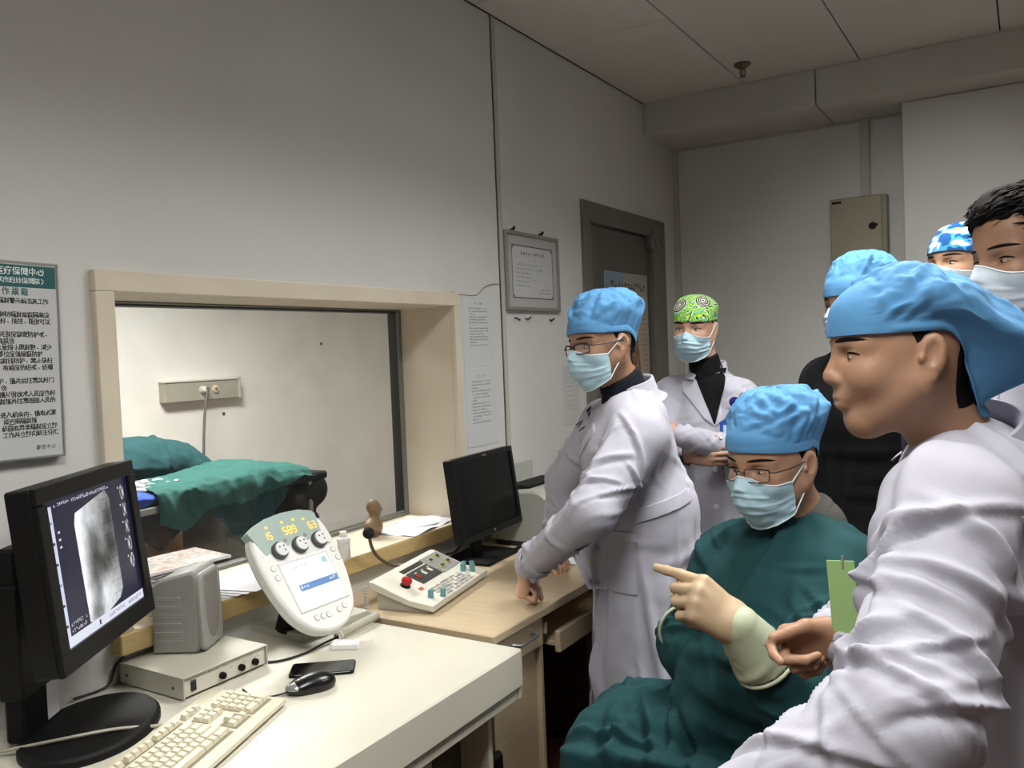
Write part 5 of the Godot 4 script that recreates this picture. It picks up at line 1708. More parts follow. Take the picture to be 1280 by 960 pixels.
func build_wall_things() -> void:
	# rules board
	var W := 2000
	var H := 1280
	var im := Image.create(W, H, false, Image.FORMAT_RGB8)
	im.fill(Color("c4c6c6"))
	im.fill_rect(Rect2i(0, 10, W - 8, 146), Color("1d5a5c"))
	var dk := Color("1f2224")
	var ed := func(px: float) -> float: return W - (76.0 - px) * 5.15   # photograph column to board column
	var rowy := func(py: float) -> float: return (py - 331.0) / 232.0 * H
	write_line(im, "幼医疗保健中心", ed.call(60.0), 26, 52, Color("dfe7e4"), 6.5)
	write_line(im, "武汉市妇幼保健院）", ed.call(62.0), 92, 40, Color("cfdbd8"), 5.0)
	write_line(im, "操作规程", ed.call(41.0), 164, 48, Color("245a58"), 6.5, 1.25)
	var rows := [["辐射警示标志及工作", 64.0, 371.5], ["种防辐射屏蔽隔离设", 64.5, 388.0], ["好、清洁、随时可以", 65.6, 396.0], ["曝光时应穿戴防护衣、", 64.0, 411.5], ["线损伤", 19.0, 419.5], ["尽量缩小照射野、减少", 66.0, 427.0], ["部位应做屏蔽防护", 54.0, 435.0], ["内射线防护、禁止孕妇", 66.0, 443.0], ["有相应的铅衣、铅帽", 66.5, 451.0], ["护、曝光前注意关好门", 67.0, 467.0], ["伤", 7.0, 475.0], ["摄片时技术人员应作好", 68.0, 483.0], ["射源并注意周围人员的", 68.0, 491.0], ["进入机房内、确有必要", 68.0, 507.0], ["能远离辐射源", 43.0, 515.0], ["机器有异常辐射应立即", 69.0, 523.0], ["工作并立即向科主任汇", 70.0, 531.0]]
	for r in rows:
		write_line(im, r[0], ed.call(r[1]), rowy.call(r[2] + 1.0), 37, dk, 5.0, 0.98)
	write_line(im, "影像中心", ed.call(66.0), rowy.call(550.0), 30, dk, 3.2, 1.1)
	var board := pinned_sheet("rules_board", "white board of radiation rules with a dark green heading, left of the window", "sign", -0.42, -1.072, 1.316, 1.732, im, 0.018)
	board.rotation.x = -0.018   # hangs a little askew, turned about its middle
	var mid := Vector3(0, 1.524, -0.746)
	board.position = mid - board.basis * mid + Vector3(0.0006, 0, 0.012)
	var fr := MB.new()
	for b in [[-1.0745, -1.0695, 1.312, 1.736], [-0.425, -0.416, 1.312, 1.736]]:
		fr.span(Vector3(0, b[2], b[0]), Vector3(0.021, b[3], b[1]), 0.001)
	fr.span(Vector3(0, 1.312, -1.07), Vector3(0.021, 1.317, -0.42), 0.001)
	fr.span(Vector3(0, 1.731, -1.07), Vector3(0.021, 1.736, -0.42), 0.001)
	obj("edge_strip", fr, MT.silver, board)
	# framed certificate
	im = Image.create(450, 330, false, Image.FORMAT_RGB8)
	im.fill(Color("b0b1af"))
	im.fill_rect(Rect2i(42, 46, 366, 240), Color("4a4d50"))
	im.fill_rect(Rect2i(47, 51, 356, 230), Color("c2c4c4"))
	for c in [[42, 46], [392, 46], [42, 270], [392, 270]]:
		im.fill_rect(Rect2i(c[0], c[1], 16, 16), Color("6a6d6e"))
	pen_text(im, 120, 72, 210, 20, Color("36393c"), 90)
	pen_text(im, 190, 104, 60, 12, Color("666a6c"), 91)
	for k in 6: pen_text(im, 70 + (12 if k == 0 else 0), 128 + k * 19, [230, 250, 190, 150, 120, 130][k], 10, Color("5a5e60"), 92 + k)
	pen_text(im, 290, 238, 100, 9, Color("5a5e60"), 99)
	pen_text(im, 270, 254, 110, 9, Color("5a5e60"), 100)
	im.fill_rect(Rect2i(200, 150, 60, 54), Color("b3b8ba"))
	im.fill_rect(Rect2i(206, 156, 48, 42), Color("c0c3c4"))
	var ce := pinned_sheet("certificate", "framed certificate hanging on the wall above the leaning person", "certificate", -2.965, -3.40, 1.678, 1.99, im, 0.006, 0.004)
	fr = MB.new()
	fr.span(Vector3(0, 1.667, -3.41), Vector3(0.016, 1.683, -2.954), 0.003)
	fr.span(Vector3(0, 1.985, -3.41), Vector3(0.016, 2.001, -2.954), 0.003)
	fr.span(Vector3(0, 1.68, -3.41), Vector3(0.016, 1.99, -3.395), 0.003)
	fr.span(Vector3(0, 1.68, -2.969), Vector3(0.016, 1.99, -2.954), 0.003)
	obj("frame", fr, hexm("94938e", 0.4, 0.4), ce)
	for p in [[2.012, -3.02], [2.013, -3.26]]:
		var nl := MB.new()
		nl.tube([Vector3(0.0, p[0] - 0.008, p[1]), Vector3(0.018, p[0] - 0.004, p[1]), Vector3(0.022, p[0] + 0.006, p[1])], 0.006)
		tag(obj("wall_hook", nl, MT.black_soft), "black hook holding the %s top corner of the certificate" % ["left", "right"][0 if p[1] > -3.1 else 1], "hook")
	for p in [[1.638, -3.03, "leftmost"], [1.635, -3.12, "middle"], [1.632, -3.33, "rightmost"]]:
		var nl := MB.new()
		nl.tube([Vector3(0.0, p[0], p[1]), Vector3(0.012, p[0] - 0.004, p[1]), Vector3(0.02, p[0] + (0.006 if p[1] < -3.05 else -0.012), p[1] - 0.012)], 0.004)
		tag(obj("nail", nl, MT.dark_metal), "%s of the three nails in the wall under the certificate" % p[2], "nail")
	# two printed sheets beside the window
	for k in 2:
		im = Image.create(210, 297, false, Image.FORMAT_RGB8)
		im.fill(Color("cdd0d2"))
		pen_text(im, 84, 26, 46, 9, Color("3c3f42"), 110 + k * 40)
		for j in 14: pen_text(im, 40, 48 + j * 12, [128, 130, 40, 126, 112, 130, 30, 128, 130, 96, 130, 128, 50, 126][j], 6, Color("5e6266"), 111 + k * 40 + j, 0.15)
		pinned_sheet("notice_sheet", ["upper printed notice taped beside the window", "lower printed notice taped beside the window"][k], "notice", -2.645, -2.860, [1.442, 1.130][k], [1.718, 1.437][k], im)
	pinned_sheet("notice_sheet", "narrow pale notice on the wall under the certificate", "notice", -3.43, -3.60, 1.14, 1.42, blank_print(), 0.0012)
	# thin wire from the window corner to the joint strip
	var wr := MB.new()
	wr.tube(smooth_path([Vector3(0.024, 1.727, -2.55), Vector3(0.004, 1.722, -2.62), Vector3(0.004, 1.722, -2.74), Vector3(0.004, 1.755, -2.80), Vector3(0.004, 1.772, -2.87), Vector3(0.006, 1.77, -2.93)]), 0.0016, 5)
	tag(obj("thin_wire", wr, MT.grey_lines), "thin grey wire on the wall above the taped notices", "wire")
	# body poster on the door
	im = Image.create(260, 400, false, Image.FORMAT_RGB8)
	for y in 400:
		for x in 260:
			im.set_pixel(x, y, Color("b7aa98") if x > 100 or y > 240 else Color("8296a6"))
	im.fill_rect(Rect2i(0, 0, 260, 60), Color("a9a49a"))
	im.fill_rect(Rect2i(0, 0, 110, 60), Color("7f97aa"))
	pen_text(im, 34, 24, 200, 24, Color("4a4038"), 130, 0.1)
	var body := PackedVector2Array([Vector2(146, 100), Vector2(160, 100), Vector2(166, 116), Vector2(162, 136), Vector2(184, 150), Vector2(196, 240), Vector2(204, 310), Vector2(192, 312), Vector2(180, 236), Vector2(176, 280), Vector2(180, 396), Vector2(160, 396), Vector2(153, 296), Vector2(146, 396), Vector2(126, 396), Vector2(130, 280), Vector2(126, 236), Vector2(114, 312), Vector2(102, 310), Vector2(110, 240), Vector2(122, 150), Vector2(144, 136), Vector2(140, 116)])
	var nz := noise(0.05, FastNoiseLite.TYPE_SIMPLEX_SMOOTH, 3, 17)
	for y in range(95, 398):
		for x in range(96, 210):
			if Geometry2D.is_point_in_polygon(Vector2(x, y), body):
				im.set_pixel(x, y, Color("7d4c30").lerp(Color("a6805e"), clampf(0.5 + nz.get_noise_2d(x * 2.0, y * 0.7), 0.0, 1.0)))
	for k in 18: im.fill_rect(Rect2i(214 + (k % 2) * 4, 110 + k * 15, 30, 3), Color("93877a"))
	var ps := pinned_sheet("body_poster", "blue and cream poster of a human body on the grey door", "poster", -3.945, -4.51, 1.12, 1.893, im, 0.001, -0.0115)
	# electrical box and its conduit
	var bx := thing("electrical_box", "cream steel electrical box on the back wall", "electrical box", Vector3(1.062, 1.66, ZB))
	obj("case", one_box(Vector3(-0.14, 0.0, 0.0), Vector3(0.146, 0.595, 0.09), 0.003), hexm("918c79", 0.5), bx)
	var dr := obj("door", one_box(Vector3(-0.137, 0.004, 0.09), Vector3(0.122, 0.59, 0.104), 0.003), hexm("9a9480", 0.5), bx)
	obj("maker_plate", one_box(Vector3(-0.128, 0.565, 0.104), Vector3(-0.08, 0.578, 0.1055), 0.0), MT.black_soft, dr)
	var lk := MB.new()
	lk.lathe([Vector2(0.02, 0.0), Vector2(0.018, 0.006), Vector2(0.0, 0.007)], Transform3D(Basis(Vector3.RIGHT, PI / 2), Vector3(0.075, 0.43, 0.104)), 14)
	lk.box(Vector3(0.085, 0.434, 0.112), Vector3(0.035, 0.012, 0.006), 0.002)
	obj("lock", lk, MT.black_soft, dr)
	tag(obj("cable_conduit", one_box(Vector3(1.07, 2.255, ZB), Vector3(1.118, 2.682, ZB + 0.022), 0.003), MT.trim), "vertical white conduit from the beam down to the electrical box", "conduit")
	# sprinkler
	var sp := thing("sprinkler", "small brass sprinkler head under the ceiling", "sprinkler", Vector3(0.662, 2.86, -4.18))
	var m := MB.new()
	m.lathe([Vector2(0.0, 0.0), Vector2(0.04, -0.001), Vector2(0.043, -0.006), Vector2(0.022, -0.022), Vector2(0.012, -0.026), Vector2(0.0, -0.026)], Transform3D(), 20)
	obj("escutcheon", m, MT.brass, sp)
	m = MB.new()
	for s in [-1, 1]:
		m.tube([Vector3(s * 0.01, -0.024, 0), Vector3(s * 0.013, -0.045, 0), Vector3(s * 0.006, -0.062, 0)], 0.003, 6)
	m.lathe([Vector2(0.0, -0.060), Vector2(0.016, -0.062), Vector2(0.016, -0.065), Vector2(0.0, -0.066)], Transform3D(), 12)
	m.tube([Vector3(0, -0.024, 0), Vector3(0, -0.06, 0)], 0.004, 6)
	obj("head", m, MT.brass, sp)
	# scuffs: smudges of dirt on the wall by the certificate and the door are in the wall itself

func blank_print() -> Image:
	var im := Image.create(170, 280, false, Image.FORMAT_RGB8)
	im.fill(Color("c8c9c8"))
	for j in 9: pen_text(im, 20, 30 + j * 22, 120, 7, Color("9da0a2"), 300 + j)
	return im


# ------------------------------------------------------------------ the X-ray room beyond the glass
func drape_pts(rows: Array, per := 8) -> Array:   # rows of points, smoothed along each row and across
	var wide := []
	for r in rows: wide.append(smooth_path(r, per))
	var nu: int = wide[0].size()
	var out := []
	var cols := []
	for i in nu:
		var c := []
		for r in wide: c.append(r[i])
		cols.append(smooth_path(c, per))
	for j in cols[0].size():
		for i in nu: out.append(cols[i][j])
	return [out, nu, cols[0].size()]

func drape(called: String, rows: Array, mtl: Material, parent, sd: int, amp := 0.012, f := 7.0) -> MeshInstance3D:
	var g := drape_pts(rows)
	var nz := noise(1.0, FastNoiseLite.TYPE_SIMPLEX_SMOOTH, 2, sd)
	var pts: Array = g[0]
	for i in pts.size():
		var p: Vector3 = pts[i]
		var e := 1.0 - absf(nz.get_noise_3d(p.x * f * 0.5 + p.z * 2.0, p.y * f * 0.5, p.z * f)) * 2.6
		pts[i] = p + Vector3(0.7, 0.5, 0.2) * amp * e
	var m := MB.new()
	m.grid(pts, g[1], g[2], false, Vector3(-2.2, 0.2, -2.6))
	return obj(called, m, mtl, parent)

func build_far_room() -> void:
	struct("wall_xray_far", one_box(Vector3(-3.4, 0, -6.4), Vector3(-3.2, CEIL, 2.6), 0.0), MT.wall_far)
	struct("wall_xray_end", one_box(Vector3(-3.2, 0, -6.4), Vector3(-0.3, CEIL, -6.2), 0.0), MT.wall_far)
	struct("wall_xray_front", one_box(Vector3(-3.2, 0, 2.4), Vector3(-0.3, CEIL, 2.6), 0.0), MT.wall_far)
	struct("wall_xray_return", one_box(Vector3(-0.3, 0, -6.4), Vector3(0.0, CEIL, -5.2), 0.0), MT.wall_far)
	# socket strip
	var s := thing("socket_strip", "grey socket strip on the wall beyond the window", "socket strip", Vector3(-3.2, 1.235, -3.90))
	obj("channel", one_box(Vector3(0, 0, -0.31), Vector3(0.07, 0.135, 0.31), 0.004), hexm("a09d8e", 0.5), s)
	obj("top_edge", one_box(Vector3(0, 0.135, -0.315), Vector3(0.078, 0.15, 0.315), 0.003), hexm("cfcdc4", 0.5), s)
	obj("end_cap", one_box(Vector3(0, -0.002, -0.33), Vector3(0.078, 0.152, -0.305), 0.003), hexm("b4b2a6", 0.5), s)
	for z in [0.01, -0.10]:
		var k := MB.new()
		k.lathe([Vector2(0.028, 0.0), Vector2(0.026, 0.012), Vector2(0.0, 0.014)], Transform3D(Basis(Vector3(0, 0, 1), -PI / 2), Vector3(0.07, 0.075, z)), 16)
		var so := obj("socket", k, hexm("c9c4b0", 0.5), s)
		if z < 0.0:
			k = MB.new()
			k.lathe([Vector2(0.012, 0.0), Vector2(0.010, 0.008), Vector2(0.0, 0.009)], Transform3D(Basis(Vector3(0, 0, 1), -PI / 2), Vector3(0.083, 0.075, z)), 12)
			obj("socket_hole", k, hexm("8a6a45", 0.5), so)
	var c := thing("power_lead", "dark grey power lead hanging from the socket strip", "lead", Vector3(-3.1, 1.31, -3.89))
	var m := MB.new()
	m.tube(smooth_path([Vector3(-0.01, 0.0, 0.0), Vector3(0.05, 0.01, 0.01), Vector3(0.09, -0.04, 0.06), Vector3(0.11, -0.16, 0.10), Vector3(0.13, -0.40, 0.14), Vector3(0.14, -0.75, 0.16)]), 0.009)
	obj("lead", m, hexm("55554f", 0.6), c)
	m = MB.new()
	m.lathe([Vector2(0.0, 0.0), Vector2(0.02, 0.002), Vector2(0.022, 0.03), Vector2(0.012, 0.045), Vector2(0.0, 0.046)], Transform3D(Basis(Vector3(0, 0, 1), -PI / 2), Vector3(-0.02, 0.0, 0.0)), 14)
	obj("plug", m, hexm("cfcfc8", 0.5), c)
	for p in [[1.12, -4.12, "dark screw hole in the wall under the socket strip"], [1.62, -5.15, "upper of the dark scuffs high on the far wall"]]:
		m = MB.new()
		m.lathe([Vector2(0.014, 0.0), Vector2(0.01, 0.006), Vector2(0.0, 0.007)], Transform3D(Basis(Vector3(0, 0, 1), -PI / 2), Vector3(-3.2, p[0], p[1])), 10)
		tag(obj("wall_plug", m, hexm("5a4a3a", 0.7)), p[2], "wall plug")
	# table
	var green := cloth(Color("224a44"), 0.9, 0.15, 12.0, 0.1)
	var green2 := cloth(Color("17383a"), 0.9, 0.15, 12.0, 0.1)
	var t := thing("examination_table", "black X-ray examination table under the green drapes beyond the window", "table", Vector3(-1.65, 0, -2.65))
	obj("table_top", one_box(Vector3(-0.30, 0.86, -0.62), Vector3(0.30, 0.90, 0.75), 0.01), MT.black_soft, t)
	obj("side_rail", one_box(Vector3(0.30, 0.865, 0.05), Vector3(0.325, 0.895, 0.75), 0.003), MT.grey_metal, t)
	obj("pedestal", one_box(Vector3(-0.18, 0.0, -0.35), Vector3(0.18, 0.86, -0.05), 0.01), hexm("5b5a52", 0.5), t)
	for z in [-0.52, 0.6]:
		for x in [-0.26, 0.26]:
			m = MB.new()
			m.tube([Vector3(x, 0.0, z), Vector3(x, 0.86, z)], 0.014, 10)
			obj("leg", m, MT.grey_metal, t)
	var bc := drape("drape_corner", [[Vector3(-1.40, 0.885, -2.06), Vector3(-1.395, 0.885, -2.16), Vector3(-1.395, 0.88, -2.27), Vector3(-1.395, 0.86, -2.40)], [Vector3(-1.38, 0.82, -2.12), Vector3(-1.375, 0.81, -2.19), Vector3(-1.375, 0.80, -2.28), Vector3(-1.38, 0.79, -2.38)], [Vector3(-1.375, 0.74, -2.19), Vector3(-1.37, 0.695, -2.24), Vector3(-1.37, 0.70, -2.27), Vector3(-1.375, 0.755, -2.36)]], MT.black_soft, null, 2, 0.006, 9.0)
	tag(bc, "black cloth corner hanging from the near end of the draped table", "drape")
	var bd := drape("blue_drape", [[Vector3(-1.60, 0.925, -2.02), Vector3(-1.60, 0.925, -2.14), Vector3(-1.60, 0.93, -2.30)], [Vector3(-1.36, 0.945, -2.02), Vector3(-1.36, 0.945, -2.13), Vector3(-1.36, 0.935, -2.25)], [Vector3(-1.345, 0.90, -2.04), Vector3(-1.345, 0.90, -2.13), Vector3(-1.345, 0.905, -2.20)], [Vector3(-1.345, 0.86, -2.06), Vector3(-1.345, 0.87, -2.12), Vector3(-1.345, 0.89, -2.17)]], cloth(Color("24408c"), 0.8, 0.15, 12.0), null, 5, 0.006, 9.0)
	tag(bd, "blue drape at the near end of the examination table", "drape")
	var tray := thing("instrument_tray", "steel instrument tray with white swabs on the draped table", "tray", Vector3(-1.70, 0.938, -2.42), 0.2)
	obj("tray_dish", one_box(Vector3(-0.13, -0.02, -0.16), Vector3(0.16, 0.004, 0.16), 0.003), MT.silver, tray)
	var rg := RandomNumberGenerator.new()
	rg.seed = 5
	for k in 9:
		m = MB.new()
		m.ball(Vector3(rg.randf_range(-0.09, 0.12), 0.009, rg.randf_range(-0.13, 0.13)), Vector3(rg.randf_range(0.012, 0.03), 0.008, rg.randf_range(0.01, 0.02)), Basis(Vector3.UP, rg.randf() * 3.0), 8, 5)
		obj("swab", m, MT.paper if k % 2 else MT.silver, tray)
	# the main green drape: over the table and down its near side
	var main := thing("green_drape", "long green surgical drape lying over the table beyond the window", "drape")
	var zf := [-2.225, -2.30, -2.38, -2.45, -2.56, -2.68, -2.82, -2.95, -3.06, -3.13]
	var low := [0.815, 0.775, 0.772, 0.835, 0.842, 0.836, 0.862, 0.875, 0.90, 0.885]
	var ytop := [0.948, 0.952, 0.950, 0.955, 0.962, 0.958, 0.968, 0.955, 0.945, 0.925]
	var r0 := []
	var r1 := []
	var r2 := []
	var r3 := []
	var r4 := []
	var r5 := []
	for i in 10:
		var a := i / 9.0
		r0.append(Vector3(-2.0, 0.80, lerpf(-2.50, -3.26, a)))
		r1.append(Vector3(-1.92, [0.915, 0.92, 0.925, 0.93, 0.945, 0.955, 0.955, 0.945, 0.93, 0.90][i], lerpf(-2.50, -3.24, a)))
		r2.append(Vector3(-1.64, 0.935 + [0.0, 0.01, 0.0, 0.015, 0.03, 0.02, 0.045, 0.03, 0.02, 0.0][i], lerpf(-2.37, -3.20, a)))
		r3.append(Vector3(-1.38, ytop[i], zf[i] - 0.01))
		r4.append(Vector3(-1.325, ytop[i] - 0.035, zf[i]))
		r5.append(Vector3(-1.315 + 0.012 * (i % 2), low[i], zf[i] + 0.004))
	drape("cloth", [r0, r1, r2, r3, r4, r5], green, main, 3, 0.022, 8.0)
	var fl := thing("green_drape", "darker green drape hanging lower behind the table front", "drape")
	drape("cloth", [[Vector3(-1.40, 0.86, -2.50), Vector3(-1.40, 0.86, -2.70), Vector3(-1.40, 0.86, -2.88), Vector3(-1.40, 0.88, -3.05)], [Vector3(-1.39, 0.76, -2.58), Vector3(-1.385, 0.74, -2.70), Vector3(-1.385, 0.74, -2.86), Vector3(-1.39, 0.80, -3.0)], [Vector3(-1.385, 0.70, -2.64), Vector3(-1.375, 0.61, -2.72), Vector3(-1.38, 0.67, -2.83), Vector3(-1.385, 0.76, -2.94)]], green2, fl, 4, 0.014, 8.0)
	var ed := thing("black_cover", "black rounded cover at the far end of the draped table", "cover")
	var cf := Field.new()
	cf.cap(Vector3(-1.85, 0.80, -3.22), Vector3(-1.45, 0.80, -3.22), 0.10, 0.10, 0.03)
	cf.cap(Vector3(-1.85, 0.62, -3.23), Vector3(-1.46, 0.62, -3.23), 0.06, 0.06, 0.06)
	cf.cap(Vector3(-1.44, 0.78, -3.10), Vector3(-1.44, 0.70, -3.20), 0.03, 0.03, 0.03)
	cf.plane(Vector3(0, 0.64, 0), Vector3.DOWN, 0.01)
	obj("cover_cloth", net_mesh([cf.net(0.014)]), MT.black_soft, ed)
	# shrouded equipment behind
	var sh := Field.new()
	sh.ell(Vector3(-2.24, 0.955, -2.60), Vector3(0.24, 0.17, 0.48), Basis(), 0.1)
	sh.ell(Vector3(-2.22, 0.90, -3.03), Vector3(0.2, 0.10, 0.17), Basis(Vector3.RIGHT, -0.3), 0.12)
	sh.cap(Vector3(-2.26, 0.45, -2.25), Vector3(-2.24, 0.9, -2.5), 0.22, 0.2, 0.1)
	var nt := sh.net(0.018)
	crumple(nt, [[Vector3(-2.24, 0.93, -2.0), Vector3(-2.24, 0.93, -2.95), 0.2, 7, 0.02, 9, 0.03, 0.0]], 8, 0.012)
	var sd := thing("shrouded_equipment", "equipment wrapped in a dark green sheet behind the table", "equipment", Vector3.ZERO)
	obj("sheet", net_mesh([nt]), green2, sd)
	# low wooden cabinet at the wall
	var cb := thing("low_cabinet", "brown wooden cabinet against the wall under the draped table", "cabinet", Vector3(-2.78, 0, -3.1))
	obj("body", one_box(Vector3(-0.3, 0.05, -0.45), Vector3(0.28, 0.62, 0.95), 0.004), hexm("8d6a44", 0.55), cb)
	for k in 2:
		var d := obj("door", one_box(Vector3(0.28, 0.08, -0.44 + k * 0.69), Vector3(0.298, 0.60, 0.245 + k * 0.69), 0.003), hexm("97734c", 0.5), cb)
		obj("handle", one_box(Vector3(0.298, 0.36, 0.19 + (k * 0.12)), Vector3(0.31, 0.46, 0.20 + (k * 0.12)), 0.002), MT.grey_metal, d)
	obj("plinth", one_box(Vector3(-0.28, 0.0, -0.43), Vector3(0.26, 0.05, 0.93), 0.0), MT.black_soft, cb)
	var ub := thing("foot_pedal_unit", "dark low equipment block on the floor beside the wooden cabinet", "equipment", Vector3(-2.12, 0, -3.42))
	obj("body", one_box(Vector3(-0.12, 0.0, -0.3), Vector3(0.10, 0.40, 0.35), 0.02), hexm("3a3a36", 0.6), ub)
	for z in [-0.15, 0.05, 0.25]:
		m = MB.new()
		m.tube([Vector3(0.115, 0.0, z), Vector3(0.115, 0.42, z)], 0.012, 8)
		obj("post", m, MT.grey_metal, ub)

# joints of each figure, metres
const JOINTS := {
	"p1": {"head": Vector3(0.785, 1.504, -2.225), "neck": Vector3(0.846, 1.333, -2.290), "chest": Vector3(0.846, 1.180, -2.247), "hip": Vector3(0.877, 0.885, -2.311), "shL": Vector3(0.935, 1.254, -2.117), "elL": Vector3(0.880, 1.075, -1.934), "wrL": Vector3(0.635, 0.893, -2.045), "shR": Vector3(0.710, 1.258, -2.390), "elR": Vector3(0.523, 1.062, -2.454), "wrR": Vector3(0.487, 0.819, -2.467), "fwd": Vector3(-0.480, -0.047, 0.865), "up": Vector3(-0.107, 0.994, 0.019)},
	"p2": {"head": Vector3(0.760, 1.558, -3.095), "neck": Vector3(0.789, 1.372, -3.151), "chest": Vector3(0.792, 1.191, -3.097), "hip": Vector3(0.795, 0.826, -3.082), "shL": Vector3(0.925, 1.291, -3.113), "elL": Vector3(0.968, 1.103, -2.967), "wrL": Vector3(0.809, 1.179, -2.790), "shR": Vector3(0.641, 1.305, -3.150), "elR": Vector3(0.617, 1.090, -2.984), "wrR": Vector3(0.822, 1.095, -2.876), "fwd": Vector3(0.026, -0.066, 0.999), "up": Vector3(0.047, 0.997, -0.076)},
	"p3": {"head": Vector3(1.375, 1.239, -1.812), "neck": Vector3(1.432, 1.080, -1.875), "chest": Vector3(1.395, 0.902, -1.832), "hip": Vector3(1.377, 0.503, -1.862), "shL": Vector3(1.526, 1.008, -1.754), "elL": Vector3(1.479, 0.820, -1.563), "wrL": Vector3(1.402, 0.989, -1.464), "shR": Vector3(1.244, 0.977, -1.931), "elR": Vector3(1.167, 0.804, -1.840), "wrR": Vector3(1.427, 0.782, -1.753), "knL": Vector3(1.038, 0.510, -1.711), "knR": Vector3(0.980, 0.446, -1.908), "fwd": Vector3(-0.393, -0.106, 0.896), "up": Vector3(-0.046, 1.004, 0.040)},
	"p4": {"head": Vector3(1.684, 1.473, -1.367), "neck": Vector3(1.761, 1.310, -1.443), "chest": Vector3(1.791, 1.158, -1.431), "hip": Vector3(1.905, 0.806, -1.508), "shL": Vector3(1.761, 1.270, -1.205), "elL": Vector3(1.729, 1.079, -1.000), "wrL": Vector3(1.552, 0.945, -0.967), "shR": Vector3(1.723, 1.176, -1.625), "elR": Vector3(1.683, 0.944, -1.542), "wrR": Vector3(1.593, 1.041, -1.350), "fwd": Vector3(-0.891, -0.025, 0.435), "up": Vector3(-0.124, 0.985, 0.030)},
	"p5": {"head": Vector3(1.412, 1.591, -2.676), "neck": Vector3(1.440, 1.441, -2.710), "chest": Vector3(1.417, 1.262, -2.687), "hip": Vector3(1.406, 0.855, -2.661), "shL": Vector3(1.562, 1.365, -2.617), "shR": Vector3(1.295, 1.360, -2.781), "fwd": Vector3(-0.583, 0.001, 0.808), "up": Vector3(0.013, 0.998, -0.055)},
	"p6": {"head": Vector3(1.853, 1.633, -1.892), "neck": Vector3(1.894, 1.455, -1.956), "chest": Vector3(1.876, 1.263, -1.983), "hip": Vector3(1.898, 0.774, -1.997), "shL": Vector3(1.998, 1.381, -1.875), "shR": Vector3(1.784, 1.400, -2.097), "fwd": Vector3(-0.775, -0.036, 0.623), "up": Vector3(-0.030, 1.000, -0.028)},
	"p7": {"head": Vector3(1.666, 1.708, -2.956), "neck": Vector3(1.695, 1.563, -2.991), "chest": Vector3(1.693, 1.414, -2.983), "hip": Vector3(1.687, 0.990, -2.960), "shL": Vector3(1.823, 1.496, -2.867), "shR": Vector3(1.572, 1.506, -3.100), "fwd": Vector3(-0.555, 0.051, 0.812), "up": Vector3(0.013, 0.998, -0.055)},
}

# ------------------------------------------------------------------ people
func v_basis(f: Vector3, u: Vector3) -> Basis:   # x to the person's left, y up, z forward
	var z := f.normalized()
	var x := u.cross(z).normalized()
	return Basis(x, z.cross(x), z)

func head_field(o: Dictionary, ears := true) -> Field:   # local: origin in the middle of the head, eyes level with it
	var h := Field.new()
	h.bs = 0.03
	var w: float = o.get("wide", 1.0)
	h.ell(Vector3(0, 0.028, -0.012), Vector3(0.077 * w, 0.092, 0.098), Basis(), 0.02)
	h.ell(Vector3(0, -0.030, 0.018), Vector3(0.065 * w, 0.082, 0.074), Basis(), 0.03)
	h.cap(Vector3(0, -0.098, 0.060), Vector3(0, -0.088, 0.05), 0.017, 0.024, 0.03)
	for s in [-1, 1]:
		h.cap(Vector3(s * 0.058 * w, -0.045, -0.005), Vector3(s * 0.014, -0.095, 0.054), 0.022, 0.021, 0.025)
		h.ell(Vector3(s * 0.036 * w, -0.030, 0.060), Vector3(0.026, 0.024, 0.024), Basis(), 0.025)
		h.cap(Vector3(s * 0.048, 0.016, 0.064), Vector3(s * 0.010, 0.020, 0.084), 0.010, 0.009, 0.016)
	h.ell(Vector3(0, 0.055, 0.045), Vector3(0.058, 0.04, 0.046), Basis(), 0.03)
	for s in [-1, 1]:
		h.ell(Vector3(s * 0.032, 0.001, 0.093), Vector3(0.016, 0.0095, 0.016), Basis(), 0.010, true)
		h.ell(Vector3(s * 0.032, 0.0005, 0.0715), Vector3(0.0155, 0.0115, 0.0125), Basis(), 0.004)
	h.cap(Vector3(0, 0.010, 0.086), Vector3(0, -0.024, 0.101), 0.0075, 0.0105, 0.012)
	h.ell(Vector3(0, -0.031, 0.101), Vector3(0.0118, 0.0095, 0.0105), Basis(), 0.008)
	for s in [-1, 1]:
		h.ell(Vector3(s * 0.0135, -0.034, 0.092), Vector3(0.009, 0.008, 0.010), Basis(), 0.006)
	h.ell(Vector3(0, -0.055, 0.080), Vector3(0.026, 0.016, 0.014), Basis(), 0.018)
	h.ell(Vector3(0, -0.060, 0.0885), Vector3(0.020, 0.0065, 0.010), Basis(), 0.009)
	h.ell(Vector3(0, -0.0715, 0.0865), Vector3(0.018, 0.0072, 0.010), Basis(), 0.009)
	h.cap(Vector3(-0.014, -0.0655, 0.099), Vector3(0.014, -0.0655, 0.099), 0.002, 0.002, 0.004, true)
	# ears
	for s in ([-1, 1] if ears else []):
		var eb := Basis(Vector3.UP, s * -0.35) * Basis(Vector3.RIGHT, -0.18)
		var c := Vector3(s * 0.079 * w, -0.006, -0.016)
		h.ell(c, Vector3(0.0085, 0.032, 0.0185), eb, 0.006)
		h.ell(c + Vector3(s * 0.0075, 0.004, 0.002), Vector3(0.0065, 0.019, 0.0095), eb, 0.004, true)
		h.ell(c + Vector3(s * -0.001, -0.030, 0.004), Vector3(0.006, 0.0095, 0.0085), eb, 0.006)
		h.ell(c + Vector3(s * 0.002, -0.003, 0.016), Vector3(0.004, 0.006, 0.004), eb, 0.004)
	return h

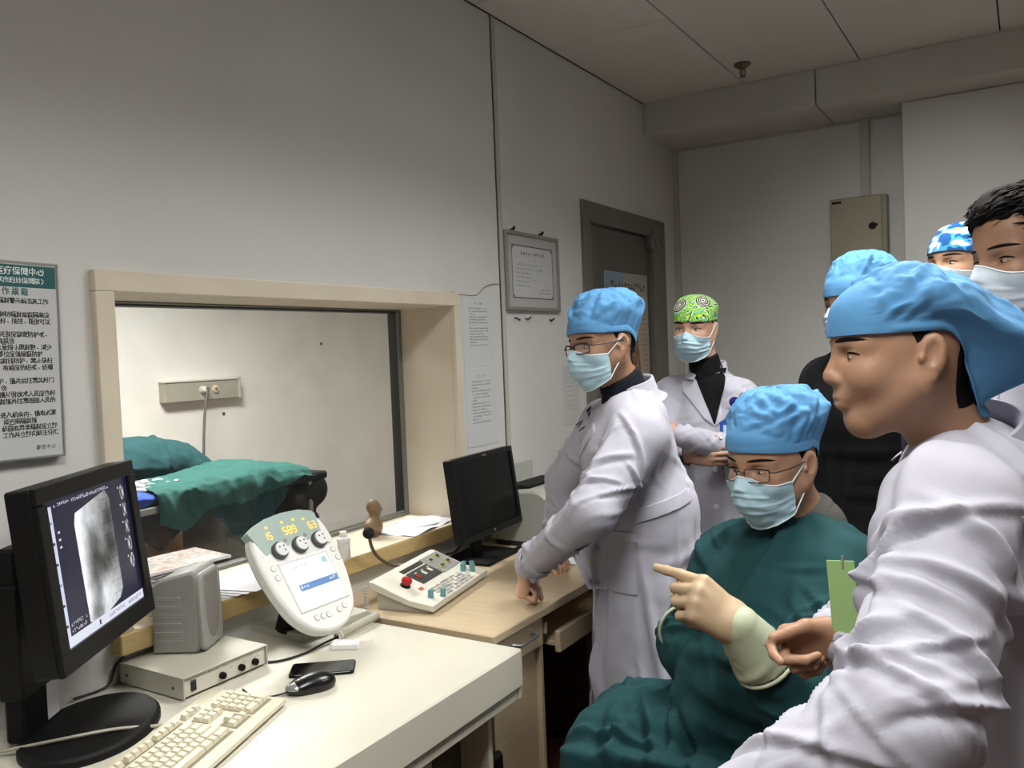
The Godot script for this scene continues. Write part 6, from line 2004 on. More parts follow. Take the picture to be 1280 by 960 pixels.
func hand_field(F: Field, side: String, wrist: Vector3, f: Vector3, u: Vector3, curls: Array, thumb: Array, k := 1.0, arm = null, fat := 1.0) -> void:
	# curls: for index, middle, ring, little: [at the knuckle, middle joint, end joint] in degrees; thumb: two directions in (f, s, u)
	f = f.normalized()
	u = (u - f * u.dot(f)).normalized()
	var s := f.cross(u) if side == "L" else u.cross(f)
	var base := [[0.088, 0.028, 0.0], [0.091, 0.008, 0.004], [0.086, -0.011, 0.002], [0.077, -0.028, -0.004]]
	var lens := [[0.046, 0.027, 0.021], [0.050, 0.031, 0.022], [0.046, 0.029, 0.021], [0.036, 0.022, 0.019]]
	var rad := [0.0092, 0.0095, 0.009, 0.008]
	for i in 4:
		var b: Array = base[i]
		var kn: Vector3 = wrist + (f * b[0] + s * b[1] + u * b[2]) * k
		F.cap(wrist + (f * 0.012 + s * b[1] * 0.55) * k, kn, 0.0145 * k * fat, 0.0118 * k * fat, 0.012 * k)
		F.cap(wrist + (f * 0.03 + s * b[1] * 0.8 - u * 0.008) * k, kn - (f * 0.012 + u * 0.008) * k, 0.011 * k * fat, 0.0095 * k * fat, 0.012 * k)
		var p := kn
		var ang := 0.0
		var spread: float = (1.5 - i) * 0.045
		for j in 3:
			ang += deg_to_rad(curls[i][j])
			var d: Vector3 = (f * cos(ang) - u * sin(ang) + s * spread * cos(ang)).normalized()
			var q: Vector3 = p + d * lens[i][j] * k
			var r0: float = rad[i] * (1.0 - 0.10 * j) * k * fat
			F.cap(p, q, r0, r0 * 0.9, 0.004 * k if j > 0 else 0.006 * k)
			p = q
	# thumb
	var t0 := wrist + (f * 0.018 + s * 0.020 - u * 0.006) * k
	var t1: Vector3 = t0 + (f * thumb[0].x + s * thumb[0].y + u * thumb[0].z).normalized() * 0.046 * k
	var t2: Vector3 = t1 + (f * thumb[1].x + s * thumb[1].y + u * thumb[1].z).normalized() * 0.034 * k
	var t3: Vector3 = t2 + (f * thumb[1].x + s * thumb[1].y * 0.6 + u * thumb[1].z).normalized() * 0.026 * k
	F.cap(t0, t1, 0.0155 * k * fat, 0.012 * k * fat, 0.014 * k)
	F.cap(t1, t2, 0.0112 * k * fat, 0.0102 * k * fat, 0.005 * k)
	F.cap(t2, t3, 0.0100 * k * fat, 0.0085 * k * fat, 0.004 * k)
	if arm != null:
		F.cap(wrist + f * 0.012 * k, arm, 0.026 * k * fat, 0.031 * k * fat, 0.02 * k)

func pol(a: float, r: float) -> Vector2:
	return Vector2(cos(a), sin(a)) * r

# surgical cap in the head's frame
func off_head(hf: Field, p: Vector3, dir: Vector3, gap: float) -> Vector3:   # moved out along DIR until it clears the head by GAP
	for k in 10:
		var d := hf.ev(p)
		if d >= gap:
			break
		p += dir * maxf(gap - d, 0.0008)
	return p

func on_head(hf: Field, from: Vector3, dir: Vector3, gap: float) -> Vector3:   # from inside outwards to the skin, and GAP beyond
	var p := from
	for k in 24:
		var d := hf.ev(p) - gap
		if absf(d) < 0.0004:
			break
		p -= dir * d * 0.9
	return p

func cap_mesh(o: Dictionary, xf: Transform3D, hf: Field) -> MB:
	var yf: float = o.get("front", 0.040)
	var yb: float = o.get("back", -0.045)
	var c: Vector3 = o.get("centre", Vector3(0, 0.05, -0.015))
	var r: Vector3 = o.get("radii", Vector3(0.092, 0.105, 0.108))
	var rb: float = o.get("rear", r.z)
	var amp: float = o.get("amp", 0.006)
	var flat: float = o.get("flat", 0.0)
	var w: float = o.get("wide", 1.0)
	var band: float = o.get("band", 0.16)
	var nz := noise(1.0, FastNoiseLite.TYPE_SIMPLEX_SMOOTH, 3, o.get("seed", 1))
	var big := noise(1.0, FastNoiseLite.TYPE_SIMPLEX_SMOOTH, 2, o.get("seed", 1) + 40)
	var nu := 128
	var nv := 60
	var pts := []
	var rg := RandomNumberGenerator.new()
	rg.seed = o.get("seed", 1) * 31 + 7
	var creases := []
	for k in 26 if amp > 0.004 else 8:
		var a0 := rg.randf() * TAU
		creases.append([a0, rg.randf_range(0.12, 0.5), a0 + rg.randf_range(-0.9, 0.9), rg.randf_range(0.45, 1.0), rg.randf_range(0.004, 0.009), amp * rg.randf_range(0.35, 0.9)])
	for j in nv:
		var s := float(j - 2) / (nv - 3)
		for i in nu:
			var th := TAU * i / nu
			var ct := cos(th)
			var st := sin(th)
			var deg := absf(rad_to_deg(wrapf(th, -PI, PI)))
			var ye: float = o.get("ear", 0.030)
			var yb2 := lerpf(yf, ye, smoothstep(10.0, 85.0, deg)) if deg < 100.0 else lerpf(ye, yb, smoothstep(100.0, o.get("nape_at", 165.0), deg))
			var sc := maxf(0.86, sqrt(maxf(0.0, 1.0 - pow((yb2 - 0.028) / 0.092, 2.0))))
			var ring := Vector3(st * (0.077 * w * sc + 0.0055), yb2, -0.012 + ct * (0.098 * sc + 0.0055))
			var p: Vector3
			if s <= 0.0:
				p = off_head(hf, ring, Vector3(st, 0.1, ct).normalized(), 0.0012 if j == 0 else 0.004)
				if j == 1: p.y -= 0.0008
				pts.append(p)
				continue
			var ph := lerpf(-0.25, PI / 2, s)
			var cph := pow(maxf(cos(ph), 0.0), 0.8 - 0.25 * flat)
			var rz := r.z if ct > 0.0 else lerpf(r.z, rb, smoothstep(0.0, 0.8, -ct))
			var dome := c + Vector3(st * r.x * cph, r.y * (sin(ph) if sin(ph) < 0.0 else pow(sin(ph), 1.0 + 0.4 * flat)), ct * rz * cph)
			dome.y -= o.get("drop", 0.0) * smoothstep(-0.3, 1.0, -ct * cph)
			if ct < 0.0: dome.y += (rb - r.z) * o.get("sag", -0.3) * smoothstep(0.0, 0.9, -ct) * cph
			var b := smoothstep(band * 0.7, band + 0.28, s)
			var straight := ring + Vector3(st * 0.002, s * 0.16, ct * 0.002)
			p = straight.lerp(dome, b)
			var n := Vector3(st, 0.35 + s, ct).normalized()
			var g := 1.0 - absf(nz.get_noise_3d(st * 2.2 + s * 1.1, s * 3.2 - ct * 0.8, ct * 2.2)) * 2.8
			var e := 1.0 - absf(big.get_noise_3d(st * 1.1, s * 1.6 + ct, ct * 1.1 + 3.0)) * 2.5
			p += n * b * (amp * 0.6 * g + amp * 1.5 * e) * (1.0 - 0.5 * s)
			for cr: Array in creases:
				var q0 := Vector2(0.0, cr[1] * 0.15)
				var q1 := Vector2(wrapf(cr[2] - cr[0], -PI, PI) * 0.09, cr[3] * 0.15)
				var qq := Vector2(wrapf(th - cr[0], -PI, PI) * 0.09 * (1.0 - 0.5 * s), s * 0.15)
				var ab := q1 - q0
				var hh := clampf((qq - q0).dot(ab) / ab.length_squared(), 0.0, 1.0)
				var dv := qq - q0 - ab * hh
				var x: float = dv.length() * signf(dv.cross(ab)) / cr[4]
				if absf(x) < 3.5:
					p += n * cr[5] * sin(PI * (0.08 + 0.84 * hh)) * (exp(-x * x) - 0.6 * exp(-(x - 1.6) * (x - 1.6)))
			p += n * 0.0028 * sin(th * 26.0 + 5.0 * nz.get_noise_2d(th, 4.0)) * smoothstep(band * 0.6, band, s) * exp(-maxf(0.0, s - band) * 7.0)
			if absf(s - band * 0.75) < 0.02: p -= n * 0.0012
			if s < 0.6: p = off_head(hf, p, n, 0.0045)
			pts.append(p)
	var q := []
	for p in pts: q.append(xf * p)
	var m := MB.new()
	m.grid(q, nu, nv, true, xf * c)
	return m

func cap_uv(m: MB, o: Transform3D) -> void:   # print on a cap: unroll by angle and height
	for i in m.v.size():
		m.uv[i] = Vector2(m.uv[i].x, 1.0 - m.uv[i].y)

func mask_parts(parent: Node, xf: Transform3D, hf: Field, o: Dictionary, col: Material, sd := 1) -> void:
	var nz := noise(1.0, FastNoiseLite.TYPE_SIMPLEX_SMOOTH, 2, sd)
	var nu := 33
	var nv := 33
	var outer := []
	for j in nv:
		var v := float(j) / (nv - 1)
		for i in nu:
			var u := i / float(nu - 1) * 2.0 - 1.0
			var a := absf(u)
			var top: float = -0.012 - 0.016 * smoothstep(0.15, 0.8, a) + 0.006 * exp(-u * u * 30.0) + o.get("lift", 0.0)
			var bot := -0.128 + 0.030 * a * a
			var y := lerpf(top, bot, v)
			var zf := 0.094 + 0.024 * sin(PI * clampf(v * 1.15 + 0.1, 0.0, 1.0)) - 0.024 * smoothstep(0.6, 1.0, v)
			if v < 0.25: zf += 0.008 * exp(-u * u * 18.0)
			var x := u * (0.068 + 0.003 * sin(PI * v))
			var z := lerpf(zf, 0.030, pow(a, 2.0))
			var pl := 0.0
			for c in [0.30, 0.48, 0.66]:
				var d: float = (v - c - 0.02 * u * u) / 0.035
				pl += 0.0042 * (exp(-d * d) if d > 0.0 else exp(-d * d * 6.0)) * (1.0 - pow(a, 4.0))
			pl += 0.003 * nz.get_noise_2d(u * 3.0, v * 5.0)
			var md := Vector3(u * 0.8, -0.15 * v, 1.0).normalized()
			outer.append(xf * off_head(hf, Vector3(x, y, z) + md * pl, md, 0.003))
	var m := MB.new()
	m.grid(outer, nu, nv, false, xf * Vector3(0, -0.06, 0.0))
	var inner := []
	for p: Vector3 in outer: inner.append(p + xf.basis * Vector3(0, 0, -0.0015))
	m.grid(inner, nu, nv, false, xf * Vector3(0, -0.06, 0.4))
	var mk := obj("face_mask", m, col, parent)
	mk.set_meta("label", "light blue pleated face mask")
	var e := MB.new()
	var edge := []
	for i in nu: edge.append(outer[i])
	e.tube(edge, 0.0016, 5)
	edge = []
	for i in nu: edge.append(outer[(nv - 1) * nu + i])
	e.tube(edge, 0.0014, 5)
	obj("edge_binding", e, MT.mask_edge, mk)
	for s in [-1, 1]:
		var l := MB.new()
		var c0: int = nu - 1 if s > 0 else 0
		var pa: Vector3 = outer[nu * 1 + c0]
		var pb: Vector3 = outer[(nv - 2) * nu + c0]
		l.tube(smooth_path([pa, xf * Vector3(s * 0.078, -0.006, 0.008), xf * Vector3(s * 0.083, 0.018, -0.016), xf * Vector3(s * 0.082, 0.006, -0.036), xf * Vector3(s * 0.079, -0.026, -0.026), xf * Vector3(s * 0.076, -0.060, 0.006), pb], 5), 0.0016, 6)
		obj("ear_loop", l, MT.mask_edge, mk)

func glasses_parts(parent: Node, xf: Transform3D, thick := 0.0016, half_rim := true) -> void:
	var g := thing_part("glasses", parent)
	var fr := MB.new()
	for s in [-1, 1]:
		var path := []
		for p in [[0.0105, 0.011], [0.013, 0.0135], [0.034, 0.0145], [0.056, 0.0135], [0.0595, 0.010], [0.0585, -0.008], [0.055, -0.0125], [0.034, -0.014], [0.016, -0.012], [0.0115, -0.008]]:
			path.append(xf * Vector3(s * p[0], p[1] - 0.006, 0.104 - 0.30 * p[0] * p[0] / 0.06))
		path.append(path[0])
		var sm := smooth_path(path, 2)
		sm.pop_back()
		fr.tube(sm, thick, 6, true)
		fr.tube(smooth_path([xf * Vector3(s * 0.060, 0.002, 0.088), xf * Vector3(s * 0.073, 0.001, 0.080), xf * Vector3(s * 0.080, 0.002, 0.03), xf * Vector3(s * 0.081, 0.006, -0.02), xf * Vector3(s * 0.079, -0.014, -0.04)], 4), thick * 1.25, 6)
		if half_rim:
			var tp := []
			for p in [[0.010, 0.012], [0.030, 0.015], [0.052, 0.013], [0.061, 0.005]]:
				tp.append(xf * Vector3(s * p[0], p[1] - 0.006, 0.1045 - 0.30 * p[0] * p[0] / 0.06))
			fr.tube(smooth_path(tp, 4), thick * 1.7, 6)
		var ln := MB.new()
		var f := ln.v.size()
		var cn: Vector3 = xf.basis.z
		ln.vert(xf * Vector3(s * 0.034, -0.007, 0.102), cn)
		for p in sm: ln.vert(p, cn)
		for i in sm.size(): ln.tri(f, f + 1 + i, f + 1 + (i + 1) % sm.size())
		obj("lens", ln, MT.lens, g)
	fr.tube(smooth_path([xf * Vector3(-0.010, 0.0, 0.103), xf * Vector3(0, 0.004, 0.107), xf * Vector3(0.010, 0.0, 0.103)], 4), thick * 1.1, 6)
	obj("spectacle_frame", fr, MT.glasses_frame, g)

func thing_part(called: String, parent: Node) -> Node3D:
	var o := Node3D.new()
	o.name = called
	parent.add_child(o, true)
	return o

func eye_parts(body: Node, xf: Transform3D, hf: Field) -> void:
	for s in [-1, 1]:
		var e := MB.new()
		e.ball(xf * Vector3(s * 0.032, -0.0015, 0.0726), Vector3(0.0138, 0.0046, 0.0122), xf.basis, 14, 9)
		obj("eye", e, MT.eye_white, body)
		e = MB.new()
		e.ball(xf * Vector3(s * 0.032, -0.0012, 0.0808), Vector3(0.0054, 0.0044, 0.0044), xf.basis, 12, 8)
		obj("iris", e, MT.iris, body)
		e = MB.new()
		var l := []
		for k in 9:
			var a := k / 8.0
			l.append(xf * on_head(hf, Vector3(s * (0.0175 + 0.030 * a), 0.0022 + 0.0036 * sin(PI * (0.15 + 0.8 * a)) - 0.001 * a, 0.06), Vector3(s * 0.3, 0, 0.95).normalized(), 0.0004))
		e.tube(l, [0.0008, 0.0014, 0.0017, 0.0018, 0.0018, 0.0018, 0.0017, 0.0014, 0.0008], 5)
		obj("eyelash_line", e, MT.hair, body)
		e = MB.new()
		l = []
		for k in 9:
			var a := k / 8.0
			l.append(xf * on_head(hf, Vector3(s * (0.014 + 0.042 * a), 0.0190 + 0.006 * sin(PI * (0.2 + 0.65 * a)), 0.05), Vector3(s * 0.35 * a, 0, 1.0).normalized(), -0.0004))
		e.tube(l, [0.0014, 0.0026, 0.0032, 0.0034, 0.0032, 0.003, 0.0026, 0.002, 0.001], 6)
		obj("eyebrow", e, MT.hair, body)

func hair_mesh(xf: Transform3D, hf: Field, o := {}) -> MB:   # close hair under a cap, laid on the scalp at the temples and the nape
	var nu := 72
	var nv := 18
	var nape: float = o.get("nape", -0.075)
	var pts := []
	for j in nv:
		var t := float(j) / (nv - 1)
		for i in nu:
			var a := deg_to_rad(lerpf(56.0, 304.0, i / float(nu - 1)))
			var g := absf(rad_to_deg(wrapf(a - PI, -PI, PI)))   # 0 at the back, 124 at the temple
			var low := 0.03
			if g > 94.0: low = lerpf(-0.006, 0.044, smoothstep(101.0, 118.0, g))
			elif g > 66.0: low = lerpf(0.030, -0.006, smoothstep(88.0, 95.0, g))
			else: low = lerpf(nape, 0.030, smoothstep(46.0, 68.0, g))
			var y := lerpf(0.075, low, t)
			var dir := Vector3(sin(a), 0, cos(a))
			var gap := 0.0026 * sqrt(maxf(0.0, 1.0 - t * t)) - 0.0008
			if i == 0 or i == nu - 1: gap = -0.001
			pts.append(xf * on_head(hf, Vector3(0, y, -0.02) + dir * 0.05, dir, gap))
	var m := MB.new()
	m.grid(pts, nu, nv, false, xf * Vector3(0, 0.02, -0.02))
	return m

func collar_ring(centre: Vector3, up: Vector3, fwd: Vector3, r_top: float, r_low: float, h: float, open: float, mtl: Material, parent: Node, flare := 0.02) -> void:
	# turned-down collar: inside stand, fold, outer fall; open at the front by OPEN radians
	var b := v_basis(fwd - up * fwd.dot(up), up)
	var prof := [Vector2(r_top - 0.004, -0.3), Vector2(r_top, 0.75), Vector2(r_top + 0.004, 1.0), Vector2(r_top + 0.010, 0.95), Vector2(r_low, -0.15), Vector2(r_low + flare, -0.55), Vector2(r_low + flare - 0.004, -0.58)]
	var pts := []
	var nu := 40
	for q: Vector2 in prof:
		for i in nu:
			var a := lerpf(open, TAU - open, i / float(nu - 1))
			var dip := 0.35 * h * pow(absf(cos(a * 0.5)), 6.0)
			pts.append(centre + b * Vector3(sin(a) * q.x, q.y * h - dip, cos(a) * q.x * 1.08))
	var m := MB.new()
	m.grid(pts, nu, prof.size(), false)
	obj("collar", m, mtl, parent)

func add_core(F: Field, P: Dictionary, g := 0.0) -> void:   # trunk and limbs; g thickens for clothes
	var side: Vector3 = (P.shL - P.shR).normalized()
	F.ecap(P.hip, P.chest, side, 0.150 + g, 0.105 + g, 1.02, 0.06)
	F.ecap(P.chest, P.neck.lerp(P.chest, 0.35), side, 0.158 + g, 0.110 + g, 0.75, 0.06)
	for s in ["L", "R"]:
		F.cap(P.neck.lerp(P.chest, 0.05), P["sh" + s], 0.050 + g, 0.058 + g, 0.05)

func people_materials() -> void:
	MT.skin = skin_mat(Color("9c7860"))
	MT.skin_dark = skin_mat(Color("8f6c55"))
	MT.skin_pale = skin_mat(Color("b08b75"))
	MT.coat = cloth(Color("abaab6"), 0.85, 0.12, 12.0, 0.1)
	MT.cap_blue = cloth(Color("5287b3"), 0.75, 0.15, 12.0, 0.2)
	MT.cap_blue.backlight_enabled = true
	MT.cap_blue.backlight = Color(0.10, 0.16, 0.22)
	MT.mask = cloth(Color("a6c3cf"), 0.8, 0.15, 12.0, 0.1)
	MT.mask_pale = cloth(Color("b4bfc8"), 0.8, 0.15, 12.0, 0.1)
	MT.mask_edge = hexm("d5dde0", 0.7)
	MT.navy = cloth(Color("15171f"), 0.95, 0.15, 12.0, 0.2)
	MT.black_cloth = cloth(Color("0d0d0f"), 0.95, 0.15, 12.0, 0.1)
	MT.grey_cloth = cloth(Color("4a4744"), 0.95, 0.15, 12.0, 0.1)
	MT.gown = cloth(Color("1a3d40"), 0.85, 0.15, 12.0, 0.15)
	MT.glove = mat(Color("ad9578"), 0.5)
	MT.glove.subsurf_scatter_enabled = true
	MT.glove.subsurf_scatter_strength = 0.04
	MT.glove_cuff = mat(Color("a2a98f"), 0.55)
	MT.glove_thin = mat(Color("c79f87"), 0.35)
	MT.hair = mat(Color("100d0c"), 0.8, 0.0, 0.25)
	MT.eye_white = hexm("a99f95", 0.45)
	MT.iris = hexm("1a120d", 0.35)
	MT.trousers = cloth(Color("1b1c20"), 0.95, 0.15, 12.0, 0.1)
	MT.shoe = hexm("141414", 0.4)
	MT.glasses_frame = hexm("15120f", 0.3)
	MT.lens = StandardMaterial3D.new()
	MT.lens.transparency = BaseMaterial3D.TRANSPARENCY_ALPHA
	MT.lens.albedo_color = Color(0.95, 0.97, 1.0, 0.01)
	MT.lens.roughness = 0.03

func skin_mat(c: Color) -> StandardMaterial3D:
	var m := mat(c, 0.5, 0.0, 0.4)
	m.normal_enabled = true
	m.normal_texture = TEX["cloth_normal"]
	m.normal_scale = 0.12
	m.uv1_triplanar = true
	m.uv1_scale = Vector3.ONE * 12.0
	m.subsurf_scatter_enabled = true
	m.subsurf_scatter_strength = 0.03
	return m

func legs_of(P: Dictionary, F: Field, g: float, knee_r := 0.06) -> void:
	for s in ["L", "R"]:
		F.cap(P["hp" + s], P["kn" + s], 0.082 + g, knee_r + g, 0.04)
		F.cap(P["kn" + s], P["an" + s], 0.058 + g, 0.042 + g, 0.03)

func stand(P: Dictionary, yaw_from: Vector3) -> void:   # legs of someone standing: under the hips, feet flat on the floor
	var side: Vector3 = P.shL - P.shR
	side.y = 0
	side = side.normalized()
	var fw := Vector3.UP.cross(side) * -1.0
	if fw.dot(yaw_from) < 0.0: fw = -fw
	P.front = fw
	for s in [["L", 1.0], ["R", -1.0]]:
		var hp: Vector3 = P.hip + side * 0.085 * s[1]
		P["hp" + s[0]] = hp
		P["kn" + s[0]] = Vector3(hp.x, 0.47, hp.z) + side * 0.012 * s[1] + fw * 0.02
		P["an" + s[0]] = Vector3(hp.x, 0.085, hp.z) + side * 0.02 * s[1]

func shoes_of(P: Dictionary, parent: Node) -> void:
	for s in ["L", "R"]:
		var F := Field.new()
		var a: Vector3 = P["an" + s]
		a.y = 0.045
		F.cap(a - P.front * 0.05, a + P.front * 0.12, 0.042, 0.036, 0.03)
		F.cap(a, a + Vector3(0, 0.06, 0), 0.045, 0.044, 0.03)
		F.plane(Vector3(0, 0.002, 0), Vector3.DOWN, 0.004)
		obj("shoe", net_mesh([F.net(0.012)]), MT.shoe, parent)

# a figure: skin body as one mesh (fine head and hands, coarse trunk), its label on the root
func figure(label: String, P: Dictionary, skin: Material, head: Dictionary, hands: Array, opts := {}) -> Dictionary:
	var at: Vector3 = P.hip
	var t := thing("person", label, "person", Vector3(at.x, 0, at.z))
	var hx := Transform3D(v_basis(P.fwd, P.up).scaled_local(Vector3.ONE * head.get("size", 1.0)), P.head)
	var nets := []
	var hf := head_field(head)
	var li := hx.affine_inverse()
	hf.cap(Vector3(0, -0.045, -0.022), li * P.neck, 0.054, 0.060, 0.03)
	var bald := head_field(head, false)
	bald.cap(Vector3(0, -0.045, -0.022), li * P.neck, 0.054, 0.060, 0.03)
	nets.append(moved(hf.net(head.get("cell", 0.0035)), hx))
	for h in hands:
		nets.append(h.net(opts.get("hand_cell", 0.003)))
	if opts.get("core", true):
		var c := Field.new()
		c.bs = 0.12
		add_core(c, P, -0.02)
		for s in ["L", "R"]:
			if P.has("el" + s):
				c.cap(P["sh" + s], P["el" + s], 0.045, 0.036, 0.02)
				c.cap(P["el" + s], P["wr" + s], 0.036, 0.026, 0.02)
		if P.has("knL"): legs_of(P, c, -0.02)
		nets.append(c.net(0.02))
	var m := net_mesh(nets)
	var b := obj("body", m, skin, t)
	b.position = -t.position
	eye_parts(b, hx, hf)
	return {"t": t, "b": b, "hx": hx, "hf": hf, "bald": bald}

func wear(t: Node3D, called: String, mesh, mtl: Material) -> MeshInstance3D:
	var o := obj(called, mesh, mtl, t)
	o.position = -t.position
	return o

func joints(k: String) -> Dictionary:
	return JOINTS[k].duplicate()

func build_people() -> void:
	people_materials()
	var t0 := Time.get_ticks_msec()
	leaning_person()
	folded_arms_person()
	seated_person()
	profile_person()
	black_jacket_person()
	dark_haired_person()
	patterned_cap_person()
	print("people ms ", Time.get_ticks_msec() - t0)

const FIST := [[78, 95, 60], [80, 97, 60], [82, 97, 60], [84, 95, 60]]
const RELAX := [[30, 35, 20], [38, 40, 25], [42, 42, 25], [45, 40, 25]]

func leaning_person() -> void:
	var P := joints("p1")
	P.wrL = Vector3(0.592, 0.868, -2.078)
	P.wrR = Vector3(0.475, 0.845, -2.462)
	P.hip = Vector3(0.89, 0.92, -2.32)
	stand(P, Vector3(-1, 0, 0))
	var hl := Field.new()
	hl.bs = 0.03
	hand_field(hl, "L", P.wrL, Vector3(-0.36, -0.93, -0.08), Vector3(-0.80, 0.30, 0.42), FIST, [Vector3(0.8, 0.45, -0.5), Vector3(0.85, -0.25, -0.6)], 1.02, P.wrL.lerp(P.elL, 0.25))
	var hr := Field.new()
	hr.bs = 0.03
	hand_field(hr, "R", P.wrR, Vector3(-0.15, -0.97, -0.05), Vector3(-0.85, 0.1, -0.4), FIST, [Vector3(0.8, 0.45, -0.5), Vector3(0.85, -0.25, -0.6)], 1.0, P.wrR.lerp(P.elR, 0.25))
	var r := figure("person in a white coat, blue cap and glasses leaning on the wooden desk", P, MT.skin_dark, {"wide": 1.0, "cell": 0.0035}, [])
	var t: Node3D = r.t
	var gl := wear(t, "gloves", net_mesh([hl.net(0.003)]), MT.glove_thin)
	gl.name = "glove"
	wear(t, "glove", net_mesh([hr.net(0.0035)]), MT.glove_thin)
	# coat
	var F := Field.new()
	F.bs = 0.1
	var side: Vector3 = (P.shL - P.shR).normalized()
	var waist: Vector3 = P.chest.lerp(P.hip, 0.62)
	F.ecap(waist, P.chest, side, 0.172, 0.120, 1.0, 0.06)
	F.ecap(P.chest, P.neck.lerp(P.chest, 0.42), side, 0.168, 0.114, 0.82, 0.06)
	F.ecap(Vector3(P.hip.x - 0.01, 0.36, P.hip.z + 0.02), waist, side, 0.235, 0.185, 0.80, 0.05)
	for s in ["L", "R"]:
		F.cap(P.neck.lerp(P.chest, 0.12), P["sh" + s], 0.062, 0.074, 0.05)
		F.cap(P["sh" + s], P["el" + s], 0.076, 0.064, 0.035)
		F.cap(P["el" + s], P["wr" + s].lerp(P["el" + s], 0.02), 0.062, 0.043, 0.02)
	F.plane(Vector3(0, 0.38, 0), Vector3.DOWN, 0.006)
	var n := F.net(0.0078)
	crumple(n, [[P.shL, P.elL, 0.065, 15, 0.011, 6, 0.0066, 0.5], [P.elL, P.wrL, 0.065, 20, 0.012, 4, 0.0072, 0.2], [P.shR, P.elR, 0.065, 17, 0.01, 6, 0.006, 0.5], [P.elR, P.wrR, 0.065, 17, 0.01, 6, 0.006, 0.5], [P.neck, waist, 0.15, 8, 0.007, 14, 0.009, 0.0], [waist, Vector3(P.hip.x, 0.4, P.hip.z), 0.19, 2, 0.006, 16, 0.014, 0.0]], 4, 0.003)
	var cm := net_mesh([n])
	var coat := wear(t, "coat", cm, MT.coat)
	var tm := cm.generate_triangle_mesh()
	var cb := Vector3(0.526, 0.04, 0.85)   # from the figures towards the open room
	# side pocket, back belt, front edge, cuffs
	pocket(tm, coat, Vector3(0.767, 0.986, -2.036), Vector3(0.145, 0.0, -0.09), Vector3(0.002, -0.17, 0.007), -cb, 0.10)
	belt(tm, coat, Vector3(0.90, 1.05, -2.14), Vector3(0.14, 0.05, -0.09), 0.036, -cb, 0.10)
	obj("cuff", cuff_ring(P.wrL.lerp(P.elL, 0.065), P.wrL - P.elL, 0.0465, 0.05), MT.coat, coat)
	obj("cuff", cuff_ring(P.wrR.lerp(P.elR, 0.04), P.wrR - P.elR, 0.046, 0.045), MT.coat, coat)
	collar_ring(P.neck + Vector3(-0.012, 0.022, 0.0), (P.head - P.neck + Vector3(0.04, 0.06, 0)).normalized(), Vector3(-1, -0.2, 0.25), 0.068, 0.084, 0.042, 0.62, MT.coat, coat, 0.02)
	lapels(tm, coat, P.neck + Vector3(-0.085, -0.05, 0.02), Vector3(-0.1, -0.99, 0.05), Vector3(-0.75, 0, 0.65))
	for k in 3:
		button_at(tm, coat, P.neck + Vector3(-0.06 - 0.01 * k, -0.20 - 0.11 * k, 0.06), Vector3(0.55, 0, -0.83))
	var ac := Vector3(0.85, -0.039, -0.525)
	for e in [[Vector3(0.807, 1.328, -2.07), 0.012, 0.008], [Vector3(0.811, 1.318, -2.07), 0.006, 0.010], [Vector3(0.772, 1.288, -2.07), 0.020, 0.003], [Vector3(0.776, 1.281, -2.07), 0.012, 0.003], [Vector3(0.782, 1.272, -2.07), 0.016, 0.003], [Vector3(0.790, 1.258, -2.08), 0.018, 0.003]]:
		obj("embroidery", patch(tm, rect_pts(e[0], ac * e[1] + Vector3(0, 0.012, 0), Vector3(0, -e[2], 0), 6, 3), 6, 3, -cb, 0.0015, 0.12), MT.navy, coat)
	# roll-neck jumper
	wear(t, "jumper", neck_tube(P, 0.068, 0.35), MT.navy)
	var fr := Field.new()
	fr.ecap(P.chest.lerp(P.neck, 0.2), P.neck, side, 0.11, 0.09, 0.75, 0.03)
	fr.cap(P.neck + Vector3(-0.02, -0.05, 0), P.neck + Vector3(-0.06, -0.10, 0.01), 0.07, 0.06, 0.03)
	wear(t, "jumper_front", net_mesh([fr.net(0.014)]), MT.navy)
	trousers_and_shoes(t, P)
	var hx: Transform3D = r.hx
	var c := wear(t, "surgical_cap", cap_mesh({"front": 0.040, "back": -0.030, "centre": Vector3(0, 0.066, -0.030), "radii": Vector3(0.098, 0.095, 0.112), "rear": 0.128, "seed": 3, "amp": 0.006, "flat": 0.6, "sag": 0.1}, hx, r.bald), MT.cap_blue)
	c.set_meta("label", "light blue surgical cap")
	wear(t, "hair", hair_mesh(hx, r.bald, {}), MT.hair)
	var mp := wear_node(t, "mask")
	mask_parts(mp, hx, r.hf, {}, MT.mask, 3)
	glasses_parts(mp_glasses(t), hx, 0.0017, true)

func wear_node(t: Node3D, called: String) -> Node3D:
	var o := Node3D.new()
	o.name = called
	t.add_child(o, true)
	o.position = -t.position
	return o

func mp_glasses(t: Node3D) -> Node3D:
	return wear_node(t, "eyewear")

func trousers_and_shoes(t: Node3D, P: Dictionary) -> void:
	var L := Field.new()
	L.bs = 0.12
	legs_of(P, L, 0.014)
	L.plane(Vector3(0, 0.03, 0), Vector3.DOWN, 0.004)
	wear(t, "trousers", net_mesh([L.net(0.02)]), MT.trousers)
	var w := wear_node(t, "footwear")
	shoes_of(P, w)

func neck_tube(P: Dictionary, r: float, up_to: float) -> ArrayMesh:
	var F := Field.new()
	F.cap(P.neck.lerp(P.chest, 0.3), P.neck.lerp(P.head, up_to), r + 0.012, r - 0.002, 0.02)
	F.plane(P.neck.lerp(P.head, up_to + 0.12), P.head - P.neck, 0.006)
	var n := F.net(0.007)
	crumple(n, [[P.neck, P.head, 0.06, 4, 0.004, 0, 0.0, 0.0]], 9, 0.001)
	return net_mesh([n])

